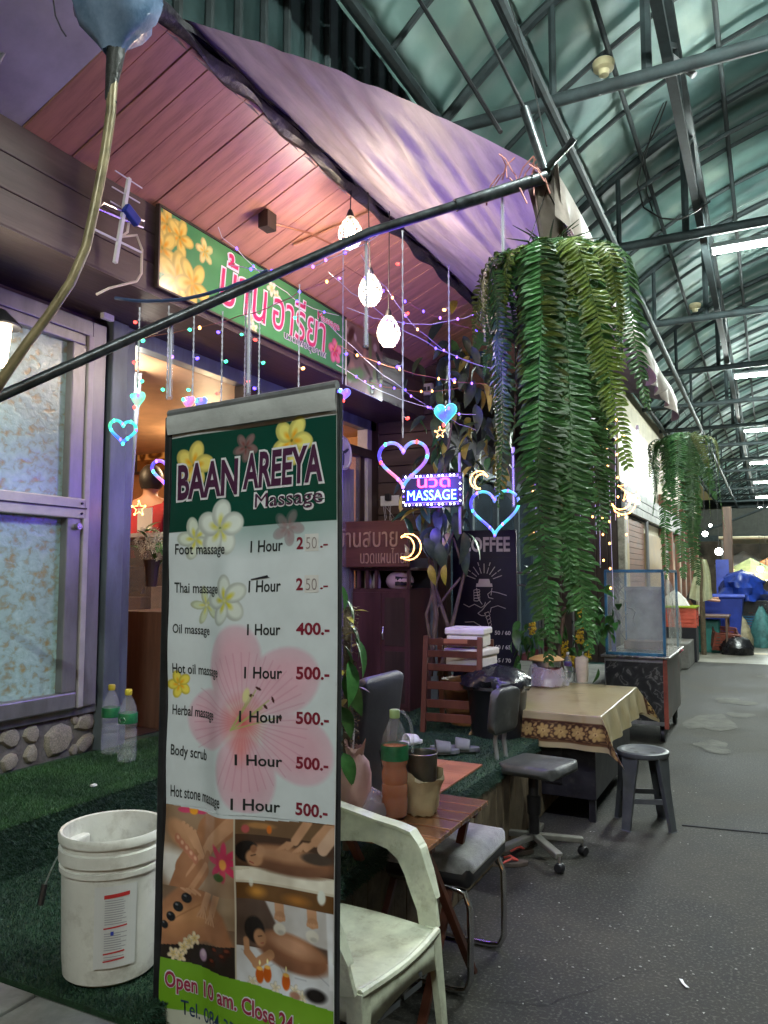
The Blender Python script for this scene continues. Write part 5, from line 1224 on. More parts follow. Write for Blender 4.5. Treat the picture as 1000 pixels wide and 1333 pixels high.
# ---- plastic bottles
def bottle(name, lbl, loc, h, col, label_m, cap_m, liquid=None, group=None, fill=.62, rz=0):
    t = thing(name, lbl, 'bottle', loc, rz, group)
    s_ = h/.33
    prof = [(0, .004), (.030, .002), (.040, .010), (.0425, .03), (.0425, .06), (.0405, .066), (.0425, .072), (.0425, .10), (.040, .106), (.0425, .112), (.0425, .14), (.0385, .150), (.0385, .160), (.0425, .168), (.043, .20), (.0425, .225), (.038, .25), (.026, .280), (.0145, .300), (.0135, .315)]
    MB().lathe([(r*s_, z*s_) for r, z in prof], 24).build('bottle_body', M['clear'], t, smooth=True)
    if liquid: MB().lathe([(0, .008*s_)] + [(r*s_*.96, z*s_) for r, z in prof[1:] if z < fill*.33] + [(.0395*s_, fill*.33*s_), (0, fill*.33*s_)], 20).build('drink', liquid, t, smooth=True)
    MB().lathe([(.0432*s_, .178*s_), (.0437*s_, .18*s_), (.0437*s_, .222*s_), (.043*s_, .224*s_)], 24).build('label_band', label_m, t, smooth=True)
    MB().lathe([(.0155*s_, .305*s_), (.0165*s_, .308*s_), (.0165*s_, .328*s_), (.014*s_, .331*s_), (0, .331*s_)], 16).build('cap', cap_m, t, smooth=True)
    return t
grn = mat('green_label', (.02, .16, .06), .35, var=.35, scale=25); ycap = mat('yellow_cap', (.6, .5, .04), .4, var=.05); wcap = mat('lime_cap', (.45, .62, .25), .4, var=.05)
tea = mat('orange_tea', (.62, .16, .02), .12, var=.1, trans=.35, ior=1.33)
def wlogo(t, s_, a, txt='ชา'):
    f = lambda x, y, z: ((.0443*s_ + z)*math.sin(a + x/(.0437*s_)), -(.0443*s_ + z)*math.cos(a + x/(.0437*s_)), .20*s_ + y)
    m_ = MB(); m_.add([f(.017*s_*math.cos(k*PI/8), .014*s_*math.sin(k*PI/8), 0) for k in range(16)], [tuple(range(16))]); m_.build('label_oval', M['white'], t)
    for dx in (-.007, .0, .007): m_ = MB(); m_.add([f(dx*s_ + .0028*s_*math.cos(k*PI/4), .001 + .005*s_*math.sin(k*PI/4), .0006) for k in range(8)], [tuple(range(8))]); m_.build('label_mark', blk, t)
b1 = bottle('water_bottle', 'empty clear water bottle with green label, the left and rear one by the doorway', at(143, 982, Z=.682), .335, None, grn, ycap, group='empty bottles by the doorway')
b2 = bottle('water_bottle', 'empty clear water bottle with green label, the right and front one by the doorway', at(165, 992, Z=.682), .335, None, grn, ycap, group='empty bottles by the doorway')
wlogo(b2, 1.0, R(10))

# ---- low wooden shelf unit in the doorway
sh = thing('shelf_unit', 'low brown laminate shelf unit standing in the doorway behind the two empty bottles', 'shelf', (-3.28, 3.42, .685), 0)
MB().box(-.20, .22, -.02, .0, 0, .66).build('side_panel', M['cab_wood'], sh, bevel=.002)
MB().box(-.20, .22, .50, .52, 0, .66).build('side_panel', M['cab_wood'], sh, bevel=.002)
for z_ in (0.02, .32, .64): MB().box(-.20, .215, .0, .50, z_, z_ + .02).build('shelf_board', M['cab_wood'], sh)
MB().box(-.20, -.19, 0, .50, .04, .64).build('back_panel', M['dark_wood'], sh)
MB().lathe([(0, .0), (.05, .0), (.06, .03), (.03, .05), (0, .05)], 12).build('shoe', M['white'], None, smooth=True, loc=(-3.15, 3.55, 1.03)); tag(bpy.data.objects['shoe'], 'white slipper on the middle shelf in the doorway', 'slipper')

# ---- reception counter, person, picture, bouquet
co = thing('reception_counter', 'dark reception counter with a white top edge and glass front inside the doorway', 'counter', (-4.1, 4.10, .685)); co.scale = (1, 1, 1.14)
MB().box(-.9, .75, -.02, .35, 1.0, 1.025).build('counter_top', M['white'], co)
MB().box(-.9, .75, .0, .30, 0, .50).build('front_panel', M['dark_wood'], co)
MB().box(-.9, .75, -.01, .33, .50, .52).build('shelf_board', M['white'], co)
MB().box(-.9, .75, .30, .33, .52, 1.0).build('back_panel', M['dark_wood'], co)
MB().box(-.9, .75, -.005, .0, .52, 1.0).build('glass_front', M['glass'], co)
for k, (x, w_, h_, c) in enumerate(((-.30, .16, .16, (.25, .16, .18)), (-.02, .2, .12, (.14, .09, .1)), (.24, .13, .2, (.5, .48, .42)), (.46, .15, .14, (.2, .14, .15)))):
    b = MB().box(-w_/2, w_/2, 0, .12, 0, h_).build('display_box', mat('display_box_%d' % k, c, .5), loc=(-4.1 + x, 4.15, .685 + .52*1.14 + .002), bevel=.004)
    tag(b, ['mauve', 'dark', 'pale', 'brown'][k] + ' box displayed behind the counter glass inside the doorway', 'box')
def person(name, label, loc, rz, J, rad, shirt, shirt_v, trousers, trs_v, hair_style='short', scale=1.0):
    """J: joints dict; edges fixed. One skinned continuous body, clothing meshes as children."""
    t = thing(name, label, 'person', loc, rz)
    E_ = [('pelvis', 'waist'), ('waist', 'chest'), ('chest', 'neck'), ('neck', 'chin'), ('chin', 'skull'), ('skull', 'crown'), ('chest', 'shL'), ('shL', 'elL'), ('elL', 'wrL'), ('wrL', 'haL'), ('chest', 'shR'), ('shR', 'elR'), ('elR', 'wrR'), ('wrR', 'haR'), ('pelvis', 'hipL'), ('hipL', 'knL'), ('knL', 'anL'), ('anL', 'toL'), ('pelvis', 'hipR'), ('hipR', 'knR'), ('knR', 'anR'), ('anR', 'toR')]
    RD = dict(pelvis=.13, waist=.12, chest=.145, neck=.052, chin=.062, skull=.088, crown=.07, shL=.062, elL=.042, wrL=.027, haL=.03, hipL=.09, knL=.055, anL=.036, toL=.03)
    for k in list(RD):
        if k.endswith('L'): RD[k[:-1] + 'R'] = RD[k]
    RD.update(rad)
    def skin(keys, grow, nm, m_, parent):
        idx = {k: i for i, k in enumerate(keys)}
        me = bpy.data.meshes.new(nm); me.from_pydata([J[k] for k in keys], [(idx[a], idx[b]) for a, b in E_ if a in idx and b in idx], [])
        me.materials.append(m_)
        o = inst(me, nm, parent); sk = o.modifiers.new('skin', 'SKIN'); sk.use_smooth_shade = True
        me = o.data
        if not me.skin_vertices: me.attributes
        bpy.context.view_layer.objects.active = o
        for i, k in enumerate(keys):
            sv = me.skin_vertices[0].data[i]; r = RD[k] + grow; sv.radius = (r*(1.25 if k in ('chest', 'pelvis', 'waist') else 1), r*(.85 if k in ('chest', 'pelvis', 'waist') else 1)); sv.use_root = (i == 0)
        ss = o.modifiers.new('sub', 'SUBSURF'); ss.levels = 2; ss.render_levels = 2
        return o
    body = skin(list(J.keys()), 0, 'body', M['skin'], t)
    skin(shirt_v, .018, 'shirt', shirt, t); 
    if trs_v: skin(trs_v, .014, 'trousers', trousers, t)
    return t
def ensure_skin():
    pass
def head_bits(t, c, look, r=.095, bun=False, cap_m=None):
    """hair cap, face features, ears on a head centred at c, looking along yaw `look`."""
    hd = MB(); hd.ball((0, 0, 0), r, 18, 12, (.86, 1.0, 1.16)); o = hd.build('head', M['skin'], t, smooth=True, loc=c, rot=(0, 0, look))
    hm = MB(); n, m_ = 20, 12; vs = []; fs = []
    for i in range(m_ + 1):
        th = PI*.74*i/m_
        for k in range(n):
            a = 2*PI*k/n; th2 = th*(1.0 if math.sin(a) < .2 else 1 - .42*math.sin(a)); q = r*1.10*(1 + rnd.uniform(-.03, .03))
            vs.append((q*.90*math.sin(th2)*math.cos(a), -q*1.03*math.sin(th2)*math.sin(a)*-1, q*1.14*math.cos(th2)))
    for i in range(m_):
        for k in range(n): fs.append((i*n+k, (i+1)*n+k, (i+1)*n+(k+1) % n, i*n+(k+1) % n))
    hm.add(vs, fs); hm.build('hair', M['hair'], t, smooth=True, loc=c, rot=(0, 0, look))
    f = MB(); f.ball((0, r*1.02, -.01), .016, 8, 6, (.7, 1, 1.4)); f.build('nose', M['skin'], o, smooth=True)
    for s_ in (-1, 1):
        MB().ball((s_*.032, r*.90, .018), .010, 8, 6, (1.3, .6, .7)).build('eye', M['hair'], o, smooth=True)
        MB().ball((s_*r*.86, 0, -.005), .02, 8, 6, (.4, .9, 1.4)).build('ear', M['skin'], o, smooth=True)
    MB().ball((0, r*.90, -.05), .018, 8, 4, (1.3, .5, .35)).build('mouth', mat('lip', (.35, .12, .1), .5), o, smooth=True)
    return o
J = dict(pelvis=(0, 0, .90), waist=(0, .01, 1.08), chest=(0, .03, 1.32), neck=(0, .04, 1.48), chin=(0, .05, 1.54), skull=(0, .05, 1.59), crown=(0, .05, 1.62),
         shL=(-.19, .03, 1.40), elL=(-.25, .10, 1.12), wrL=(-.16, .28, 1.02), haL=(-.12, .35, 1.02), shR=(.19, .03, 1.40), elR=(.25, .10, 1.12), wrR=(.16, .28, 1.02), haR=(.12, .35, 1.02),
         hipL=(-.1, .0, .86), knL=(-.11, .02, .46), anL=(-.12, .0, .08), toL=(-.12, .12, .04), hipR=(.1, .0, .86), knR=(.11, .02, .46), anR=(.12, .0, .08), toR=(.12, .12, .04))
pp = person('person', 'person with short dark hair and dark red shirt seen from behind in the doorway', (-4.32, 4.50, .685), R(8), J, {}, M['red_cloth'], ['pelvis', 'waist', 'chest', 'shL', 'elL', 'shR', 'elR'], M['jeans'], ['pelvis', 'hipL', 'knL', 'anL', 'hipR', 'knR', 'anR'])
head_bits(pp, (0, .05, 1.625), R(20))
# framed sepia picture of a seated temple figure
pf = thing('framed_picture', 'framed sepia picture of a seated crowned temple figure on the room wall', 'picture', at(202, 562, Y=5.9))
pw, ph = .52, .86
MB().box(-pw/2, pw/2, 0, .02, -ph/2, ph/2).build('backing', M['dark_wood'], pf)
cv = Canvas(pw - .06, ph - .06, 60, 100, (.82, .62, .36)); W2, H2 = pw - .06, ph - .06
cv.ell(.23, .4, .3, .5, (.90, .72, .46), soft=1, alpha=.7); cv.blend((cv.Y > .68).astype(float), (.50, .32, .16))
for (x, y, rx, ry) in ((.24, .22, .035, .045), (.24, .17, .022, .05), (.24, .10, .008, .06), (.24, .34, .075, .09), (.24, .46, .13, .05), (.24, .53, .10, .04), (.24, .58, .14, .025), (.24, .64, .11, .05), (.24, .72, .16, .03), (.07, .62, .05, .09), (.40, .60, .04, .12)): cv.ell(x, y, rx, ry, (.36, .22, .11), 0, .3); cv.ell(x - .01, y - .01, rx*.5, ry*.6, (.66, .45, .22), 0, .6, .8)
inst(cv.mesh('printed_face', lambda x, y, z: (x - W2/2, -.003, H2/2 - y), M['ink']), 'printed_face', pf)
for x0, x1, z0, z1 in ((-pw/2, pw/2, ph/2 - .03, ph/2), (-pw/2, pw/2, -ph/2, -ph/2 + .03), (-pw/2, -pw/2 + .03, -ph/2 + .03, ph/2 - .03), (pw/2 - .03, pw/2, -ph/2 + .03, ph/2 - .03)): MB().box(x0, x1, -.015, .0, z0, z1).build('frame', M['dark_wood'], pf, bevel=.003)
# curtain in the doorway
ct = MB(); ct.grid(40, 20, lambda u, v: (.0 + .10*u*(1 - .75*v) + .009*math.sin(u*40), .02*math.sin(u*28 + v), -1.25*v)); o = ct.build('curtain', mat('blue_curtain', (.42, .50, .55), .7, var=.35, scale=14, stretch=(1, 1, .1)), smooth=True, loc=(-3.47, 3.42, 2.78)); tag(o, 'grey blue curtain gathered to one side inside the doorway', 'curtain')
# menu stand on counter
ms = thing('menu_stand', 'small white menu card in an acrylic stand on the reception counter', 'card', at(177, 690, Y=4.45)); ms.location = (-4.05, 4.2, .685 + 1.17)
MB().box(-.07, .07, 0, .006, .02, .19).build('card', M['white'], ms); MB().box(-.075, .075, -.03, .04, 0, .008).build('foot', M['clear'], ms)
# bouquet
bq = thing('bouquet', 'bouquet of white hydrangeas with green leaves in front of the reception counter', 'flowers', at(198, 720, D=4.6))
MB().lathe([(.03, -.20), (.04, -.10), (.05, -.04)], 14).build('vase', M['dark_wood'], bq)
fl_ = MB(); r_ = random.Random(2)
for k in range(240):
    c = r_.choice([(0, 0, .02), (.09, .02, .05), (-.05, .02, .08)]); a, b = r_.uniform(0, 6.28), r_.uniform(-1, 1.2); q = .075*(1 + r_.uniform(-.1, .1)); p = Vector((c[0] + q*math.cos(b)*math.cos(a), c[1] + q*math.cos(b)*math.sin(a), c[2] + q*math.sin(b)))
    for j in range(4):
        e = j*PI/2 + a; d = Vector((math.cos(e), math.sin(e)*.4, math.sin(e))) * .012
        fl_.add([p, p + d + Vector((.005, 0, .003)), p + d*1.4, p + d + Vector((-.005, 0, -.003))], [(0, 1, 2, 3)])
tag(fl_.build('blossom', mat('hydrangea', (.62, .62, .52), .6, var=.25), bq), kind='stuff')

def leaf_mesh(name, L_, W_, m, droop=.25, fold=.15, n=7):
    mb = MB(); vs = []; fs = []
    for i in range(n + 1):
        t_ = i/n; w_ = W_/2*math.sin(PI*min(1, t_**.8))**.8 if 0 < t_ < 1 else .0005
        z = -droop*L_*t_*t_
        for s_ in (-1, 0, 1): vs.append((s_*w_, t_*L_*(1 - .2*droop*t_), z + abs(s_)*w_*fold*2))
    for i in range(n):
        for k in range(2): fs.append((i*3+k, i*3+k+1, (i+1)*3+k+1, (i+1)*3+k))
    mb.add(vs, fs); return mb.mesh(name, m, smooth=True)
LF = {'big': leaf_mesh('leaf', .16, .062, M['leaf'], .35), 'mid': leaf_mesh('leaf', .11, .05, M['leaf'], .3), 'dark': leaf_mesh('leaf', .17, .066, M['leaf_dark'], .5), 'yel': leaf_mesh('leaf', .15, .055, M['leaf_yellow'], .4), 'gold': leaf_mesh('leaf', .05, .02, M['leaf_yellow'], .2)}
def put_leaf(parent, kind, p, yaw, pitch, roll=0, s_=1):
    o = inst(LF[kind], 'leaf', parent, p, (pitch, roll, yaw), (s_, s_, s_)); return o
for k in range(14): put_leaf(bq, 'mid' if k % 3 else 'big', (rnd.uniform(-.1, .1), rnd.uniform(-.06, .06), rnd.uniform(-.06, .14)), rnd.uniform(0, 6.28), rnd.uniform(-.6, .9), 0, .8)

# ---- monobloc armchair (cream plastic)
mc = thing('plastic_armchair', 'worn cream plastic armchair with dirty seat beside the price banner', 'chair', (-1.245, 2.17, 0), R(-5)); mc.scale = (.97, .97, 1)
# local: +x is the front of the chair, y across
seat = MB()
def seatf(u, v):
    x = -.21 + .44*u; w_ = .225 + .012*math.sin(u*PI) ; y = (v - .5)*2*w_
    z = .415 - .022*math.sin(PI*u)*math.cos((v - .5)*PI) - .03*max(0, u - .86)**1*4*.3 + .004
    return (x + .02*math.cos((v - .5)*PI)*(u > .8), y, z)
seat.grid(18, 18, seatf); so_ = seat.build('seat', M['cream_plastic'], mc, smooth=True); solid(so_, .006)
ap = MB()
def apron(pts, z0, z1, parent, nm='apron'):
    m_ = MB(); n = len(pts); vs = []; fs = []
    for (x, y) in pts: vs += [(x, y, z0(x, y) if callable(z0) else z0), (x*1.02, y*1.02, z1(x, y) if callable(z1) else z1)]
    for i in range(n - 1): fs.append((2*i, 2*i+2, 2*i+3, 2*i+1))
    m_.add(vs, fs); o = m_.build(nm, M['cream_plastic'], parent, smooth=True); solid(o, .005); return o
rim = [(.235 + .02*math.cos((v - .5)*PI), (v - .5)*.46) for v in np.linspace(0, 1, 13)]
apron(rim, .415, lambda x, y: .30 + .05*math.cos(y/.23*PI/2), mc, 'front_apron')
for s_ in (-1, 1): apron([(.235 - .44*k/8, s_*.228) for k in range(9)], .416, .335, mc, 'side_apron')
# edge roll of the seat
MB().tube([(.235, -.225, .415)] + [(x, y, .416) for x, y in rim] + [(.235, .225, .415)], .013, 8).build('seat_edge', M['cream_plastic'], mc, smooth=True)
vt = MB()
for z_ in (.325, .352): 
    for yv in (-.10, .03): vt.add([(.257 - .06*abs(yv), yv - .05, z_ - .009), (.262 - .03*abs(yv), yv + .05, z_ - .009), (.262 - .03*abs(yv), yv + .05, z_ + .009), (.257 - .06*abs(yv), yv - .05, z_ + .009)], [(0, 1, 2, 3)])
vt.build('vent_slot', M['grey_plastic'], mc)
def leg(x, y, dx, dy, top=.42, front=True):
    m_ = MB(); w_ = .032
    prof = [(top, .040, .036), (top*.5, .034, .030), (0.0, .026, .024)]
    vs = []
    for z_, a, b in prof:
        k = 1 - z_/top; cx_, cy_ = x + dx*k, y + dy*k
        sx_, sy_ = (1 if x > 0 else -1), (1 if y > 0 else -1)
        # L-shaped channel section as moulded plastic legs have
        vs += [(cx_ + sx_*a*.5, cy_ + sy_*b*.5, z_), (cx_ - sx_*a*.9, cy_ + sy_*b*.5, z_), (cx_ - sx_*a*.9, cy_ + sy_*b*.35, z_), (cx_ + sx_*a*.35, cy_ + sy_*b*.35, z_), (cx_ + sx_*a*.35, cy_ - sy_*b*.9, z_), (cx_ + sx_*a*.5, cy_ - sy_*b*.9, z_)]
    fs = [(i*6+k, i*6+(k+1) % 6, (i+1)*6+(k+1) % 6, (i+1)*6+k) for i in range(2) for k in range(6)] + [tuple(range(12, 18)), tuple(range(5, -1, -1))]
    m_.add(vs, fs); o = m_.build('leg', M['cream_plastic'], mc); 
    b_ = o.modifiers.new('bev', 'BEVEL'); b_.width = .002
    return o
for x, y, dx, dy in ((.225, -.22, .03, -.03), (.225, .22, .03, .03), (-.20, -.21, -.06, -.02), (-.20, .21, -.06, .02)): leg(x, y, dx, dy)
# arms: front post rises from the seat corner, bends to a flat sloping rest that runs to the back
for s_ in (-1, 1):
    yb, yf = s_*.255, s_*.285
    def strip(path, wds, nm):
        m_ = MB(); vs = []; fs = []
        for (x, y, z_), (wy, wx) in zip(path, wds): vs += [(x, y - wy/2, z_), (x, y + wy/2, z_), (x + wx, y + wy/2, z_ - .012), (x + wx, y - wy/2, z_ - .012)]
        n = len(path)
        for i in range(n - 1):
            for k in range(4): fs.append((i*4+k, i*4+(k+1) % 4, (i+1)*4+(k+1) % 4, (i+1)*4+k))
        fs += [(3, 2, 1, 0), tuple((n-1)*4 + k for k in range(4))]
        m_.add(vs, fs); o = m_.build(nm, M['cream_plastic'], mc, smooth=False); b_ = o.modifiers.new('bev', 'BEVEL'); b_.width = .004; b_.segments = 2; return o
    # deep arm panel: outer face
    top_l = [(-.24, .735), (-.12, .72), (-.03, .708), (.06, .70), (.115, .69), (.150, .655), (.185, .58), (.215, .51), (.235, .42)]
    bot_l = [(-.22, .61), (-.12, .628), (-.04, .636), (.025, .625), (.068, .60), (.098, .56), (.128, .505), (.155, .46), (.170, .40)]
    m_ = MB(); n = len(top_l); vs = []
    for (a, b) in ((top_l, .012), (bot_l, .0)):
        for (x, z_) in a:
            yy = s_*(.250 + .035*max(0, (z_ - .42)/.27) - (.0 if b else .012)); vs += [(x, yy - .008, z_), (x, yy + .008, z_)]
    fs = []
    for i in range(n - 1):
        a0_, a1_ = 2*i, 2*(i+1); c0, c1 = 2*n + 2*i, 2*n + 2*(i+1)
        fs += [(a0_, a1_, c1, c0), (a1_+1, a0_+1, c0+1, c1+1), (a0_+1, a1_+1, a1_, a0_), (c0, c1, c1+1, c0+1)]
    fs += [(0, 2*n, 2*n+1, 1), (2*(n-1)+1, 2*n+2*(n-1)+1, 2*n+2*(n-1), 2*(n-1))]
    m_.add(vs, fs); m_.build('arm', M['cream_plastic'], mc, bevel=.003)
    strip([(x, s_*(.250 + .035*max(0, (z_ - .42)/.27)), z_ + .006) for x, z_ in top_l[:8]], [(.052, .006)]*5 + [(.046, .01)]*2 + [(.03, .01)], 'armrest')
    MB().tube([(x, s_*(.250 + .035*max(0, (z_ - .42)/.27)) - .012, z_ - .045) for x, z_ in top_l[:5]], .004, 6).build('groove', M['grey_plastic'], mc)
# back shell
bb = MB(); bb.grid(12, 8, lambda u, v: (-.225 - .09*v + .03*math.cos((u - .5)*PI) - .03, (u - .5)*.50, .42 + v*.40 + .02*math.sin(u*PI)*v)); solid(bb.build('backrest', M['cream_plastic'], mc, smooth=True), .007)

# ---- small slatted table
tb = thing('slatted_table', 'small slatted wooden folding table holding the tea bottle and food bags', 'table', (-1.25, 2.76, 0))
sl = MB().box(-.19, .19, -.048, .048, .622, .640).mesh('slat', M['table_wood'], bevel=.003)
for k in range(6): inst(sl, 'slat', tb, (0, -.26 + k*.104, rnd.uniform(-.0008, .0008)))
for y_ in (-.22, .22): MB().box(-.17, .17, y_ - .015, y_ + .015, .594, .6215).build('crossbar', M['red_wood'], tb)
for x_ in (-.15, .15):
    MB().bar((x_, -.24, .60), (x_, .22, .0), .03, .02).build('leg', M['red_wood'], tb); MB().bar((x_*.8, .24, .60), (x_*.8, -.22, .0), .03, .02).build('leg', M['red_wood'], tb)
tbo = bottle('tea_bottle', 'large clear bottle with green label half full of orange tea on the slatted table', at(514, 1064, Z=.641), .40, None, grn, wcap, liquid=tea, fill=.66)
wlogo(tbo, 1.1, R(25))
# carry handle loop of clear plastic behind the bottle
MB().tube([(-.04, .03, .27), (-.042, .03, .33), (-.02, .03, .385), (.02, .03, .39), (.05, .03, .36), (.062, .03, .30), (.06, .03, .24)], .006, 8).build('carry_loop', M['clear'], tbo, smooth=True)
# cup of dark tin wrapped in a tan paper bag
cb = thing('wrapped_tumbler', 'steel tumbler standing in a crumpled tan paper bag on the slatted table', 'tumbler', at(549, 1058, Z=.641))
MB().lathe([(0, .004), (.052, .004), (.056, .02), (.062, .225), (.064, .228), (.060, .23), (.057, .22), (.052, .03), (0, .03)], 28).build('tumbler', mat('pewter', (.16, .15, .12), .35, .7, var=.25), cb, smooth=True)
MB().lathe([(0, .195), (.057, .196)], 20).build('drink', M['black_plastic'], cb)
crn = random.Random(8); NR = 26
def crumple(prof, n, amp, seed, M_=None):
    r = random.Random(seed); ph = [r.uniform(0, 6.28) for _ in range(8)]; vs = []; fs = []
    for i, (rr, z_) in enumerate(prof):
        for k in range(n):
            a = 2*PI*k/n; q = rr*(1 + amp*(.5*math.sin(3*a + ph[0] + z_*20) + .35*math.sin(5*a + ph[1] - z_*35) + .3*math.sin(9*a + ph[2] + z_*60) + r.uniform(-.25, .25)))
            vs.append((q*math.cos(a), q*math.sin(a), z_ + r.uniform(-1, 1)*amp*.03 + (amp*.16*math.sin(2*a + ph[3]) if i == len(prof) - 1 else 0)))
    for i in range(len(prof) - 1):
        for k in range(n): fs.append((i*n+k, i*n+(k+1) % n, (i+1)*n+(k+1) % n, (i+1)*n+k))
    return MB().add(vs, fs)
o = crumple([(.0, .002), (.058, .002), (.066, .02), (.068, .05), (.069, .08), (.073, .11), (.082, .135), (.078, .15)], 30, .13, 5).build('paper_bag', mat('tan_bag', (.42, .34, .20), .55, var=.2, bump=.4, bscale=30), cb, smooth=True)
# pink paper bag with straw
pb_ = thing('pink_bag', 'tall pale pink paper bag with a white straw beside the banner edge', 'bag', at(462, 1064, Z=.641))
crumple([(0, .002), (.055, .002), (.062, .03), (.060, .10), (.057, .16), (.050, .205), (.030, .235), (.036, .262), (.04, .27)], 30, .13, 12).build('paper_bag', mat('pink_paper', (.55, .34, .29), .6, var=.12, bump=.3, bscale=30), pb_, smooth=True)
MB().tube([(-.01, 0, .2), (-.005, 0, .33)], .0035, 8).build('straw', M['white'], pb_)
# clear bag of food
fb_ = thing('food_bag', 'knotted clear plastic bag of brown food on the near side of the slatted table', 'bag', at(478, 1062, Z=.641), .3)
crumple([(0, .001), (.075, .002), (.090, .018), (.088, .045), (.070, .07), (.045, .09), (.020, .105), (.010, .112)], 30, .16, 3).build('plastic_bag', M['clear_bag'], fb_, smooth=True)
crumple([(0, .004), (.068, .006), (.076, .02), (.060, .038), (.03, .046), (0, .048)], 22, .2, 4).build('food', mat('brown_food', (.12, .06, .035), .5, var=.6, scale=40), fb_, smooth=True)
MB().grid(8, 3, lambda u, v: (-.0 - .085*u + .012*(v - .5)*2, .01*math.sin(u*6), .11 + .075*u + .012*(v - .5)*2)).build('bag_tie', mat('lilac_tie', (.5, .42, .62), .4), fb_, smooth=True)

# ---- cantilever dining chair
cc = thing('cantilever_chair', 'black padded cantilever dining chair with chrome legs and a dusty grey seat', 'chair', (-1.25, 3.0, 0), R(0))
def pad(nx, ny, w_, d_, h_, pillow=.02, r_=.05):
    m_ = MB(); 
    def f(u, v, s_):
        x = (u - .5)*w_; y = (v - .5)*d_; e = max(abs(u - .5)*2, abs(v - .5)*2); k = min(1, (1 - e)/.16); z = h_/2*math.sin(PI/2*max(0, k)**.6) + pillow*math.cos((u - .5)*PI)*math.cos((v - .5)*PI)*max(0, k)
        # rounded plan corners
        cx_, cy_ = max(0, abs(x) - (w_/2 - r_)), max(0, abs(y) - (d_/2 - r_)); q = math.hypot(cx_, cy_)
        if q > r_: x -= math.copysign(cx_*(1 - r_/q), x); y -= math.copysign(cy_*(1 - r_/q), y)
        return (x, y, s_*z)
    cc_ = lambda q: .5 - .5*math.cos(PI*q)
    m_.grid(nx, ny, lambda u, v: f(cc_(u), cc_(v), 1)); m_.grid(nx, ny, lambda u, v: f(1 - cc_(u), cc_(v), -.8)); return m_
ps = pad(22, 22, .44, .46, .085, .018); ps.build('seat_top', M['fuzzy'], cc, smooth=True, loc=(.0, 0, .452))
pad(22, 22, .444, .464, .10, .0).build('seat_side', M['black_plastic'], cc, smooth=True, loc=(-.002, 0, .425))
bk_p = MB(); bk_p.grid(14, 14, lambda u, v: (0, 0, 0))
o = pad(22, 22, .62, .40, .065, .012, .06).build('backrest', M['leatherette'], cc, smooth=True, loc=(-.32, .03, .82), rot=(0, R(-82), 0))
MB().tube([(-.275, .03, .56), (-.272, .03, .7), (-.296, .03, .85), (-.322, .03, .98), (-.345, .03, 1.12)], .0025, 5).build('seam', M['black_plastic'], cc)
for s_ in (-1, 1):
    y_ = s_*.20
    MB().tube([(-.30, y_, .62), (-.25, y_, .47), (-.22, y_, .41), (-.10, y_, .385), (.12, y_, .385), (.185, y_, .37), (.205, y_, .32), (.207, y_, .2), (.205, y_, .06), (.185, y_, .02), (.14, y_, .0125), (-.10, y_, .0125), (-.2, y_, .0125)], .0125, 10).build('leg', M['chrome'], cc, smooth=True)
MB().tube([(-.2, -.20, .0125), (-.215, -.19, .0125), (-.215, .19, .0125), (-.2, .20, .0125)], .0125, 10).build('floor_bar', M['chrome'], cc, smooth=True)
MB().tube([(.15, -.2, .38), (.15, .2, .38)], .01, 8).build('stretcher', M['chrome'], cc)

# ---- wooden floor mat, slippers
fm = thing('wood_mat', 'flat reddish wood grain floor mat on the green turf platform', 'mat', (-1.76, 3.68, .502))
for i in range(3):
    for j in range(4): MB().box(-.30 + i*.2, -.302 + (i + 1)*.2, -.46 + j*.23, -.462 + (j + 1)*.23, 0, .010).build('mat_panel', M['mat_wood'], fm, bevel=.001)
def slipper(name, lbl, loc, rz, m_, kind='slide', group=None, s_=1):
    t = thing(name, lbl, 'slipper', loc, rz, group)
    out = [(.040*math.cos(a)*(1.05 if math.sin(a) > 0 else .85), .13*math.sin(a)) for a in np.linspace(0, 2*PI, 25)[:-1]]
    MB().prism([(x*s_, y*s_) for x, y in out], 0, .022*s_).build('sole', m_, t, bevel=.004)
    if kind == 'slide':
        st = MB(); st.grid(10, 5, lambda u, v: (.046*s_*math.cos(PI*u), (.005 + .075*v)*s_, (.012 + (.055 + .01*v*0 - .012*v)*math.sin(PI*u))*s_)); solid(st.build('strap', m_, t, smooth=True), .006)
    else:
        for q in (-1, 1): MB().tube([(q*.034*s_, -.005, .022), (q*.022*s_, .04*s_, .040), (0, .075*s_, .025)], .006, 6).build('strap', M['red_plastic'], t)
    return t
gs = mat('grey_rubber', (.13, .14, .14), .6, var=.15)
slipper('slipper', 'grey rubber slide slipper, the right one near the wooden rack', at(592, 977, Z=.512), R(-72), gs, group=None, s_=1.15)
slipper('slipper', 'grey rubber slide slipper, the left one lying flatter on the mat edge', at(566, 981, Z=.512), R(-60), gs, s_=1.15)
slipper('slipper', 'white slipper strap peeking out behind the tea bottle', at(528, 970, Z=.502), R(-30), M['white'])
fs_ = mat('brown_foam', (.06, .045, .035), .8, var=.3)
slipper('flip_flop', 'brown flip-flop with red straps, nearer one beside the grey chair seat', at(655, 1126, Z=.0), R(-65), fs_, 'flip', s_=1.05)
slipper('flip_flop', 'brown flip-flop with red straps, farther one behind its pair on asphalt', at(664, 1111, Z=.0), R(-60), fs_, 'flip', s_=1.05)

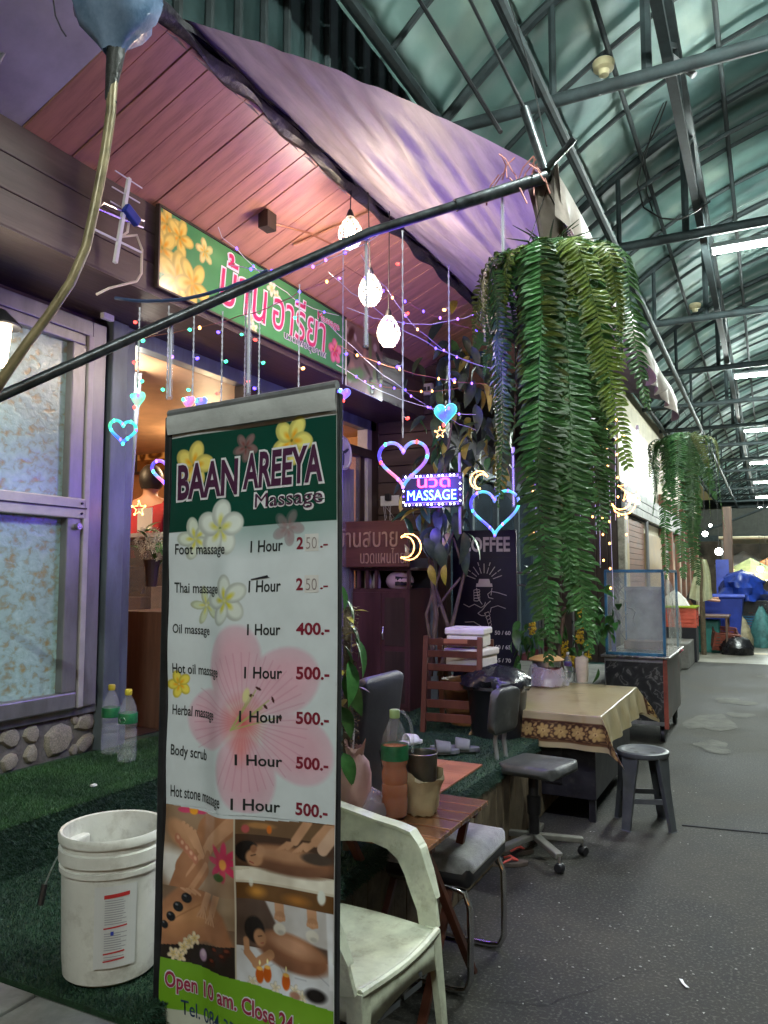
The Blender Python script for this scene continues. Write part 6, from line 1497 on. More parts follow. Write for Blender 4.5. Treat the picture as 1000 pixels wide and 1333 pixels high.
# ---- wooden slatted chair on the platform with foam boxes
wc = thing('wooden_chair', 'old reddish wooden chair with slatted back standing on the turf platform', 'chair', (-1.95, 4.92, .50), R(6))
for x_ in (-.19, .19):
    MB().bar((x_, -.05, 0), (x_, .03, .64), .035, .03).build('post', M['red_wood'], wc, bevel=.003)
    MB().bar((x_, .42, 0), (x_, .36, .60), .035, .03).build('post', M['red_wood'], wc, bevel=.003)
for z_ in (.10, .19, .31, .43, .52, .60): MB().bar((-.18, -.03 + z_*.12 - .01, z_), (.18, -.03 + z_*.12 - .01, z_), .016, .045 if z_ > .4 else .055).build('slat', M['red_wood'], wc, bevel=.002)
MB().box(-.19, .19, .04, .40, .40, .42).build('seat', M['red_wood'], wc, bevel=.003)
for x_ in (-.19, .19): MB().bar((x_, .02, .50), (x_, .38, .50), .02, .03).build('arm_rail', M['red_wood'], wc)
MB().box(-.04, .12, -.055, -.043, .600, .628).build('patch', M['mat_wood'], wc)
def foam_box(lbl, loc, rz, sz=(.26, .20, .10)):
    t = thing('foam_box', lbl, 'box', loc, rz, 'foam boxes on the wooden chair'); a, b, h = sz
    MB().box(-a/2*.92, a/2*.92, -b/2*.92, b/2*.92, 0, h*.62).build('tray', M['foam'], t, bevel=.012); MB().box(-a/2, a/2, -b/2, b/2, h*.63, h).build('lid', M['foam'], t, bevel=.012)
foam_box('white foam food box, upper one on the wooden chair', (-1.90, 5.12, 1.065), .1, (.28, .26, .13)); foam_box('white foam food box, lower one on the wooden chair seat', (-1.88, 5.12, .925), -.1, (.30, .28, .13))
pot = thing('clay_pot', 'brown glazed clay pot with a wavy rim seen through the chair slats', 'pot', (-1.98, 5.28, .50))
MB().lathe([(0, .0), (.12, .0), (.15, .1), (.17, .28), (.185, .30), (.175, .315), (.16, .30), (.14, .1), (0, .05)], 28, wob=.03).build('pot_body', mat('brown_glaze', (.20, .09, .035), .3, var=.4), pot, smooth=True)
# ---- black heap of bin bags between rack and office chair
bh = thing('black_bin', 'round black bin covered by crumpled black sacks between wooden chair and office chair', 'bin', (-1.66, 5.0, .50))
MB().lathe([(0, 0), (.17, 0), (.20, .30), (.21, .31), (.205, .33), (.19, .32)], 24).build('bin_body', M['black_plastic'], bh, smooth=True)
crumple([(.20, .30), (.225, .33), (.22, .37), (.19, .40), (.12, .43), (.05, .45), (.0, .44)], 40, .16, 17).build('sack', mat('black_sack', (.014, .014, .018), .22, var=.3, bump=.6, bscale=20), bh, smooth=True)

# ---- office chair
oc = thing('office_chair', 'grey swivel office chair with worn padded back and seat beside the cloth covered desk', 'chair', (-1.23, 4.33, 0), R(-12))
gl2 = mat('office_vinyl', (.045, .048, .045), .45, var=.25, scale=14, dirt=.4, dirtcol=(.2, .2, .18), dscale=9)
pad(20, 20, .38, .36, .065, .012, .10).build('seat', gl2, oc, smooth=True, loc=(.03, 0, .485), rot=(0, R(-1.5), 0))
pad(20, 20, .27, .30, .055, .008, .09).build('backrest', gl2, oc, smooth=True, loc=(-.18, 0, .775), rot=(R(0), R(-83), 0))
for s_ in (-.05, .05): MB().tube([(-.20, s_, .70), (-.215, s_, .60), (-.20, s_, .48), (-.165, s_, .445), (-.05, s_, .44)], .013, 8).build('back_tube', M['alu'], oc, smooth=True)
MB().lathe([(.030, .08), (.030, .22), (.038, .23), (.038, .32), (.028, .33), (.028, .43), (.09, .44), (.09, .46)], 16).build('column', M['black_metal'], oc, smooth=True)
for k in range(5):
    a = 2*PI*k/5 + R(38); ex, ey = .27*math.cos(a), .27*math.sin(a)
    arm = MB().bar((0, 0, .11), (ex, ey, .085), .045, .03).build('base_arm', mat('dull_base_%d' % k, (.13, .125, .11), .55, .2, var=.3), oc, bevel=.006)
    c = MB(); Mx = Matrix.Translation((ex, ey, .027)) @ Matrix.Rotation(a + .6, 4, 'Z') @ Matrix.Rotation(PI/2, 4, 'X')
    c.lathe([(0, -.022), (.022, -.022), (.027, -.012), (.027, .012), (.022, .022), (0, .022)], 14, M=Mx); c.build('castor', M['black_plastic'], oc, smooth=True)
    MB().tube([(ex, ey, .05), (ex, ey, .085)], .008, 6).build('castor_stem', M['steel'], oc)

# ---- desk with printed cloth
dk_ = thing('desk', 'black wooden desk standing on the asphalt beneath a tan printed tablecloth', 'desk', (-1.36, 5.70, 0))
db = mat('desk_black', (.012, .012, .016), .4, var=.5, scale=6, dirt=.3, dirtcol=(.12, .11, .10), dscale=9)
MB().box(-.33, .33, -.66, .66, .14, .655).build('carcass', db, dk_, bevel=.005)
MB().box(-.36, .36, -.70, .70, .655, .672).build('desk_top', db, dk_, bevel=.003)
for x_ in (-.30, .30):
    for y_ in (-.62, .62): MB().box(x_ - .02, x_ + .02, y_ - .02, y_ + .02, 0, .14).build('leg', db, dk_)
MB().box(-.10, .12, -.668, -.662, .22, .52).build('door_panel', M['black_plastic'], dk_, bevel=.003)
MB().tube([(.335, -.3, .4), (.345, -.3, .4)], .015, 10).build('knob', M['steel'], dk_)
def cloth_ink():
    m = bpy.data.materials.new('printed_cloth'); m.use_nodes = True; N = m.node_tree.nodes; L = m.node_tree.links; b = N['Principled BSDF']
    a = N.new('ShaderNodeAttribute'); a.attribute_name = 'ink'; L.new(a.outputs['Color'], b.inputs['Base Color']); b.inputs['Roughness'].default_value = .28
    n3 = N.new('ShaderNodeTexNoise'); n3.inputs['Scale'].default_value = 25; tc = N.new('ShaderNodeTexCoord'); L.new(tc.outputs['Object'], n3.inputs[0]); bp = N.new('ShaderNodeBump'); bp.inputs['Strength'].default_value = .3; bp.inputs['Distance'].default_value = .006; L.new(n3.outputs[0], bp.inputs['Height']); L.new(bp.outputs[0], b.inputs['Normal'])
    return m
cw_, cl_w = .76 + .2*2, 1.44 + .22*2     # cloth laid flat; folds over the desk edges
cv = Canvas(cw_, cl_w, 230, 300, (.60, .55, .42))
r_ = random.Random(21)
for k in range(60): cv.ell(r_.uniform(0, cw_), r_.uniform(0, cl_w), r_.uniform(.03, .14), r_.uniform(.02, .09), r_.choice([(.56, .47, .30), (.44, .35, .20), (.60, .52, .36)]), r_.uniform(0, 3), 1, .5)
for (y0, y1) in ((.045, .165), (cl_w - .165, cl_w - .045)):
    band = cv.rect(0, cw_, y0, y1); cv.blend(band, (.22, .13, .09)); cv.blend(cv.rect(0, cw_, y0 - .008, y0), (.35, .24, .15)); cv.blend(cv.rect(0, cw_, y1, y1 + .006), (.35, .24, .15))
    x = .05
    while x < cw_:
        ym = (y0 + y1)/2
        for k in range(7): cv.ell(x + .030*math.cos(k*.9), ym + .030*math.sin(k*.9), .020, .015, (.62, .52, .32), k*.9, .3)
        cv.ell(x, ym, .020, .018, (.72, .62, .40), 0, .4); cv.ell(x, ym, .008, .008, (.40, .28, .16), 0, .4)
        for q in (-1, 1):
            cv.ell(x + .055, ym + q*.030, .018, .009, (.60, .50, .32), q*.7, .3); cv.ell(x + .055, ym + q*.008, .008, .006, (.55, .44, .28), 0, .3)
            cv.line([(x + .03, ym + q*.05), (x + .06, ym + q*.045), (x + .09, ym + q*.055)], .004, (.56, .46, .30))
        x += .11
cv.ell(.62, 1.12, .07, .02, (.25, .19, .10), .1, .6, .7)
def clothf(x, y, z):
    hx, hy = .38, .72; X_ = x - cw_/2; Y_ = y - cl_w/2
    ox, oy = max(0, abs(X_) - hx), max(0, abs(Y_) - hy); fx, fy = min(abs(X_), hx)*(1 if X_ > 0 else -1), min(abs(Y_), hy)*(1 if Y_ > 0 else -1)
    drop = max(ox, oy) + .35*min(ox, oy); fold = .014*math.sin(Y_*17)*min(1, ox*8) ; fold2 = .012*math.sin(X_*21 + 1)*min(1, oy*8)
    flare = .18*drop
    px = fx + (math.copysign(.004 + flare*(ox > 0) + (fold if ox > 0 else 0) + .5*min(ox, oy), X_) if ox > 0 else 0)
    py = fy + (math.copysign(.004 + .06*oy + fold2 + .5*min(ox, oy), Y_) if oy > 0 else 0)
    zz = .676 - drop*.98 + .0012*math.sin(x*11 + 2*math.sin(y*5))
    return (px, py, zz)
cl = cv.mesh('tablecloth', clothf, cloth_ink()); o = inst(cl, 'tablecloth', None, (-1.36, 5.70, 0)); tag(o, 'tan tablecloth with dark floral border hanging over the black desk', 'tablecloth')
# things on the desk
jr = thing('snack_jar', 'wooden-lidded jar of dark red snacks wrapped in clear film on the desk', 'jar', at(712, 893, Z=.678))
MB().lathe([(0, .004), (.11, .004), (.115, .02), (.115, .13), (.10, .155)], 28).build('jar_body', mat('snacks', (.13, .045, .045), .4, var=.5, scale=30), jr, smooth=True)
MB().lathe([(.10, .155), (.112, .158), (.112, .20), (.105, .202)], 28).build('jar_rim', M['steel'], jr, smooth=True)
MB().lathe([(.02, .205), (.135, .204), (.140, .212), (.10, .235), (.04, .248), (0, .25)], 32).build('wooden_lid', mat('pale_wood', (.50, .30, .12), .4, var=.15), jr, smooth=True)
crumple([(0, .0), (.135, .002), (.16, .015), (.155, .06), (.13, .12), (.118, .16)], 34, .14, 22).build('film', M['clear_bag'], jr, smooth=True)
wb_ = bottle('water_bottle', 'small clear water bottle with red and blue label standing on the desk', at(740, 888, Z=.678), .245, None, mat('redblue', (.25, .05, .09), .4, var=.6, scale=20, col2=(.05, .1, .35)), M['white'])
cu_ = thing('paper_cup_bag', 'tall cream paper sleeve with a straw standing beside the water bottle on desk', 'cup', at(758, 888, Z=.678))
crumple([(0, 0), (.045, .0), (.050, .05), (.053, .12), (.056, .19), (.054, .205)], 24, .07, 31).build('paper_sleeve', M['paper'], cu_, smooth=True)
MB().tube([(0, 0, .1), (.012, 0, .25)], .003, 6).build('straw', M['white'], cu_)

# ---- plastic stool (dark grey)
ps_ = thing('plastic_stool', 'dark grey plastic stool with splayed legs in front of the desk corner', 'stool', (-.76, 5.17, 0), R(20))
MB().lathe([(0, .452), (.10, .452), (.125, .458), (.145, .462), (.157, .455), (.160, .435), (.154, .425), (.148, .44), (0, .444)], 30).build('seat', M['grey_plastic'], ps_, smooth=True)
for k in range(4):
    a = PI/4 + k*PI/2; c, s_ = math.cos(a), math.sin(a); t_ = Vector((-s_, c, 0)); o_ = Vector((c, s_, 0)); vs = []
    for z_, rr, w_, d_ in ((.435, .145, .060, .018), (.25, .165, .040, .016), (.0, .205, .030, .014)):
        p = o_*rr + Vector((0, 0, z_)); vs += [p - t_*w_, p + t_*w_, p + t_*w_*.8 - o_*d_*2, p - t_*w_*.8 - o_*d_*2]
    MB().add(vs, [(i*4+j, i*4+(j+1) % 4, (i+1)*4+(j+1) % 4, (i+1)*4+j) for i in range(2) for j in range(4)] + [(11, 10, 9, 8), (0, 1, 2, 3)]).build('leg', M['grey_plastic'], ps_, bevel=.004)
    a2 = a + PI/2; p, q = Vector((c, s_, 0))*.17, Vector((math.cos(a2), math.sin(a2), 0))*.17
    MB().bar(p + Vector((0, 0, .17)), q + Vector((0, 0, .17)), .012, .03).build('stretcher', M['grey_plastic'], ps_)
    MB().tube([(o_.x*.07, o_.y*.07, .4525), (o_.x*.07, o_.y*.07, .4532)], .016, 12).build('vent_hole', M['black_plastic'], ps_)

# ---- food cart with blue-framed glass case
ct_ = thing('food_cart', 'wheeled food cart with marbled black side panels and a blue framed clear case on top', 'cart', (-1.17, 8.25, 0)); ct_.scale = (.92, 1, 1)
mb_ = ramp_mat('black_marble', [(.45, (.022, .023, .024)), (.55, (.04, .042, .042)), (.585, (.17, .17, .16)), (.62, (.03, .03, .03))], scale=7, rough=.3, detail=8, dist=1.6)
MB().box(-.30, .28, -.60, -.585, .20, .74).build('front_panel', mb_, ct_)
MB().box(-.31, .29, -.605, -.58, .74, .775).build('front_rail', M['alu'], ct_); MB().box(-.31, .29, -.605, -.58, .165, .20).build('front_rail', M['alu'], ct_)
MB().box(.28, .295, -.60, .60, .19, .77).build('side_panel', mat('weathered_steel', (.12, .11, .10), .4, .4, var=.6, scale=3, dirt=.8, dirtcol=(.16, .035, .02), dscale=2.2), ct_)
MB().box(-.31, -.295, -.60, .60, .19, .77).build('side_panel', M['alu'], ct_)
MB().box(.27, .31, -.615, -.58, .14, .78).build('corner_post', mat('rusty_red', (.22, .05, .03), .6, var=.4), ct_)
MB().box(-.34, .34, -.64, .66, .78, .80).build('worktop', M['steel'], ct_, bevel=.004)
MB().box(-.28, .27, -.57, .60, .20, .22).build('floor_tray', M['alu'], ct_)
for x_ in (-.24, .24):
    for y_ in (-.48, .48):
        Mx = Matrix.Translation((x_, y_, .07)) @ Matrix.Rotation(PI/2, 4, 'Y')
        w_ = MB().lathe([(0, -.02), (.05, -.022), (.07, -.016), (.07, .016), (.05, .022), (0, .02)], 18, M=Mx).build('wheel', M['black_plastic'], ct_, smooth=True)
        MB().box(x_ - .03, x_ + .03, y_ - .012, y_ + .012, .07, .20).build('wheel_fork', M['black_metal'], ct_)
cs = MB(); F = 'blue_paint'
X0, X1, Y0, Y1, Z0, Z1 = -.28, .29, -.60, .55, .802, 1.60
fr = []
for (a, b) in [((X0, Y0, Z0), (X0, Y0, Z1)), ((X1, Y0, Z0), (X1, Y0, Z1)), ((X0, Y1, Z0), (X0, Y1, Z1)), ((X1, Y1, Z0), (X1, Y1, Z1)), ((X0, Y0, Z1), (X1, Y0, Z1)), ((X0, Y0, Z0 + .012), (X1, Y0, Z0 + .012)), ((X0, Y1, Z1), (X1, Y1, Z1)), ((X0, Y0, Z1), (X0, Y1, Z1)), ((X1, Y0, Z1), (X1, Y1, Z1 - .0))]:
    MB().bar(a, b, .025, .025).build('case_frame', M[F], ct_)
MB().box(X0 + .012, X1 - .012, Y0 - .003, Y0 + .001, Z0 + .02, Z1 - .012).build('case_pane', M['glass'], ct_)
MB().grid(24, 24, lambda u, v: (X1 + .012 + .02*math.sin(u*13 + v*4)*math.sin(v*PI) + .06*(1 - v)*.4, Y0 + .02 + u*(Y1 - Y0), Z0 + v*(Z1 - Z0 - .25*u))).build('plastic_curtain', thin_clear('film_cover', (.55, .57, .55), .5, .22), ct_, smooth=True)
MB().box(-.20, .22, .1, .12, Z0, Z0 + .60).build('inner_panel', mat('steel_panel', (.28, .29, .28), .35, .5, var=.3), ct_)
MB().box(-.20, .22, .05, .10, Z0 + .6, Z0 + .64).build('inner_shelf', M['alu'], ct_); MB().box(-.18, .2, -.2, .05, Z0 + .02, Z0 + .10).build('inner_tray', M['cab_wood'], ct_)
cb_ = MB(); r_ = random.Random(6)
for k in range(9):
    x, y_, z_ = -.14 + r_.uniform(-.02, .02), -.45, Z1 - .06; pts = []
    for j in range(14): pts.append((x, y_, z_)); x += r_.uniform(-.05, .05); z_ -= r_.uniform(.01, .065); y_ += r_.uniform(-.02, .02); x = min(.1, max(-.25, x)); z_ = max(Z0 + .05, z_)
    cb_.tube(pts, .0045, 5)
cbo = cb_.build('cable_tangle', M['wire_black'], None, loc=(-1.20, 8.25, 0)); tag(cbo, 'tangle of black cables hanging inside the clear case of the cart', 'cables')
MB().box(-.02, .02, -.02, .02, 0, .32).build('battery_tube', M['blue_plastic'], None, loc=(-1.40, 7.85, Z0 + .01), bevel=.005); tag(bpy.data.objects['battery_tube'], 'blue upright container inside the left of the cart case', 'container')
# red crate and teal steps behind
MB().box(-.22, .22, -.15, .15, 0, .17).build('red_crate', M['red_plastic'], None, loc=(-2.05, 8.9, .30), bevel=.01); tag(bpy.data.objects['red_crate'], 'dark red crate on the teal painted step left of the cart', 'crate')

# ---- pipe frames behind the plants
for i, (x_, y_, h_) in enumerate(((-2.15, 7.35, 1.28), (-1.98, 7.9, 1.28))):
    t = thing('pipe_rack', ['chrome pipe rack with rounded corners just right of the coffee board', 'second chrome pipe rack further behind the hanging fern tip'][i], 'rack', (x_, y_, .30), R(10))
    MB().tube([(-.17, 0, 0), (-.17, 0, h_ - .1), (-.15, 0, h_ - .03), (-.09, 0, h_), (.09, 0, h_), (.15, 0, h_ - .03), (.17, 0, h_ - .1), (.17, 0, 0)], .012, 8).build('frame', M['steel'], t, smooth=True)
    for z_ in (.28, h_ - .12): MB().tube([(-.17, 0, z_), (.17, 0, z_)], .008, 8).build('crossbar', M['steel'], t)

# ---- cupboard with helmet
cu2 = thing('cupboard', 'dark reddish wooden cupboard with a slotted upper shelf below the carved sign', 'cupboard', (-2.81, 5.72, .50))
MB().box(-.24, .27, -.20, .22, 0, .95).build('carcass', M['purple_wood'], cu2, bevel=.004)
MB().box(-.235, .02, -.212, -.20, .03, .92).build('door', M['purple_wood'], cu2, bevel=.003); MB().box(.03, .262, -.212, -.20, .03, .92).build('door', M['purple_wood'], cu2, bevel=.003)
MB().box(.06, .235, -.216, -.212, .50, .88).build('door_panel', M['dark_wood'], cu2, bevel=.003); MB().box(.06, .235, -.216, -.212, .06, .46).build('door_panel', M['dark_wood'], cu2, bevel=.003)
MB().tube([(.05, -.225, .55), (.05, -.235, .60), (.05, -.225, .65)], .007, 6).build('handle', M['steel'], cu2)
MB().box(-.26, .29, -.22, .23, 1.095, 1.118).build('top_board', M['purple_wood'], cu2, bevel=.003)
for x_ in (-.255, -.18, -.10, -.02, .265): MB().box(x_ - .012, x_ + .012, -.215, -.19, .95, 1.095).build('upright', M['purple_wood'], cu2)
MB().box(-.26, .29, .20, .225, .95, 1.095).build('back_board', M['dark'], cu2)
he = thing('helmet', 'pale pink and black motorcycle helmet on the cupboard shelf under the carved sign', 'helmet', (-2.67, 5.62, 1.455), .3)
hb = MB(); hb.ball((0, 0, .055), .105, 22, 14, (1.1, 1.15, .82)); hb.build('shell', mat('helmet_pink', (.50, .36, .42), .2, var=.1, coat=.5), he, smooth=True)
hv = MB(); hv.grid(12, 8, lambda u, v: (.118*math.sin(u*1.9 - .2)*(1 - .1*v), -.123*math.cos(u*1.9 - .2)*(1 - .06*v), .02 + .075*v*(1 - .35*u))); hv.build('visor', mat('visor', (.01, .01, .02), .08, var=0), he, smooth=True)
cl2 = thing('hanging_bags', 'row of crumpled clear bags in the slots of the cupboard shelf', 'bags', (-2.9, 5.60, 1.455))
crumple([(0, 0), (.03, 0), (.036, .05), (.025, .11), (.01, .13)], 16, .2, 41).build('plastic_bag', mat('pale_bag', (.5, .46, .48), .3), cl2, smooth=True, loc=(.03, 0, 0)); crumple([(0, 0), (.03, 0), (.03, .05), (.02, .10), (.01, .12)], 16, .2, 42).build('plastic_bag', mat('pale_bag2', (.5, .46, .48), .3), cl2, smooth=True, loc=(-.045, 0, 0))

# ---- round wall emblem, electrical box, pipe, sockets, antenna
em = thing('round_emblem', 'round white plaque with a three-armed swirl hanging on the dark door frame', 'plaque', at(445, 590, X=WX + .06), PI/2)
MB().lathe([(0, 0), (.115, .0), (.13, .008), (.135, .018), (.12, .022), (.112, .012), (0, .010)], 40, M=Matrix.Rotation(PI/2, 4, 'X')).build('disc', mat('plaster_white', (.55, .53, .46), .5, var=.15), em, smooth=True)
for k in range(3):
    a = 2*PI*k/3 + .5; m_ = MB(); pts = [(0, 0), (.022*math.cos(a + .5), .022*math.sin(a + .5)), (.075*math.cos(a + .12), .075*math.sin(a + .12)), (.098*math.cos(a), .098*math.sin(a)), (.075*math.cos(a - .12), .075*math.sin(a - .12)), (.022*math.cos(a - .5), .022*math.sin(a - .5))]
    m_.prism(pts, -.016, -.0, Matrix.Rotation(PI/2, 4, 'X') @ Matrix.Rotation(0, 4, 'Z')); m_.build('swirl_arm', M['grey_plastic'], em, loc=(0, -.020, 0))
eb = thing('electric_box', 'small white electrical box with switches mounted on the siding above the door corner', 'box', at(556, 508, Y=5.955))
MB().box(-.065, .065, -.04, 0, -.05, .05).build('case', M['white'], eb, bevel=.006)
for k in range(3): MB().box(-.045 + k*.034, -.022 + k*.034, -.048, -.04, -.015, .02).build('switch', M['grey_plastic'], eb, bevel=.002)
MB().box(-.035, .035, -.035, 0, -.13, -.06).build('junction', M['grey_plastic'], eb, bevel=.004)
bp2 = thing('blue_pipe', 'blue PVC pipe with an elbow running down beside the electrical box', 'pipe', at(572, 500, Y=5.9))
o_ = Vector(bp2.location)
MB().tube([Vector(p_) - o_ for p_ in (at(572, 640, Y=5.9), at(572, 520, Y=5.9), at(572, 480, Y=5.9), at(576, 470, Y=5.9), at(585, 465, Y=5.9), at(640, 460, Y=5.9))], .028, 12).build('pipe_run', mat('pvc_blue', (.035, .14, .24), .35, var=.15), bp2, smooth=True)
sk_ = thing('wall_socket', 'white double socket with a black plug and thin cables on the siding', 'socket', at(508, 652, Y=5.955))
MB().box(-.09, .09, -.012, 0, -.045, .045).build('plate', M['white'], sk_, bevel=.004); MB().box(-.03, .02, -.05, -.012, 0, .06).build('plug', M['black_plastic'], sk_, bevel=.004)
cbm = MB(); r_ = random.Random(12)
for k in range(5): cbm.tube([(r_.uniform(-.06, .05), -.02, -.03), (r_.uniform(-.1, .1), -.05, -.15), (r_.uniform(-.08, .12), -.06, -.24), (r_.uniform(-.0, .16), -.05, -.33)], .002, 5)
cbm.build('cable', M['wire_white'], sk_)
jb = MB().box(0, .03, -.035, .035, -.03, .045).build('junction_box', M['white'], None, loc=at(137, 410, X=WX + .05), bevel=.006); tag(jb, 'small white junction box at the top of the post beside the marbled window', 'box')
an = thing('tv_antenna', 'white television antenna with short rods and a blue coupler fixed on the dark fascia boards', 'antenna', at(162, 285, X=FX + .10))
o_ = Vector(an.location); an_ = lambda px, py: at(px, py, X=FX + .10) - o_
MB().bar(an_(168, 232), an_(150, 342), .016, .016).build('boom', M['white'], an)
for a, b in (((150, 222), (185, 245)), ((146, 243), (182, 264)), ((144, 262), (180, 283))): MB().tube([an_(*a), an_(*b)], .0032, 6).build('rod', M['white'], an)
MB().tube([an_(118, 296), an_(185, 329)], .005, 6).build('reflector_rod', M['white'], an)
MB().tube([an_(130, 268), an_(135, 264), an_(188, 288), an_(186, 296), an_(178, 293), an_(128, 272), an_(130, 268)], .005, 6).build('dipole_loop', M['steel'], an, smooth=True)
MB().box(-.0, .03, -.045, .045, -.022, .022).build('coupler', M['blue_plastic'], an, loc=an_(168, 281), rot=(R(-28), 0, 0), bevel=.005)
MB().tube([an_(168, 288), an_(166, 302), an_(158, 308), an_(178, 306), an_(185, 325), an_(184, 356), an_(178, 366), an_(142, 375), an_(126, 383)], .0055, 8).build('cable', mat('cream_cable', (.55, .48, .38), .5), an, smooth=True)
# ---- big drooping conduit with blue wrapping at upper left
hz = thing('hanging_conduit', 'thick curved brown conduit drooping from a blue wrapped bundle at the upper left', 'conduit', at(148, 60, D=2.1))
o_ = Vector(hz.location); hp = lambda px, py, D=2.1: at(px, py, D=D) - o_
MB().tube([hp(147, 105), hp(144, 150), hp(136, 205), hp(125, 262), hp(112, 322), hp(92, 368), hp(62, 412), hp(36, 446), hp(8, 486), hp(-14, 520), hp(-60, 570, 2.2), hp(-160, 640, 2.6), hp(-330, 700, 3.0)], [.0145, .0145, .0140, .0135, .0135, .0135, .013, .0135, .0145, .015, .015, .015, .015], 12).build('pipe', mat('old_pipe', (.23, .19, .10), .38, .2, var=.45, scale=12, dirt=.6, dirtcol=(.07, .06, .03)), hz, smooth=True)
MB().tube([hp(150, 38), hp(152, 60), hp(148, 90), hp(142, 130)], [.030, .027, .022, .012], 10).build('tape_wrap', mat('black_tape', (.02, .022, .018), .5, var=.6, scale=20, bump=.6), hz, smooth=True)
MB().tube([hp(140, 90), hp(147, 120), hp(150, 134)], .006, 5).build('tape_end', M['black_plastic'], hz)
bw = crumple([(.028, -.02), (.045, .01), (.085, .05), (.115, .10), (.12, .17), (.11, .2)], 30, .14, 51); bw.build('blue_wrap', mat('blue_sheet', (.05, .14, .24), .22, var=.5, scale=6, col2=(.22, .30, .42), bump=.6, bscale=12), hz, smooth=True)
MB().tube([hp(68, -10), hp(72, 20), hp(80, 38), hp(86, 47)], .0025, 5).build('thin_cable', M['wire_black'], hz)
MB().tube([(0, 0, .16), (.01, .02, .35), (.0, .35, .62)], .012, 6).build('rope', M['black_plastic'], hz)
# loose cable loop under the arcade roof and small roof fittings
lo = thing('cable_loop', 'thin black cable loop hanging from the roof trusses at the upper right', 'cable', at(832, 230, Y=6.6)); o_ = Vector(lo.location)
MB().tube([at(a, b, Y=6.6) - o_ for a, b in ((868, 132), (858, 160), (838, 200), (830, 240), (838, 270), (860, 284), (884, 286), (905, 276), (925, 262))], .007, 6).build('cable', M['wire_black'], lo, smooth=True)
MB().tube([at(a, b, Y=6.6) - o_ for a, b in ((864, 134), (850, 165), (840, 205), (842, 250), (850, 275))], .005, 6).build('cable', M['wire_black'], lo, smooth=True)
for i, (px, py, Y_) in enumerate(((786, 88, 4.64), (737, 412, 9.48), (905, 400, 9.48), (893, 640, 26))):
    t = thing('roof_fitting', ['cream round detector under the nearest roof tie beam', 'small cream lamp holder on the left of the third tie beam', 'small round lamp holder beneath the third tie beam', 'tiny round lamp far down the left side of the arcade'][i], 'fitting', at(px, py, Y=Y_))
    MB().lathe([(0, -.055), (.03, -.05), (.035, -.02), (.062, -.01), (.068, .03), (.06, .04), (0, .04)], 16).build('body', mat('old_cream', (.50, .44, .26), .5), t, smooth=True)
wfm = thing('mineral_sack', 'white bracket plate on the roof tie beam near its king post', 'bracket', at(884, 82, Y=4.70))
o_ = Vector(wfm.location); MB().tube([at(865, 67, Y=4.7) - o_, at(904, 98, Y=4.7) - o_], .022, 8).build('bar', M['alu'], wfm); wfm.name = 'roof_bracket'
# ================================================================== PLANTS
def frond_mesh(L_, W_, seed, m, out=.13, step=.0170):
    """Sword fern frond: arches out along +x then hangs; leaflets in two combed rows with scalloped edges."""
    r = random.Random(seed); mb = MB(); n = int(L_/step); pts = []; x, z = 0, 0; ang = R(48) ; bend = r.uniform(.85, 1.15)
    yaw = 0; y = 0
    for i in range(n + 1):
        s_ = i*step; pts.append(Vector((x, y, z)))
        target = -R(88) + .07*math.sin(s_*7 + seed); k = min(1, s_/(out*bend*1.7)); ang = R(48)*(1 - k) + target*k if k < 1 else target
        x += math.cos(ang)*step; z += math.sin(ang)*step; y += .05*step*math.sin(s_*5 + seed*2)
    mb.tube(pts[::3] + [pts[-1]], [max(.0008, .0028*(1 - i/(n/3 + 2))) for i in range(len(pts[::3]) + 1)], 4, cap=False)
    tw = r.uniform(-.5, .5)
    for i in range(2, n):
        t_ = i/n; p = pts[i]; d = (pts[min(n, i+1)] - pts[i-1]).normalized()
        side = Vector((0, 1, 0)); nrm = d.cross(side).normalized(); a = tw*math.sin(t_*3 + seed); side = (side*math.cos(a) + nrm*math.sin(a)); nrm = d.cross(side)
        w_ = W_/2*(min(1, t_*7)**.7)*(1 - max(0, (t_ - .55)/.45)**2.0*.8)*r.uniform(.82, 1.12)*(1 + .12*math.sin(i*.23 + seed))
        for s_ in (-1, 1):
            if r.random() < .07: continue
            q = p + d*(.3*step*(s_)); ld = (side*s_*.97 + d*r.uniform(.08, .34) + nrm*r.uniform(-.14, .14)).normalized(); hw = step*.68
            dr = Vector((0, 0, -1))*w_*r.uniform(.06, .22) - nrm*w_*.1
            b0 = q - d*hw*.55; b1 = q + d*hw*.45
            m0 = q + ld*w_*.5 - d*hw*.72 + dr*.3 + nrm*.003; m1 = q + ld*w_*.5 + d*hw*.62 + dr*.3 + nrm*.003
            e0 = q + ld*w_*.84 - d*hw*.42 + dr*.75; tp_ = q + ld*w_ + dr + d*hw*.5; mm = q + ld*w_*.5 + dr*.3 - nrm*.002
            mb.add([b0, m0, e0, tp_, m1, b1, mm], [(0, 1, 6), (0, 6, 4, 5), (1, 2, 6), (2, 3, 4, 6)])
    me = mb.mesh('frond', m)
    return me
FR = [(frond_mesh(L_, W_, 10 + i, M['fern_old'] if i in (3, 9) else M['fern']), L_) for i, (L_, W_) in enumerate(((1.45, .155), (1.30, .13), (1.15, .135), (1.05, .14), (.9, .125), (.78, .12), (.62, .11), (1.38, .12), (1.22, .15), (.5, .10)))]
FD = [(frond_mesh(.62, .07, 71, M['fern_dead']), .62), (frond_mesh(.8, .08, 73, M['fern_dead']), .8)]
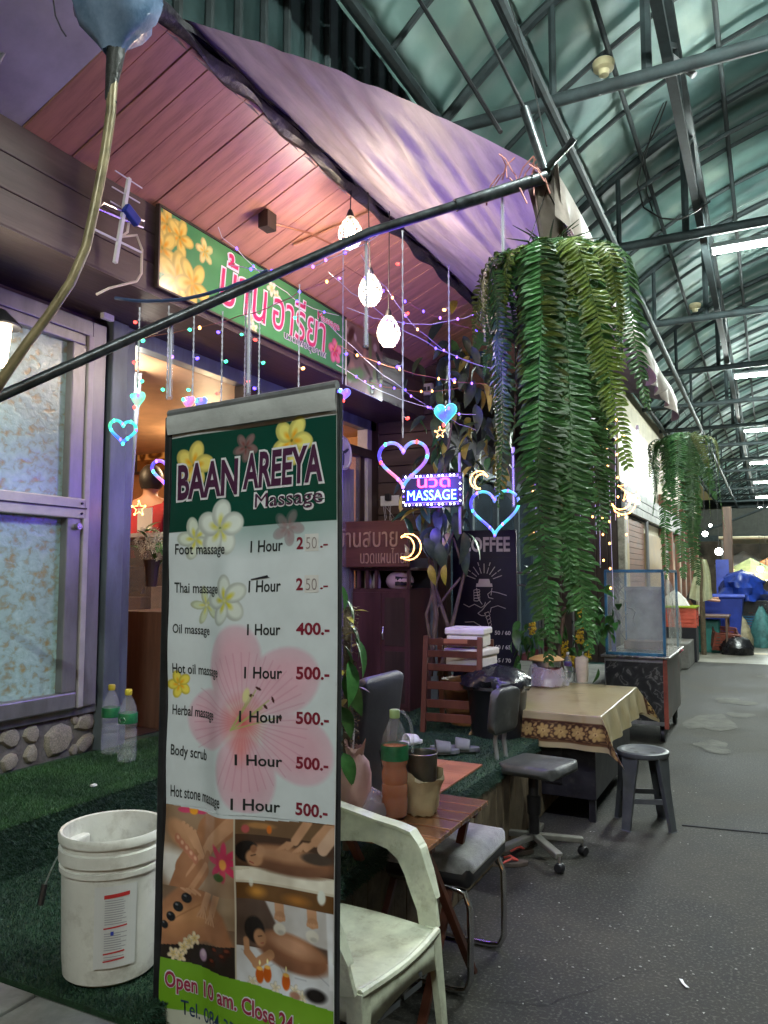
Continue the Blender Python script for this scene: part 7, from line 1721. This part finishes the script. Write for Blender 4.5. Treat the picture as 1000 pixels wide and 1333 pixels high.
def fern(loc, lbl, n, rad, lens, seed, sc=1.0, spikes=True, extra=(), shape=None):
    t = thing('hanging_fern', lbl, 'fern', loc)
    r = random.Random(seed)
    MB().lathe([(.02, -.16), (.10, -.14), (.145, -.05), (.15, .0), (.14, .005), (.1, -.02), (0, -.02)], 20).build('basket', M['moss'], t, smooth=True)
    for k in range(3): MB().tube([(.13*math.cos(k*2.1), .13*math.sin(k*2.1), 0), (0, 0, .30)], .002, 4).build('hanging_wire', M['black_metal'], t)
    for k in range(n):
        a = 2*PI*(k*.618034 % 1) + r.uniform(-.45, .45); mxl = lens[1]*(shape(a) if shape else 1)
        me, L_ = r.choice([f for f in FR if f[1] <= max(.62, mxl)]); q = r.uniform(.15, 1); s_ = sc*r.uniform(.72, 1.04)
        inst(me, 'frond', t, (rad*q*.35*math.cos(a), rad*q*.35*math.sin(a), -.03 + .06*(1 - q)), (r.gauss(0, .13), r.uniform(-.10, .22), a + r.gauss(0, .2)), (s_*(.35 + .65*q), s_, s_))
    for k in range(5):
        a = r.uniform(0, 6.28); inst(FD[k % 2][0], 'frond', t, (0, 0, -.04), (r.gauss(0, .2), r.uniform(0, .3), a), (.8, 1, r.uniform(.8, 1.2)))
    for (a, i, s_, yo) in extra:
        inst(FR[i][0], 'frond', t, (.03*math.cos(a), .03*math.sin(a), .0), (yo, 0, a), (s_*1.05, s_, s_))
    if spikes:
        for k in range(46):
            a, e, L_ = r.uniform(0, 6.28), r.uniform(.1, 1.25), r.uniform(.12, .26); d = Vector((math.cos(a)*math.cos(e), math.sin(a)*math.cos(e), math.sin(e)))
            MB().tube([d*.02, d*L_*.5 + Vector((0, 0, .01)), d*L_ + Vector((0, 0, -L_*.25))], [.004, .0045, .0012], 4).build('spiky_leaf', M['leaf_dark'], t)
    return t
# viewer is at -y side; fronds aimed a = -90 deg face the camera
f1p = at(714, 345, D=2.84)
f1 = fern(f1p, 'very large hanging fern with long trailing fronds at the near corner of the awning', 52, .44, (.5, 1.22), 5, 1.06, True, shape=lambda a: .62 + .30*math.cos(a - R(-35)) + .05*math.sin(5*a),
     extra=((R(-88), 0, 1.17, .02), (R(-70), 0, 1.14, .05), (R(-80), 7, 1.16, .0), (R(-75), 0, 1.08, .06), (R(-120), 2, .98, -.05), (R(-100), 3, 1.0, .02), (R(-60), 8, 1.0, .10), (R(-40), 2, 1.0, .06), (R(-15), 3, .95, .02), (R(-85), 1, 1.1, .08), (R(-140), 3, .9, -.06), (R(-160), 4, 1.0, -.05), (R(180), 3, 1.0, 0), (R(-30), 5, 1.1, 0), (R(-95), 3, 1.12, .10)))
f2p = at(888, 572, D=6.6)
f2 = fern(f2p, 'smaller-looking hanging fern at the far corner of the awning above the cart', 34, .40, (.78, 1.45), 9, .98, False, shape=lambda a: .72 + .25*math.cos(a - R(-70)) + .12*math.sin(3*a), extra=((R(-75), 0, 1.0, .03), (R(-120), 0, .96, -.03), (R(160), 3, .8, 0), (R(-90), 1, 1.1, 0)))

# climbing plant with bare stems by LED sign
def leafy(name, lbl, cat, loc, spots, kinds, n, seed, size=(.8, 1.2), stems=None, group=None):
    t = thing(name, lbl, cat, loc); r = random.Random(seed); lc_ = Vector(loc)
    for (c, rr) in spots:
        for k in range(int(n*rr[3] if len(rr) > 3 else n)):
            p = Vector(c) - lc_ + Vector((r.gauss(0, rr[0]), r.gauss(0, rr[1]), r.gauss(0, rr[2])))
            put_leaf(t, r.choice(kinds), p, r.uniform(0, 6.28), r.uniform(-1.5, -.1), r.uniform(-.5, .5), r.uniform(*size))
    if stems:
        for pts, rad in stems: MB().tube([Vector(p) - lc_ for p in pts], rad, 8).build('stem', M['stem'], t, smooth=True)
    return t
b0 = at(570, 905, Z=.5); b0 = Vector((-2.42, 5.75, .5))
def vp(px, py, D=5.6): return at(px, py, D=D)
leafy('climbing_plant', 'tall climbing plant with large dusky leaves and bare twisted stems around the LED sign', 'plant', b0,
      [(vp(610, 510), (.20, .12, .16, 2.2)), (vp(640, 580, 5.5), (.15, .12, .14, 2)), (vp(580, 575, 5.7), (.10, .1, .10, 1.3)), (vp(570, 690, 5.5), (.14, .1, .12)), (vp(558, 650, 5.5), (.06, .08, .10)), (vp(600, 460), (.12, .1, .12))],
      ['dark', 'dark', 'dark', 'big', 'yel'], 24, 31, (.8, 1.35),
      [([vp(560, 880), vp(568, 800), vp(560, 730), vp(575, 640), vp(590, 540)], [.022, .02, .017, .014, .008]), ([vp(580, 880), vp(585, 820), vp(565, 760), vp(560, 700)], [.02, .017, .013, .008]), ([vp(572, 880), vp(592, 800), vp(605, 745), vp(590, 700)], [.02, .015, .011, .008]), ([vp(566, 870), vp(555, 800), vp(580, 720), vp(610, 640)], [.014, .012, .01, .006]), ([vp(570, 790), vp(585, 770), vp(600, 752)], .009)])
for (px, py, k_, yw, s_) in ((560, 735, 'yel', .2, 1.0), (580, 735, 'yel', -.2, 1.0), (552, 700, 'dark', .6, 1.2), (572, 742, 'dark', -.5, 1.2), (572, 705, 'dark', .1, 1.3), (690, 690, 'yel', .3, .9)):
    None if (px, py) == (572, 742) else put_leaf(bpy.data.objects['climbing_plant'], k_, vp(px, py, 5.2) - b0, PI + yw, -1.45, yw, s_)
# glass jars / grey sheet behind the stems
gsx = MB().box(-.12, .12, 0, .02, 0, 1.2).build('grey_sheet', M['alu_blue'], None, loc=(-2.60, 5.93, .5), rot=(0, 0, .1)); tag(gsx, 'upright grey metal sheet behind the twisted stems', 'sheet')
# vine hanging beside the banner
vn0 = at(452, 790, D=3.0)
t = thing('artificial_vine', 'leafy vine with dry moss hanging on a post just right of the price banner', 'plant', vn0)
r_ = random.Random(9); mm = MB()
for k in range(900):
    z_ = r_.uniform(-.66, .0); a = r_.uniform(0, 6.28); q = .038*r_.uniform(.5, 1.15)*(1 if z_ > -.6 else .7); p = Vector((q*math.cos(a), q*math.sin(a), z_)); d = Vector((r_.uniform(-1, 1), r_.uniform(-1, 1), r_.uniform(-1, 1)))*.014
    mm.add([p, p + d, p + Vector((d.z, d.x, d.y))*.5], [(0, 1, 2)])
tag(mm.build('dry_moss', M['moss'], t), kind='stuff')
t.scale = (1.15, 1.15, 1.15); MB().tube([(-.01, .02, .0), (-.01, .02, -.80)], .014, 8).build('post', M['stem'], t)
for (px, py, k_, yw, s_, rl) in ((462, 830, 'big', -1.1, .9, .3), (470, 850, 'big', -1.5, .85, 0), (462, 880, 'big', -1.9, .95, -.2), (458, 800, 'mid', -1.2, .9, 0), (455, 900, 'big', -2.3, .9, .4), (456, 860, 'mid', -.9, 1, .2), (452, 940, 'mid', -2.0, 1, .2), (455, 1000, 'mid', -2.2, 1, .2), (450, 780, 'mid', -.6, .9, .2)):
    put_leaf(t, k_, (at(px - 8, py - 20, D=2.95) - vn0)/1.15, yw, -1.0, rl, s_)
for k in range(10): put_leaf(t, 'gold', Vector((r_.uniform(.0, .04), r_.uniform(-.04, .0), r_.uniform(-.35, .0))), r_.uniform(-3, 0), r_.uniform(-1, .5), 0, 1)
# potted plants behind the desk
p0 = Vector((-1.55, 6.75, .3))
def dp(px, py, D=6.3): return at(px, py, D=D)
leafy('flowering_plant', 'bushy plant with yellow flower spikes and round leaves behind the desk jars', 'plant', p0,
      [(dp(775, 790, 6.9), (.09, .08, .12)), (dp(785, 810, 6.8), (.08, .06, .08)), (dp(690, 830), (.10, .08, .10)), (dp(730, 800, 6.6), (.16, .1, .14)), (dp(745, 840, 6.6), (.12, .1, .08))], ['big', 'mid', 'mid'], 26, 77, (.75, 1.25),
      [([(-1.62, 6.7, .3), dp(716, 860, 6.5), dp(722, 800, 6.5)], .02), ([(-1.55, 6.75, .3), dp(728, 850, 6.5), dp(735, 790, 6.5)], .016)])
fp = bpy.data.objects['flowering_plant']
gm = MB(); r_ = random.Random(13)
for (px, py, h_) in ((757, 805, .22), (735, 845, .14), (693, 818, .10), (765, 850, .14), (745, 862, .10), (755, 830, .10)):
    c = dp(px, py, 6.5) - p0
    for k in range(60):
        z_ = r_.uniform(-h_/2, h_/2); a = r_.uniform(0, 6.28); q = .026*r_.uniform(.3, 1.2)
        gm.ball((c.x + q*math.cos(a), c.y + q*math.sin(a), c.z + z_), .0085, 5, 3)
tag(gm.build('yellow_blossom', mat('blossom_yellow', (.42, .30, .02), .5, var=.3), fp), kind='stuff')
pt1 = MB().lathe([(0, 0), (.15, 0), (.2, .3), (.185, .3), (.17, .25), (0, .25)], 20).build('planter', M['dark'], None, smooth=True, loc=(-1.58, 6.72, .30)); tag(pt1, 'dark round planter on the teal step behind the desk', 'planter'); pt1.location.z = .30
# ================================================================== FAR MARKET END
def g(px, py, z=0.0): return at(px, py, Z=z)
# concrete steps at the left kerb
for i, (px, py, w_, d_, h_, lbl) in enumerate(((884, 872, .5, 1.2, .28, 'upper pale concrete step block behind the cart'), (895, 886, .55, .7, .14, 'lower pale concrete step block nearest the wet patch'), (892, 855, .5, 2.0, .42, 'farthest concrete step block against the brick pilaster'))):
    p = (-1.62 + .05*i, (13.2, 12.2, 14.9)[i], 0)
    tag(MB().box(-w_/2, w_/2, -d_/2, d_/2, 0, h_).build('concrete_block', M['concrete'], None, loc=p, bevel=.015), lbl, 'step')
def basin(name, lbl, cat, loc, r0, r1, h, m, group=None):
    o = MB().lathe([(0, 0), (r0, 0), (r1, h*.9), (r1*1.06, h), (r1*1.0, h*1.01), (r0*.95, .03), (0, .03)], 26).build(name, m, None, smooth=True, loc=loc); tag(o, lbl, cat, group); return o
basin('pink_basin', 'shallow pink plastic basin on the concrete step beside the cart', 'basin', (-1.50, 13.3, .28), .13, .21, .09, M['pink_plastic'])
def crate(name, lbl, cat, loc, w_, d_, h_, m, rz=0, slats=5):
    t = thing(name, lbl, cat, loc, rz)
    MB().box(-w_/2, w_/2, -d_/2, d_/2, 0, .02).build('floor_panel', m, t)
    for k in range(slats):
        z_ = .02 + k*(h_ - .03)/slats; hh = (h_ - .03)/slats*.72
        for s_ in (-1, 1):
            MB().box(-w_/2, w_/2, s_*d_/2 - .008, s_*d_/2 + .008, z_, z_ + hh).build('slat', m, t); MB().box(s_*w_/2 - .008, s_*w_/2 + .008, -d_/2, d_/2, z_, z_ + hh).build('slat', m, t)
    for a in (-1, 1):
        for b in (-1, 1): MB().box(a*w_/2 - .02, a*w_/2 + .02, b*d_/2 - .02, b*d_/2 + .02, 0, h_).build('corner_post', m, t)
    MB().tube([(-w_/2, -d_/2, h_), (w_/2, -d_/2, h_), (w_/2, d_/2, h_), (-w_/2, d_/2, h_)], .018, 6, closed=True).build('rim', m, t); return t
orange = mat('coral_plastic', (.55, .10, .06), .4, var=.2)
c_ = crate('fish_crate', 'coral plastic basket with a lime rim standing on the block behind the cart', 'crate', (-1.55, 15.3, .62), .62, .45, .36, orange); 
MB().tube([(-.34, -.26, .37), (.34, -.26, .37), (.34, .26, .37), (-.34, .26, .37)], .025, 6, closed=True).build('lime_rim', M['lime_plastic'], c_)
t = MB().box(-.32, .32, -.25, .25, 0, .62).build('basket_stand', M['dark'], None, loc=(-1.55, 15.3, 0)); tag(t, 'dark low stand under the coral basket', 'stand')
o = crumple([(0, .02), (.26, .02), (.20, .14), (.07, .26), (0, .28)], 20, .18, 61).build('white_sack', M['foam'], None, smooth=True, loc=(-1.60, 15.3, .99)); tag(o, 'crumpled white sack lying on the coral basket', 'sack')
# blue bin with blue tarp heap
bb_ = thing('blue_bin', 'big rectangular blue plastic bin at the far left of the market lane', 'bin', (g(948, 838).x - .1, 18.2, 0))
MB().add([(-.42, -.32, .30), (.42, -.32, .30), (.42, .32, .30), (-.42, .32, .30), (-.50, -.38, 1.12), (.50, -.38, 1.12), (.50, .38, 1.12), (-.50, .38, 1.12)], [(0, 1, 5, 4), (1, 2, 6, 5), (2, 3, 7, 6), (3, 0, 4, 7), (3, 2, 1, 0)]).build('tub', M['blue_plastic'], bb_, bevel=.02)
MB().tube([(-.52, -.40, 1.12), (.52, -.40, 1.12), (.52, .40, 1.12), (-.52, .40, 1.12)], .04, 8, closed=True).build('rim', M['blue_plastic'], bb_)
for a in (-1, 1):
    for b in (-1, 1): MB().tube([(a*.38, b*.28, .30), (a*.38, b*.28, 0)], .04, 8).build('leg', M['black_plastic'], bb_)
bx_, by_ = bb_.location.x, bb_.location.y
o = crumple([(.0, .0), (.44, .0), (.46, .15), (.43, .30), (.40, .42), (.33, .52), (.24, .60), (.16, .63), (.06, .66), (0, .66)], 44, .26, 62).build('tarp_heap', mat('blue_tarp', (.010, .03, .20), .3, var=.4, bump=.6, bscale=12), None, smooth=True, loc=(bx_ + .45, by_ + .9, 1.0)); tag(o, 'rounded heap under a blue tarpaulin above the blue bin', 'tarp')
for k in range(3): crate('stacked_crate', ['bottom', 'middle', 'top'][k] + ' dark crate in the stack under the blue tarp heap', 'crate', (bx_ + .45 + .03*k, by_ + .9, k*.335), .8, .6, .33, M['blue_paint' if k == 1 else 'black_plastic'], .06*k)
for k, (px, dy, c, h, nm) in enumerate(((972, -.3, (.30, .26, .16), .7, 'khaki'), (962, .5, (.10, .10, .11), 1.0, 'charcoal'), (982, .6, (.30, .06, .05), .75, 'rust red'), (994, .2, (.05, .16, .16), .9, 'dark green'), (1000, 1.2, (.45, .42, .36), 1.15, 'dusty white'), (930, .9, (.17, .09, .05), .95, 'brown'))):
    p = g(px, 830); o = crumple([(0, 0), (.20, 0), (.23, h*.3), (.17, h*.6), (.10, h*.85), (.03, h)], 18, .16, 90 + k).build('goods_sack', mat('sack_' + str(k), c, .6, var=.5, scale=8, bump=.4), None, smooth=True, loc=(p.x, 18.6 + dy, 0)); tag(o, nm + ' sack of goods standing among the clutter right of the blue bin' if k < 5 else 'brown sack standing left of the blue bin', 'sack')
MB_ = lambda: MB()
tag(MB().box(-.32, .32, -.26, .26, 0, .66).build('dark_tub', M['teal_plastic'], None, loc=(bx_ - .25, by_ - .9, 0), bevel=.03), 'dark teal tub left of the tilted red basket', 'tub')
cr = crate('tilted_basket', 'worn dark red basket tilted against the blue bin', 'basket', (bx_ + .12, by_ - 1.1, .12), .46, .36, .36, mat('worn_red', (.22, .06, .04), .5, var=.3), .3); cr.rotation_euler = (.35, .1, .3)
o = crumple([(0, 0), (.28, 0), (.32, .15), (.22, .3), (.08, .36), (0, .37)], 26, .16, 63).build('rubbish_bag', mat('black_sack2', (.012, .012, .015), .25, var=.3), None, smooth=True, loc=(bx_ + .38, by_ - 1.25, 0)); tag(o, 'knotted black rubbish bag on the floor beside the lime bucket', 'bag')
basin('lime_bucket', 'lime green bucket with cream stickers on the floor at right', 'bucket', (g(985, 833).x, g(985, 833).y, .004), .19, .24, .34, M['lime_plastic'])
o = crumple([(0, 0), (.12, 0), (.15, .2), (.10, .42), (.03, .5)], 18, .14, 64).build('white_bag', M['paper'], None, smooth=True, loc=(g(975, 828).x, g(975, 828).y + .6, .0)); tag(o, 'slumped cream bag behind the lime bucket', 'bag')
tag(MB().box(-.25, .25, -.2, .2, .15, .6).build('blue_box', mat('sky_blue', (.05, .16, .38), .4), None, loc=(g(988, 810).x, g(988, 815).y, 0), bevel=.03), 'light blue cool box standing behind the lime bucket', 'box')
tag(MB().lathe([(0, 0), (.2, 0), (.24, .5), (.25, .52), (.2, .5), (0, .5)], 20).build('dark_bucket', M['black_plastic'], None, smooth=True, loc=(g(1003, 815).x, g(1003, 815).y, 0)), 'tall black bucket at the right edge of the lane', 'bucket')
t = thing('blue_banner', 'narrow deep blue sheet hung on the pillar left of the bins', 'banner', at(941, 752, Y=19.5)); MB().box(-.14, .14, 0, .02, -.48, .42).build('sheet', M['blue_plastic'], t)
t = thing('hanging_cloth', 'pale yellow cloth hung from a pole behind the second fern', 'cloth', at(913, 752, Y=16.5))
MB().grid(14, 12, lambda u, v: ((u - .5)*(.22 + .22*v) + .02*math.sin(v*5), .04*math.sin(u*16), .36 - v*.85*(1 - .2*abs(u - .5)))).build('cloth', mat('pale_cloth', (.45, .46, .30), .8, var=.2), t, smooth=True)
MB().tube([(0, .05, .4), (0, .05, -at(913, 752, Y=16.5).z)], .05, 8).build('pole', M['stem'], t)
t = thing('standing_post', 'pale pillar with a string of bulbs beside the blue sheet', 'pillar', (at(950, 760, Y=20).x, 20, 0)); MB().box(-.10, .10, -.1, .1, 0, 3.2).build('shaft', M['cab_wood'], t, bevel=.02)
# person bending at the stall
J2 = dict(pelvis=(0, 0, .88), waist=(.04, .02, 1.02), chest=(.16, .04, 1.24), neck=(.24, .05, 1.38), chin=(.28, .06, 1.42), skull=(.31, .06, 1.46), crown=(.33, .06, 1.50),
          shL=(.14, .22, 1.30), elL=(.30, .26, 1.10), wrL=(.50, .18, 1.08), haL=(.58, .16, 1.08), shR=(.18, -.13, 1.30), elR=(.32, -.20, 1.08), wrR=(.54, -.14, 1.04), haR=(.62, -.12, 1.04),
          hipL=(0, .10, .84), knL=(.03, .11, .46), anL=(0, .11, .08), toL=(.12, .11, .04), hipR=(0, -.10, .84), knR=(.04, -.11, .46), anR=(0, -.11, .08), toR=(.12, -.11, .04))
pp2 = person('person', 'person in a dark grey shirt and white apron leaning over a far market stall', (g(914, 838).x - .1, 17.6, 0), R(0), J2, {}, M['grey_cloth'], ['pelvis', 'waist', 'chest', 'shL', 'shR', 'elL', 'elR'], M['jeans'], ['pelvis', 'hipL', 'knL', 'anL', 'hipR', 'knR', 'anR'])
head_bits(pp2, (.32, .06, 1.50), R(-70))
MB().grid(8, 8, lambda u, v: (.10 + .10*math.cos((u - .5)*2)*1.0, -.19 + .42*u, .62 + .62*v)).build('apron', M['paper'], pp2, smooth=True)
st = thing('market_stall', 'low wooden market stall table with scraps in front of the leaning person', 'stall', (g(914, 838).x + .35, 17.2, 0))
MB().box(-.35, .35, -.45, .45, .72, .76).build('table_top', M['cab_wood'], st)
for a in (-1, 1):
    for b in (-1, 1): MB().box(a*.3 - .02, a*.3 + .02, b*.4 - .02, b*.4 + .02, 0, .72).build('leg', M['cab_wood'], st)
# stalls and umbrellas further away
def umbrella(lbl, x, y, z, r, m, tilt=0):
    t = thing('market_umbrella', lbl, 'umbrella', (x, y, 0)); n = 8; vs = [(0, 0, z + .45)] + [(r*math.cos(2*PI*k/n), r*math.sin(2*PI*k/n), z) for k in range(n)] + [(r*math.cos(2*PI*k/n), r*math.sin(2*PI*k/n), z - .18) for k in range(n)]
    MB().add(vs, [(0, 1 + k, 1 + (k + 1) % n) for k in range(n)] + [(1 + k, 1 + n + k, 1 + n + (k+1) % n, 1 + (k+1) % n) for k in range(n)]).build('canopy', m, t); MB().tube([(0, 0, 0), (0, 0, z + .4)], .03, 6).build('pole', M['alu'], t)
umbrella('pale green market umbrella standing beyond the blue tarp heap', at(978, 745, Y=24).x, 24, 1.62, .8, mat('umbrella_green', (.40, .45, .20), .6))
umbrella('orange market umbrella lit by a bare bulb at the right edge', at(1002, 740, Y=25).x, 25, 1.65, .9, mat('umbrella_orange', (.62, .22, .04), .6))
umbrella('white market umbrella far down the lane', at(968, 730, Y=29).x, 29, 1.95, .9, M['white'])
r_ = random.Random(44)
cols = [('red', (.4, .05, .04)), ('teal', (.03, .2, .2)), ('yellow', (.5, .38, .06)), ('white', (.5, .5, .48)), ('blue', (.04, .1, .35)), ('brown', (.16, .09, .05)), ('green', (.06, .2, .06)), ('grey', (.2, .2, .2))]
for k in range(16):
    nm, c = cols[k % 8]; x = at(930 + (k % 8)*13, 770, Y=22 + (k//8)*4 + (k % 3)).x; h = r_.uniform(.5, 1.1)
    t = thing('goods_stack', '%s stack of market goods in the %s row, number of places from the pillar: %s' % (nm, ('nearer', 'farther')[k//8], ('none', 'one', 'two', 'three', 'four', 'five', 'six', 'seven')[k % 8]), 'goods', (x, 22 + (k//8)*4 + (k % 3), 0), 0, 'market goods at the far stalls')
    t['label'] = '%s crates and sacks stacked in the %s row of far market goods' % (nm, ('nearer', 'farther')[k//8])
    MB().box(-.28, .28, -.3, .3, 0, h*.55).build('crate', mat('goods_' + nm, c, .6, var=.4), t, bevel=.02); crumple([(0, 0), (.25, 0), (.27, h*.2), (.15, h*.4), (0, h*.45)], 14, .18, k).build('sack', mat('goods_top_' + nm, tuple(min(1, q*1.6 + .05) for q in c), .6, var=.4), t, smooth=True, loc=(0, 0, h*.56))
fas = thing('far_canopy', 'low lit stall canopy with pale fluttering edge under the end gable', 'canopy', (2, 27, 0)); MB().box(-3.4, 4, -.6, 4, 2.72, 2.78).build('sheet', mat('canopy_cream', (.5, .45, .32), .6), fas)
MB().tube([(-3.4, -.62, 2.75), (4, -.62, 2.65)], .05, 8).build('edge_pipe', M['beige_wall'], fas)
for x in (-3.3, 0, 3): MB().tube([(x, -.5, 0), (x, -.5, 2.72)], .05, 8).build('post', M['alu'], fas)
for i, (px, py, Y_, s_, lbl) in enumerate(((936, 718, 17.5, .075, 'bare white bulb on the pillar above the person at the far left'), (990, 741, 23, .08, 'bare warm bulb glaring over the orange umbrella'), (918, 695, 15.5, .05, 'small white bulb behind the second fern'), (925, 684, 17, .03, 'tiny white bulb under the second fern tip'), (998, 753, 24.5, .06, 'white stall bulb at the right edge of the photo'))):
    p = at(px, py, Y=Y_); t = thing('bare_bulb', lbl, 'bulb', p)
    MB().ball((0, 0, 0), s_, 12, 8).build('bulb', mat('far_bulb_%d' % i, (1, 1, 1), .3, var=0, emit=(1, .70, .40) if i == 1 else (.95, 1, .95), estr=22), t, smooth=True)
    MB().tube([(0, 0, s_*.8), (0, 0, s_ + .05)], .02, 8).build('holder', M['black_plastic'], t); MB().tube([(0, 0, s_), (0, 0, 4.4 - p.z if p.z < 4 else .3)], .006, 5).build('cord', M['wire_black'], t)
    pt('bulb_light', (0, -.15, -.1), (1, .72, .42) if i == 1 else (.95, 1, .9), (9, 30, 3, 1.5, 12)[i], .08, t)
# wet patch of scrap paper and leaves at the market end
t = MB().prism([(0, 0), (.5, .1), (.9, -.1), (.5, -.25)], 0, .006).build('flat_carton', M['paper'], None, loc=(g(958, 850).x, g(958, 850).y, .006)); tag(t, 'flattened pale carton lying on the floor before the lime bucket', 'carton')
